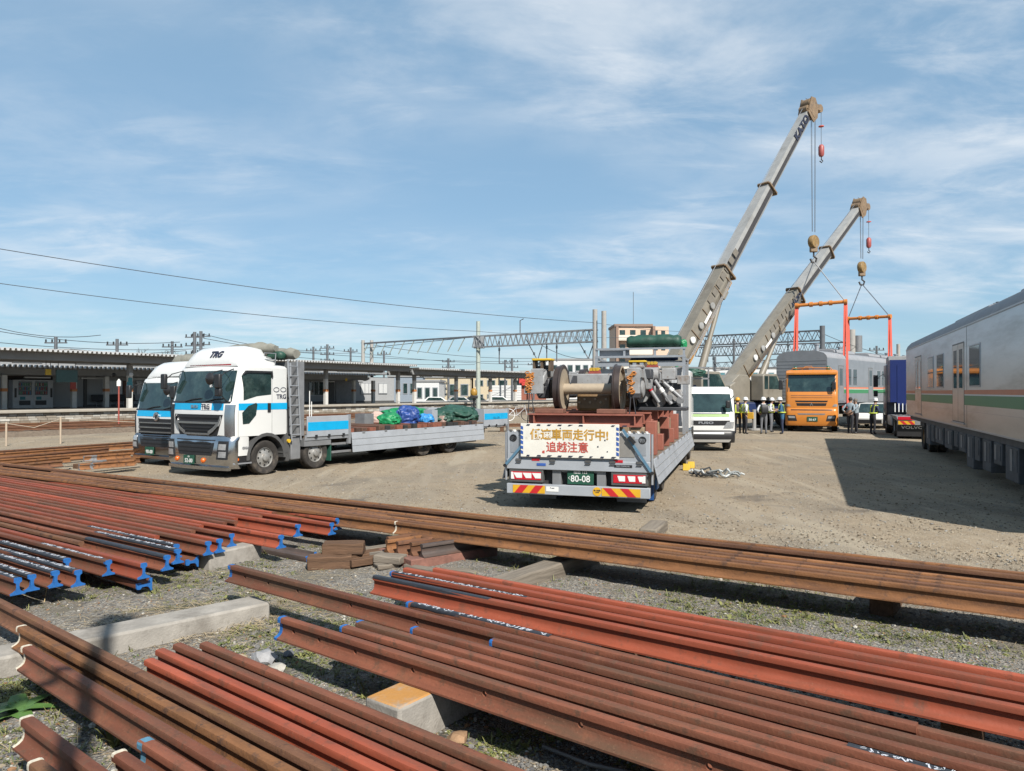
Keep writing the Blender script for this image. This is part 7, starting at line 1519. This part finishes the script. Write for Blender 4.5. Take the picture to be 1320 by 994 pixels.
for i, (x, y) in enumerate(((xat(165, 2.4), 2.4), (xat(143, 4.0), 4.0), (xat(445, 5.6), 5.8))):
    b = MB(); b.lathe((0, 0, 0), (0, -1, 0), [(.001, 0), (.13, .01), (.14, .04), (.09, .06), (.001, .06)], 16); o = b.build('platform_clock', [M_DECKW, M_BLK, M_YEL][i], None, smooth=40, loc=S0 + SD * (x + .05) + SN * (y - .25) + Vector((0, 0, 3.15)), rotz=SROT); tag(o, ['round white clock on a platform column', 'round dark mirror hanging by the inner canopy', 'round yellow lamp on a platform column'][i], 'clock' if i == 0 else 'mirror' if i == 1 else 'lamp')
for x, oy, m, lb in ((xat(94, 6.05), 6.04, M_REDLET, 'paper notices in red and white on a platform column'), (xat(167, 2.45), 2.44, mat('teal_poster', (.05, .25, .3), .6), 'teal and white poster on a platform column')):
    b = MB(); b.box(-.18, -.02, 0, .18, 0, .5); b.box(-.1, -.025, .5, .16, -.003, .75); tag(b.build('poster', [m], None, loc=S0 + SD * x + SN * oy + Vector((0, 0, 2.2)), rotz=SROT), lb, 'poster')
# tracks, signal post and fence by the platform
def track(off, label):
    t = sta('railway_track', label, 'track')
    b = MB(); b.prism([(off - 1.7, 0), (off - 1.2, .22), (off + 1.2, .22), (off + 1.7, 0)], -14, 75, 'x'); b.build('ballast', mat('brown_ballast', (.16, .12, .085), .95, var=.35, scale=9, bump=.8, bscale=20), t)
    for s in (-1, 1): b = MB(); b.loft([[(x, off + s * .55 + yy, .245 + zz) for yy, zz in PROF] for x in (-14, 75)]); b.build('rail', M_BROWN, t)
    proto = None
    for k in range(110):
        if proto is None: b = MB(); b.box(-14, off - 1.05, .2, -13.78, off + 1.05, .25); proto = b.build('sleeper', M_WOOD, t)
        else: c = proto.copy(); COL.objects.link(c); c.location = (k * .8, 0, 0)
track(-2.6, 'brown railway track running along the platform wall'); track(-6.6, 'second brown railway track nearer the lorry yard')
def post(name, label, px, py, h, r, m, cat='post', topm=None):
    c = P(px, py, 0); t = thing(name, label, cat, c); b = MB(); b.cyl((0, 0, -.02), (0, 0, h), r, 8); b.build('post', m, t)
    if topm: b = MB(); b.prism([(-.1, h), (.1, h), (.1, h + .25), (0, h + .38), (-.1, h + .25)], -.03, .03, 'y'); b.build('marker', topm, t)
    return t
post('marker_post', 'thin red marker post with a white arrow head beside the platform track', 153, 555, 2.35, .04, mat('red_post', (.35, .07, .05), .6), topm=M_LETW); post('fence_post', 'short pale fence post beside the railway track', 78, 572, 1.05, .035, mat('pale_post', (.5, .4, .3), .7)); post('fence_post', 'short pale fence post near the frame edge of the railway track', 8, 575, .9, .035, mat('pale_post', (.5, .4, .3), .7)); post('white_post', 'slim white post standing before the platform near the ladder rack', 399, 545, 2.1, .03, M_LETW); post('white_post', 'lower slim white post standing before the platform', 401.5, 545, 1.4, .03, M_LETW)
b = MB(); q0, q1 = P(8, 575, 0) + Vector((0, 0, .85)), P(78, 572, 0) + Vector((0, 0, .98)); b.tube([q0, q0.lerp(q1, .5) - Vector((0, 0, .25)), q1, q1 + Vector((4, 1.2, -.25)), q1 + Vector((9, 3.4, -.1))], .012, 5); tag(b.build('barrier_rope', mat('pale_rope', (.5, .42, .33), .8)), 'pale rope strung between the fence posts beside the track', 'rope')
# far rail stacks left of the lorries
for i, (xa, ya, xb, yb, m) in enumerate([(-20, 582, 172, 569, M_BROWN), (-20, 585, 172, 572, M_RUST), (-10, 590, 140, 577, M_BROWN), (-20, 593, 175, 579, M_RUST), (-20, 598, 90, 588, M_RUST), (-20, 602, 80, 593, M_BROWN)]):
    a, c = P(xa, ya, .36), P(xb, yb, .36); rail(c, a, (a - c).length, m, label='rusty rail lying before the railway tracks, %s one from the tracks' % ORD[i])
for i, (xa, ya, xb, yb, z) in enumerate([(120, 594, 186, 588, .30), (116, 597, 184, 590, .30), (102, 598, 180, 592, .30), (108, 588, 174, 583, .30)]):
    a, c = P(xa, ya, z), P(xb, yb, z); d = c - a; rail(a, c, 1.35, M_RUST, paint=mat('grey_end', (.22, .225, .235), .7, var=.3, scale=12), plen=.35, label='short rusty rail with a grey end in the small stack beside the lorries', group='short rails with grey ends')
for px, py in ((20, 602), (70, 596), (140, 600), (165, 594)): c = P(px, py, 0); beam(c - Vector((.4, .9, 0)), c + Vector((.4, 1.1, 0)), .2, .20 if px < 100 else .155, M_WOOD, 'timber_sleeper', 'timber bearer under the rusty rails in front of the tracks', 'sleeper', cham=.01)['group'] = 'bearers in front of the tracks'
# bicycle on a stack of rails seen between the lorries
def bicycle():
    c = P(662, 552, 0); t = thing('bicycle', 'white bicycle leaning behind the load lorry on stacked rusty rails', 'bicycle', (c.x + .25, c.y, .42), R(12)); M = mat('white_frame', (.66, .66, .68), .4)
    for x in (-.52, .52): b = MB(); b.tube([(x + .33 * math.cos(a), 0, .33 + .33 * math.sin(a)) for a in [i * math.pi / 12 for i in range(24)]], .022, 6, closed=True); w = b.build('wheel', M_BLK if x > 0 else M_LETW, t); 
    def tb(n, m_, *p, r=.018): b = MB(); b.tube(list(p), r, 6); return b.build(n, m_, t)
    tb('frame', M, (-.52, 0, .33), (-.05, 0, .30), (.40, 0, .72), (-.12, 0, .70), (-.05, 0, .30)); tb('fork', M, (.52, 0, .33), (.40, 0, .80)); tb('handlebar', M_BLK, (.30, .25, .95), (.40, 0, .92), (.30, -.25, .95)); tb('stem', M, (.40, 0, .78), (.38, 0, .93)); tb('seat_post', M, (-.12, 0, .70), (-.15, 0, .84)); tb('stay', M, (-.52, 0, .33), (-.12, 0, .70)); tb('pedal_crank', M_BLK, (-.05, -.08, .30), (.1, -.1, .2)); b = MB(); b.box(-.30, -.07, .84, -.02, .07, .89); b.build('saddle', M_BLK, t, bevel=.02)
bicycle()
for k in range(5):
    a, c = P(640, 545 + 3 * k, .42 - .0), P(700, 547 + 3 * k, .42); c0 = P(662, 556, 0); q = Vector((c0.x - 1.2, c0.y - .5 + .15 * k, .40)); rail(q, q + Vector((1, .05, 0)), 0.01 + 2.6, M_BROWN, label='brown rusty rail in the stack carrying the bicycle', group='rails under the bicycle')
c0 = P(662, 556, 0); beam(c0 + Vector((-.6, -.6, 0)), c0 + Vector((-.6, .3, 0)), .2, .25, M_WOOD, 'timber_sleeper', 'timber bearer under the rails that carry the bicycle', 'sleeper', cham=.01)
# ================================================================== overhead line
M_GALV = mat('galvanised_steel', (.30, .315, .33), .55, metal=.3, var=.12, scale=3); M_GALVD = mat('dark_galvanised', (.12, .13, .145), .6, var=.15, scale=3); M_POLE = mat('concrete_pole', (.40, .385, .36), .8, var=.1, scale=3)
M_WIRE = mat('overhead_wire', (.06, .07, .085), .6, var=.1)
def truss(label, a, c, h, w, m, panels, posts=(), cap=False):
    a, c = Vector(a), Vector(c); t = thing('catenary_gantry', label, 'gantry', (a.x, a.y, 0)); o = Vector((a.x, a.y, 0)); d = (c - a); L = d.length; d.normalize(); s = d.cross(Vector((0, 0, 1))).normalized() * (w / 2); ch = .09
    for k, (sg, dz) in enumerate(((1, 0), (-1, 0), (1, -h), (-1, -h))):
        q = s * sg + Vector((0, 0, dz)) - o; b = MB(); b.bar(a + q, c + q, ch, ch); b.build('chord', m, t)
    for sg in (1, -1):
        for k in range(panels):
            p0 = a + d * (L * k / panels) + s * sg - o; p1 = a + d * (L * (k + .5) / panels) + s * sg - o; p2 = a + d * (L * (k + 1) / panels) + s * sg - o
            b = MB(); b.bar(p0 - Vector((0, 0, h)), p1, .05, .05); b.bar(p1, p2 - Vector((0, 0, h)), .05, .05); b.build('lacing', m, t)
    if cap: b = MB(); b.M = Matrix.Translation(a - o); b.box(-.1, -w / 2 - .06, -h - .08, .9, w / 2 + .06, .08); b.build('end_box', m, t)
    for q, r, hh, pm in posts:
        p = a + d * q - o; b = MB(); b.cyl((p.x, p.y, 0), (p.x, p.y, hh), r, 14, r1=r * .85); b.build('pole', pm, t, smooth=40)
    return t, a, d, L
def hangers(t, a, d, fr, L, zs, m=None):
    o = t.location
    for f, kind in fr:
        p = a + d * (L * f) - o
        if kind == 'v': b = MB(); b.tube([p + Vector((0, 0, -.5)), p + Vector((0, 0, -2.6))], .05, 6); h = b.build('hanger', M_GALVD, t)
        elif kind == 'a': b = MB(); b.tube([p + Vector((0, 0, -.5)), p + Vector((1.0, -.6, -2.4))], .04, 6); b.tube([p + Vector((1.6, -1, -.5)), p + Vector((1.0, -.6, -2.4))], .04, 6); h = b.build('bracket', M_GALVD, t)
        elif kind == 'u': b = MB(); b.tube([p + Vector((0, 0, -.1)), p + Vector((0, 0, 1.2)), p + Vector((.3, -.2, 1.35))], .05, 6); h = b.build('upright', M_GALVD, t)
        if kind != 'u':
            for k in range(3): b = MB(); q = p + (Vector((0, 0, -1.2)) if kind == 'v' else Vector((.7, -.42, -1.7))); b.cyl(q - Vector((0, 0, .09 * k)), q - Vector((0, 0, .09 * k + .05)), .1, 8); b.build('insulator', M_BLK, h)
A1, C1 = P(612, 434, Y=69.5), P(768, 425, Y=62.5)
t, a, d, L = truss('grey lattice catenary gantry with two tall concrete poles', A1, C1, 1.0, .8, M_GALV, 22, [(.4, .22, 8.6, mat('pale_green_steel', (.42, .47, .42), .6))], cap=True)
hangers(t, a, d, [(.22, 'v'), (.40, 'u'), (.45, 'a'), (.70, 'v'), (.85, 'a'), (.62, 'v')], L, None)
for px, yt, Y in ((767, 399, 62.4), (778.5, 401, 61.5)): q = P(px, yt, Y=Y); b = MB(); b.cyl((q.x - t.location.x, q.y - t.location.y, 0), (q.x - t.location.x, q.y - t.location.y, q.z), .24, 14, r1=.2); b.build('pole', M_POLE, t, smooth=40)
A2, C2 = P(468, 443, Y=78), P(612, 434, Y=69.6)
t = thing('catenary_gantry', 'thin dark catenary beam with hanging struts and two poles at its end', 'gantry', (A2.x, A2.y, 0)); o = Vector((A2.x, A2.y, 0)); b = MB(); b.bar(A2 - o, C2 - o, .14, .16); b.build('beam', M_GALVD, t); b = MB(); b.bar(A2 - o + Vector((0, 0, -.5)), C2 - o + Vector((0, 0, -.02)), .06, .06); b.build('tie', M_GALVD, t)
for k in range(11): q = A2.lerp(C2, (k + .6) / 11.5) - o; b = MB(); b.bar(q, q + Vector((-.7, .4, -1.3)), .07, .07); b.build('strut', mat('pale_green_steel', (.42, .47, .42), .6), t)
for dx in (0, .9): b = MB(); b.cyl((dx, 0, 0), (dx, 0, A2.z + .35), .22, 12, r1=.18); b.build('pole', M_POLE, t, smooth=40)
A3, C3 = P(898, 434, Y=74.5), P(1060, 426, Y=66.0)
t, a, d, L = truss('dark lattice catenary gantry behind the cranes, upper of the two', A3, C3, .9, .7, M_GALVD, 14, []); hangers(t, a, d, [(.1, 'v'), (.35, 'a'), (.55, 'v'), (.1, 'u'), (.75, 'v')], L, None)
q = P(1060, 420, Y=65.8); b = MB(); b.cyl((q.x - t.location.x, q.y - t.location.y, 0), (q.x - t.location.x, q.y - t.location.y, q.z), .22, 12); b.build('pole', M_GALVD, t)
A4, C4 = P(898, 448, Y=84), P(1096, 441, Y=74)
t, a, d, L = truss('dark lattice catenary gantry behind the cranes, lower and farther one', A4, C4, 1.0, .8, M_GALVD, 20, []); hangers(t, a, d, [(.2, 'a'), (.5, 'v'), (.8, 'v'), (.12, 'v')], L, None)
q = P(1098, 425, Y=73.8); qx, qy = q.x - t.location.x, q.y - t.location.y; b = MB(); b.cyl((qx, qy, 0), (qx, qy, q.z), .33, 14); b.build('pole', M_POLE, t, smooth=40); b = MB(); b.cyl((qx + .6, qy, q.z - 2.2), (qx + .6, qy, q.z - .6), .4, 12); b.build('transformer', M_GREYM, t, smooth=40)
A5, C5 = P(920, 468, Y=110), P(1010, 463, Y=104); truss('small far lattice gantry beyond the shorter crane', A5, C5, 1.1, .6, M_GALVD, 8, [(.2, .2, 7.2, M_GALVD)])
A6, C6 = P(1125, 462, Y=95), P(1175, 459, Y=92); truss('small far gantry to the side of the blue tractor unit', A6, C6, .8, .5, M_GALVD, 6, [(3, .25, 8.0, M_POLE), (5.6, .2, 7.0, M_GALVD)])
def far_pole(px, yt, Y, label, r=.12, arms=2, h=None):
    q = P(px, yt, Y=Y); t = thing('utility_pole', label, 'pole', (q.x, q.y, 0)); b = MB(); b.cyl((0, 0, 0), (0, 0, q.z), r, 8); b.build('pole', M_GALVD, t)
    for k in range(arms):
        z = q.z - .5 - .8 * k; b = MB(); b.bar((-.9, 0, z), (.9, 0, z), .1, .1); ar = b.build('crossarm', M_GALVD, t)
        for x in (-.8, -.3, .3, .8): b = MB(); b.cyl((x, 0, z), (x, 0, z + .28), .06, 6); b.build('insulator', M_BLK, ar)
for i, (px, yt, Y, ar, lb) in enumerate([(72, 434, 60, 1, 'slim catenary pole rising behind the station roof, over the vending machines'), (151, 437, 62, 1, 'slim catenary pole rising behind the station roof near the marker post'), (222, 440, 66, 1, 'slim catenary pole rising behind the roof of the emblem lorry'), (251, 428, 70, 4, 'tall utility pole with many crossarms behind the emblem lorry'), (259, 427, 72, 3, 'tall utility pole beside the one with many crossarms'), (404, 447, 90, 1, 'distant catenary pole above the ladder rack'), (422, 444, 95, 4, 'distant utility pole with crowded crossarms above the canopy'), (452, 448, 95, 1, 'distant thin pole next to the crowded crossarms'), (495, 452, 98, 1, 'distant thin pole above the end of the long canopy'), (578, 462, 105, 3, 'distant utility pole with crossarms above the lower canopy'), (651, 464, 110, 1, 'distant thin pole behind the lower canopy'), (660, 462, 105, 3, 'distant utility pole with crossarms near the bogie load'), (688, 466, 110, 1, 'distant thin pole right behind the bogie load'), (946, 437, 78, 0, 'curved lamp pole above the dark gantry'), (1010, 455, 95, 0, 'thin mast behind the shorter crane boom'), (1130, 446, 88, 1, 'pale concrete pole far behind the slings')]):
    far_pole(px, yt, Y, lb, .13 if ar < 3 else .16, ar)
def wire(label, pts, r=.022, sag=0.0, n=14):
    P_ = [Vector(p) for p in pts]; Q = []
    for a, c in zip(P_, P_[1:]):
        for i in range(n): k = i / n; Q.append(a.lerp(c, k) - Vector((0, 0, sag * 4 * k * (1 - k))))
    Q.append(P_[-1]); b = MB(); b.tube(Q, r, 5); tag(b.build('overhead_wire', M_WIRE), label, 'wire')
wire('long overhead wire rising towards the upper edge over the station, topmost one', [P(-60, 311, Y=38), P(766, 416, Y=62.3)], .022, .55)
wire('second long overhead wire below the topmost one', [P(-60, 357, Y=42), P(612, 427, Y=66)], .022, .45)
wire('continuation of the second overhead wire to the concrete poles', [P(612, 427, Y=66), P(890, 434, Y=75)], .02, .3)
wire('short overhead wire between the concrete poles and the apartment block', [P(766, 416, Y=62.3), P(905, 428, Y=80)], .018, .2)
LWR = 'thin catenary wire strung behind the station canopies'
for i, (xa, ya, Ya, xb, yb, Yb) in enumerate([(-20, 424, 58, 232, 441, 66), (-20, 440, 60, 300, 447, 78), (-20, 446, 60, 240, 452, 70), (-20, 418, 58, 130, 432, 62), (259, 430, 72, 420, 452, 95), (262, 436, 72, 460, 455, 95), (300, 447, 78, 690, 466, 110), (420, 450, 95, 700, 470, 110), (465, 442, 78, 690, 462, 100), (300, 452, 80, 612, 470, 105), (690, 440, 66, 760, 462, 80), (898, 440, 80, 930, 446, 84), (1060, 430, 66, 1180, 462, 92), (1000, 452, 90, 1180, 468, 100)]):
    b = MB(); a, c = P(xa, ya, Y=Ya), P(xb, yb, Y=Yb); b.tube([a.lerp(c, k / 8) - Vector((0, 0, .5 * 4 * (k / 8) * (1 - k / 8))) for k in range(9)], .026, 4); tag(b.build('overhead_wire', M_WIRE), LWR, 'wire', 'thin catenary wires')
# ================================================================== buildings and trees far behind
def building(name, label, px0, px1, ytop, Y, depth, wall, storeys, cols, roof=None, glass=None, rz=0.0, band=None):
    a, c = P(px0, ytop, Y=Y), P(px1, ytop, Y=Y); w = c.x - a.x; h = a.z; t = thing(name, label, 'building', ((a.x + c.x) / 2, Y, 0), rz)
    b = MB(); b.box(-w / 2, 0, 0, w / 2, depth, h); b.build('wall', wall, t); b = MB(); b.box(-w / 2 - .15, -.15, h, w / 2 + .15, depth + .15, h + .25); b.build('roof', roof or M_PGREY, t)
    sh = h / max(1, storeys)
    for r_ in range(storeys):
        for k in range(cols):
            x0 = -w / 2 + w * (k + .15) / cols; x1 = -w / 2 + w * (k + .85) / cols; b = MB(); b.box(x0, -.06, sh * r_ + sh * .35, x1, .05, sh * r_ + sh * .78); wd = b.build('window', M_ALU, t); b = MB(); b.box(x0 + .1, -.075, sh * r_ + sh * .38, x1 - .1, .04, sh * r_ + sh * .75); b.build('pane', glass or M_GLASS, wd)
    return t, w, h
def apartment():
    Y = 150.0; M_B = mat('apartment_beige', (.72, .53, .40), .8, var=.06); M_C = mat('apartment_cream', (.80, .72, .61), .8, var=.05); M_D = mat('apartment_brown', (.30, .20, .15), .8, var=.08)
    a, c = P(793, 421, Y=Y), P(862, 421, Y=Y); w = c.x - a.x; h = a.z; t = thing('apartment_block', 'beige apartment block with open balconies behind the green tarpaulin', 'building', ((a.x + c.x) / 2, Y, 0)); b = MB(); b.box(-w / 2, 0, 0, w / 2, 9, h); b.build('wall', M_B, t); b = MB(); b.box(-w / 2 - .2, -.3, h, w / 2 * .4, 9.2, h + .5); b.build('roof', M_D, t)
    n = 5; sh = 2.9
    for k in range(n):
        z = h - sh * (k + 1)
        b = MB(); b.box(-w / 2 + .5, -1.3, z + .0, w * .18, 0, z + .15); bl = b.build('balcony', M_C, t); b = MB(); b.box(-w / 2 + .5, -1.35, z + .15, w * .18, -1.25, z + 1.1); b.build('balcony_front', M_C, bl)
        for q in range(3): x = -w / 2 + .9 + q * 2.1; b = MB(); b.box(x, -.05, z + .9, x + 1.1, .05, z + 2.2); b.build('window', M_GLASS, t)
        for x in (w * .22, w * .36): b = MB(); b.box(x, -.05, z + 1.0, x + .8, .05, z + 2.1); b.build('window', M_GLASS, t)
    for x in (-w / 2, w * .18): b = MB(); b.box(x, -1.4, 0, x + .5, 0, h); b.build('pier', M_D, t)
    b = MB(); b.cyl((-w * .1, 4, h + .4), (-w * .1, 4, h + 7.5), .06, 6); b.build('aerial', M_GALVD, t)
apartment()
M_CREAM = mat('cream_facade', (.58, .50, .36), .8, var=.06); M_BRICKR = mat('brick_red_facade', (.32, .11, .07), .8, var=.15, scale=2); M_WFAC = mat('white_facade', (.66, .67, .67), .7, var=.05)
building('shop_building', 'cream shop building with dark openings seen under the lower canopy', 548, 606, 487, 108, 12, M_CREAM, 1, 4); building('shop_building', 'cream two storey shop building with a white shutter behind the platform', 610, 672, 486, 112, 12, M_CREAM, 2, 4); building('shop_building', 'brick red shop building with a bright red sign behind the bogie load', 671, 704, 480, 112, 12, M_BRICKR, 1, 1)
c = P(683, 489, Y=111.5); b = MB(); b.box(-1.6, -.1, -.6, 1.6, .1, .6); b.box(-1.2, -.12, -.9, .4, .08, -.62); tag(b.build('shop_sign', mat('red_sign', (.62, .05, .04), .5), None, loc=(c.x, 111.6, c.z)), 'bright red sign fixed high on the brick red shop building', 'sign')
b = MB(); c = P(615, 470, Y=112); b.box(0, 0, 0, 1, 1, 1) if False else None
c = P(653, 520, Y=110); b = MB(); b.box(-2.2, -.1, 0, 2.2, .1, 3.0)
for k in range(8): b.box(-2.2, -.14, .05 + k * .37, 2.2, -.101, .36 + k * .37)
tag(b.build('roller_shutter', M_WFAC, None, loc=(c.x, 111.7, 0)), 'white roller shutter on the cream shop building', 'shutter')
building('white_house', 'white house with a sloping gable seen between the canopy columns', 536, 566, 492, 96, 8, M_WFAC, 1, 3)
building('white_hall', 'white flat roofed hall behind the concrete poles', 700, 780, 464, 130, 20, M_WFAC, 2, 8); building('white_warehouse', 'long white warehouse with a row of teal windows behind the crane cab', 905, 1010, 475, 120, 25, M_WFAC, 2, 10, glass=mat('teal_glass', (.08, .22, .26), .15, var=.2, spec=.7)); building('grey_house', 'low grey building far behind the train car in slings', 1135, 1190, 484, 140, 12, M_PGREY, 1, 5); building('grey_house', 'low grey blue roofed building at the far side of the station', 500, 545, 486, 130, 12, mat('blue_grey_facade', (.25, .30, .36), .7), 1, 5)
building('roof_house', 'pale building whose roof shows above the station canopy', -40, 90, 452, 95, 14, M_WFAC, 2, 6)
def bare_tree(px, ytop, Y, label, seed):
    rg = random.Random(seed); q = P(px, ytop, Y=Y); H = q.z; t = thing('bare_tree', label, 'tree', (q.x, Y, 0)); b = MB(); b.tube([(0, 0, 0), (.05, 0, H * .3), (.0, .05, H * .5)], [.22, .16, .12], 7); b.build('trunk', M_WOOD, t, smooth=50); b = MB()
    def br(p, d, L, r, n):
        e = p + d * L; b.tube([p, p.lerp(e, .5) + Vector((rg.gauss(0, .05), rg.gauss(0, .05), 0)) * L, e], [r, r * .75, r * .5], 4)
        if n:
            for _ in range(3): dd = (d + Vector((rg.gauss(0, .55), rg.gauss(0, .55), rg.gauss(.1, .3)))).normalized(); br(p.lerp(e, .45 + .55 * rg.random()), dd, L * .62, r * .6, n - 1)
    for k in range(6): br(Vector((0, 0, H * (.28 + .04 * k))), Vector((math.cos(k * 1.1), math.sin(k * 1.1), 1.0)).normalized(), H * .26, .09, 3)
    b.build('crown', mat('twig', (.09, .075, .06), .9, var=.2), t)
for i, (px, yt) in enumerate([(36, 441), (110, 445), (172, 441), (205, 438), (232, 440)]): bare_tree(px, yt, 88 + 4 * i, ['bare tree behind the station roof above the vending machines', 'bare tree above the station roof near the departure board', 'bare tree above the station roof beside the marker post', 'bushy bare tree next to the tall utility pole', 'bare tree right behind the utility poles'][i], i)
# parked vehicles and a yellow machine seen under the lower canopy
def far_car(px, py, Y, m, label):
    q = P(px, py, Y=Y); t = thing('parked_car', label, 'car', (q.x, Y, 0), R(8)); b = MB(); b.prism([(-2, .25), (-2, .8), (-1.3, .92), (-.8, 1.42), (.8, 1.42), (1.5, .9), (2, .75), (2, .25)], -.8, .8, 'y'); b.build('body', m, t, bevel=.08); b = MB(); b.prism([(-1.1, .95), (-.72, 1.34), (.72, 1.34), (1.25, .95)], -.815, .815, 'y'); b.build('windows', M_GLASS, t)
    for s in (1, -1):
        for x in (-1.25, 1.25): wheel(t, x, s * .72, .31, .2, s, n=14)
far_car(560, 515, 92, M_PAINTW, 'white parked car between the canopy columns'); far_car(590, 515, 96, mat('silver_paint', (.45, .46, .47), .3), 'silver parked car beyond the platform'); far_car(640, 515, 100, M_PAINTW, 'white parked car before the roller shutter'); far_car(612, 515, 100, mat('dark_car', (.05, .05, .06), .3), 'dark parked car beyond the platform')
def buffer_lamp():
    q = P(611, 513, Y=60); t = thing('yellow_machine', 'small yellow and black machine on a post behind the green tarpaulins', 'machine', (q.x, q.y, .0)); b = MB(); b.cyl((0, 0, 0), (0, 0, 1.6), .08, 8); b.build('post', M_BLK, t); b = MB(); b.ball((0, 0, 1.98), .28, 12, 8, jit=.10, sq=(1, .8, 1.2)); b.build('housing', mat('ochre_housing', (.40, .22, .03), .5, var=.3, scale=5), t, smooth=50); b = MB(); b.box(-.3, -.3, 1.5, .3, .3, 1.75); b.build('base', M_BLK, t, bevel=.04)
buffer_lamp()

# lamp pole behind the photographer: only its shadow reaches into the picture
def lamp_pole():
    t = thing('lamp_pole', 'tall lamp pole standing behind the photographer', 'pole', (-.1, -.9, 0)); b = MB(); b.cyl((0, 0, 0), (0, 0, 7.6), .075, 12, r1=.05); b.build('pole', M_GALV, t, smooth=40)
    b = MB(); b.bar((0, 0, 6.1), (-.62, -.2, 6.1), .05, .05); b.build('arm', M_GALV, t); b = MB(); b.box(-.85, -.4, 5.9, -.45, -.0, 6.25); b.build('lamp_head', M_GREYM, t, bevel=.04); b = MB(); b.box(-.14, -.14, 7.55, .14, .14, 7.8); b.build('sensor_box', M_GREYM, t, bevel=.03)
lamp_pole()
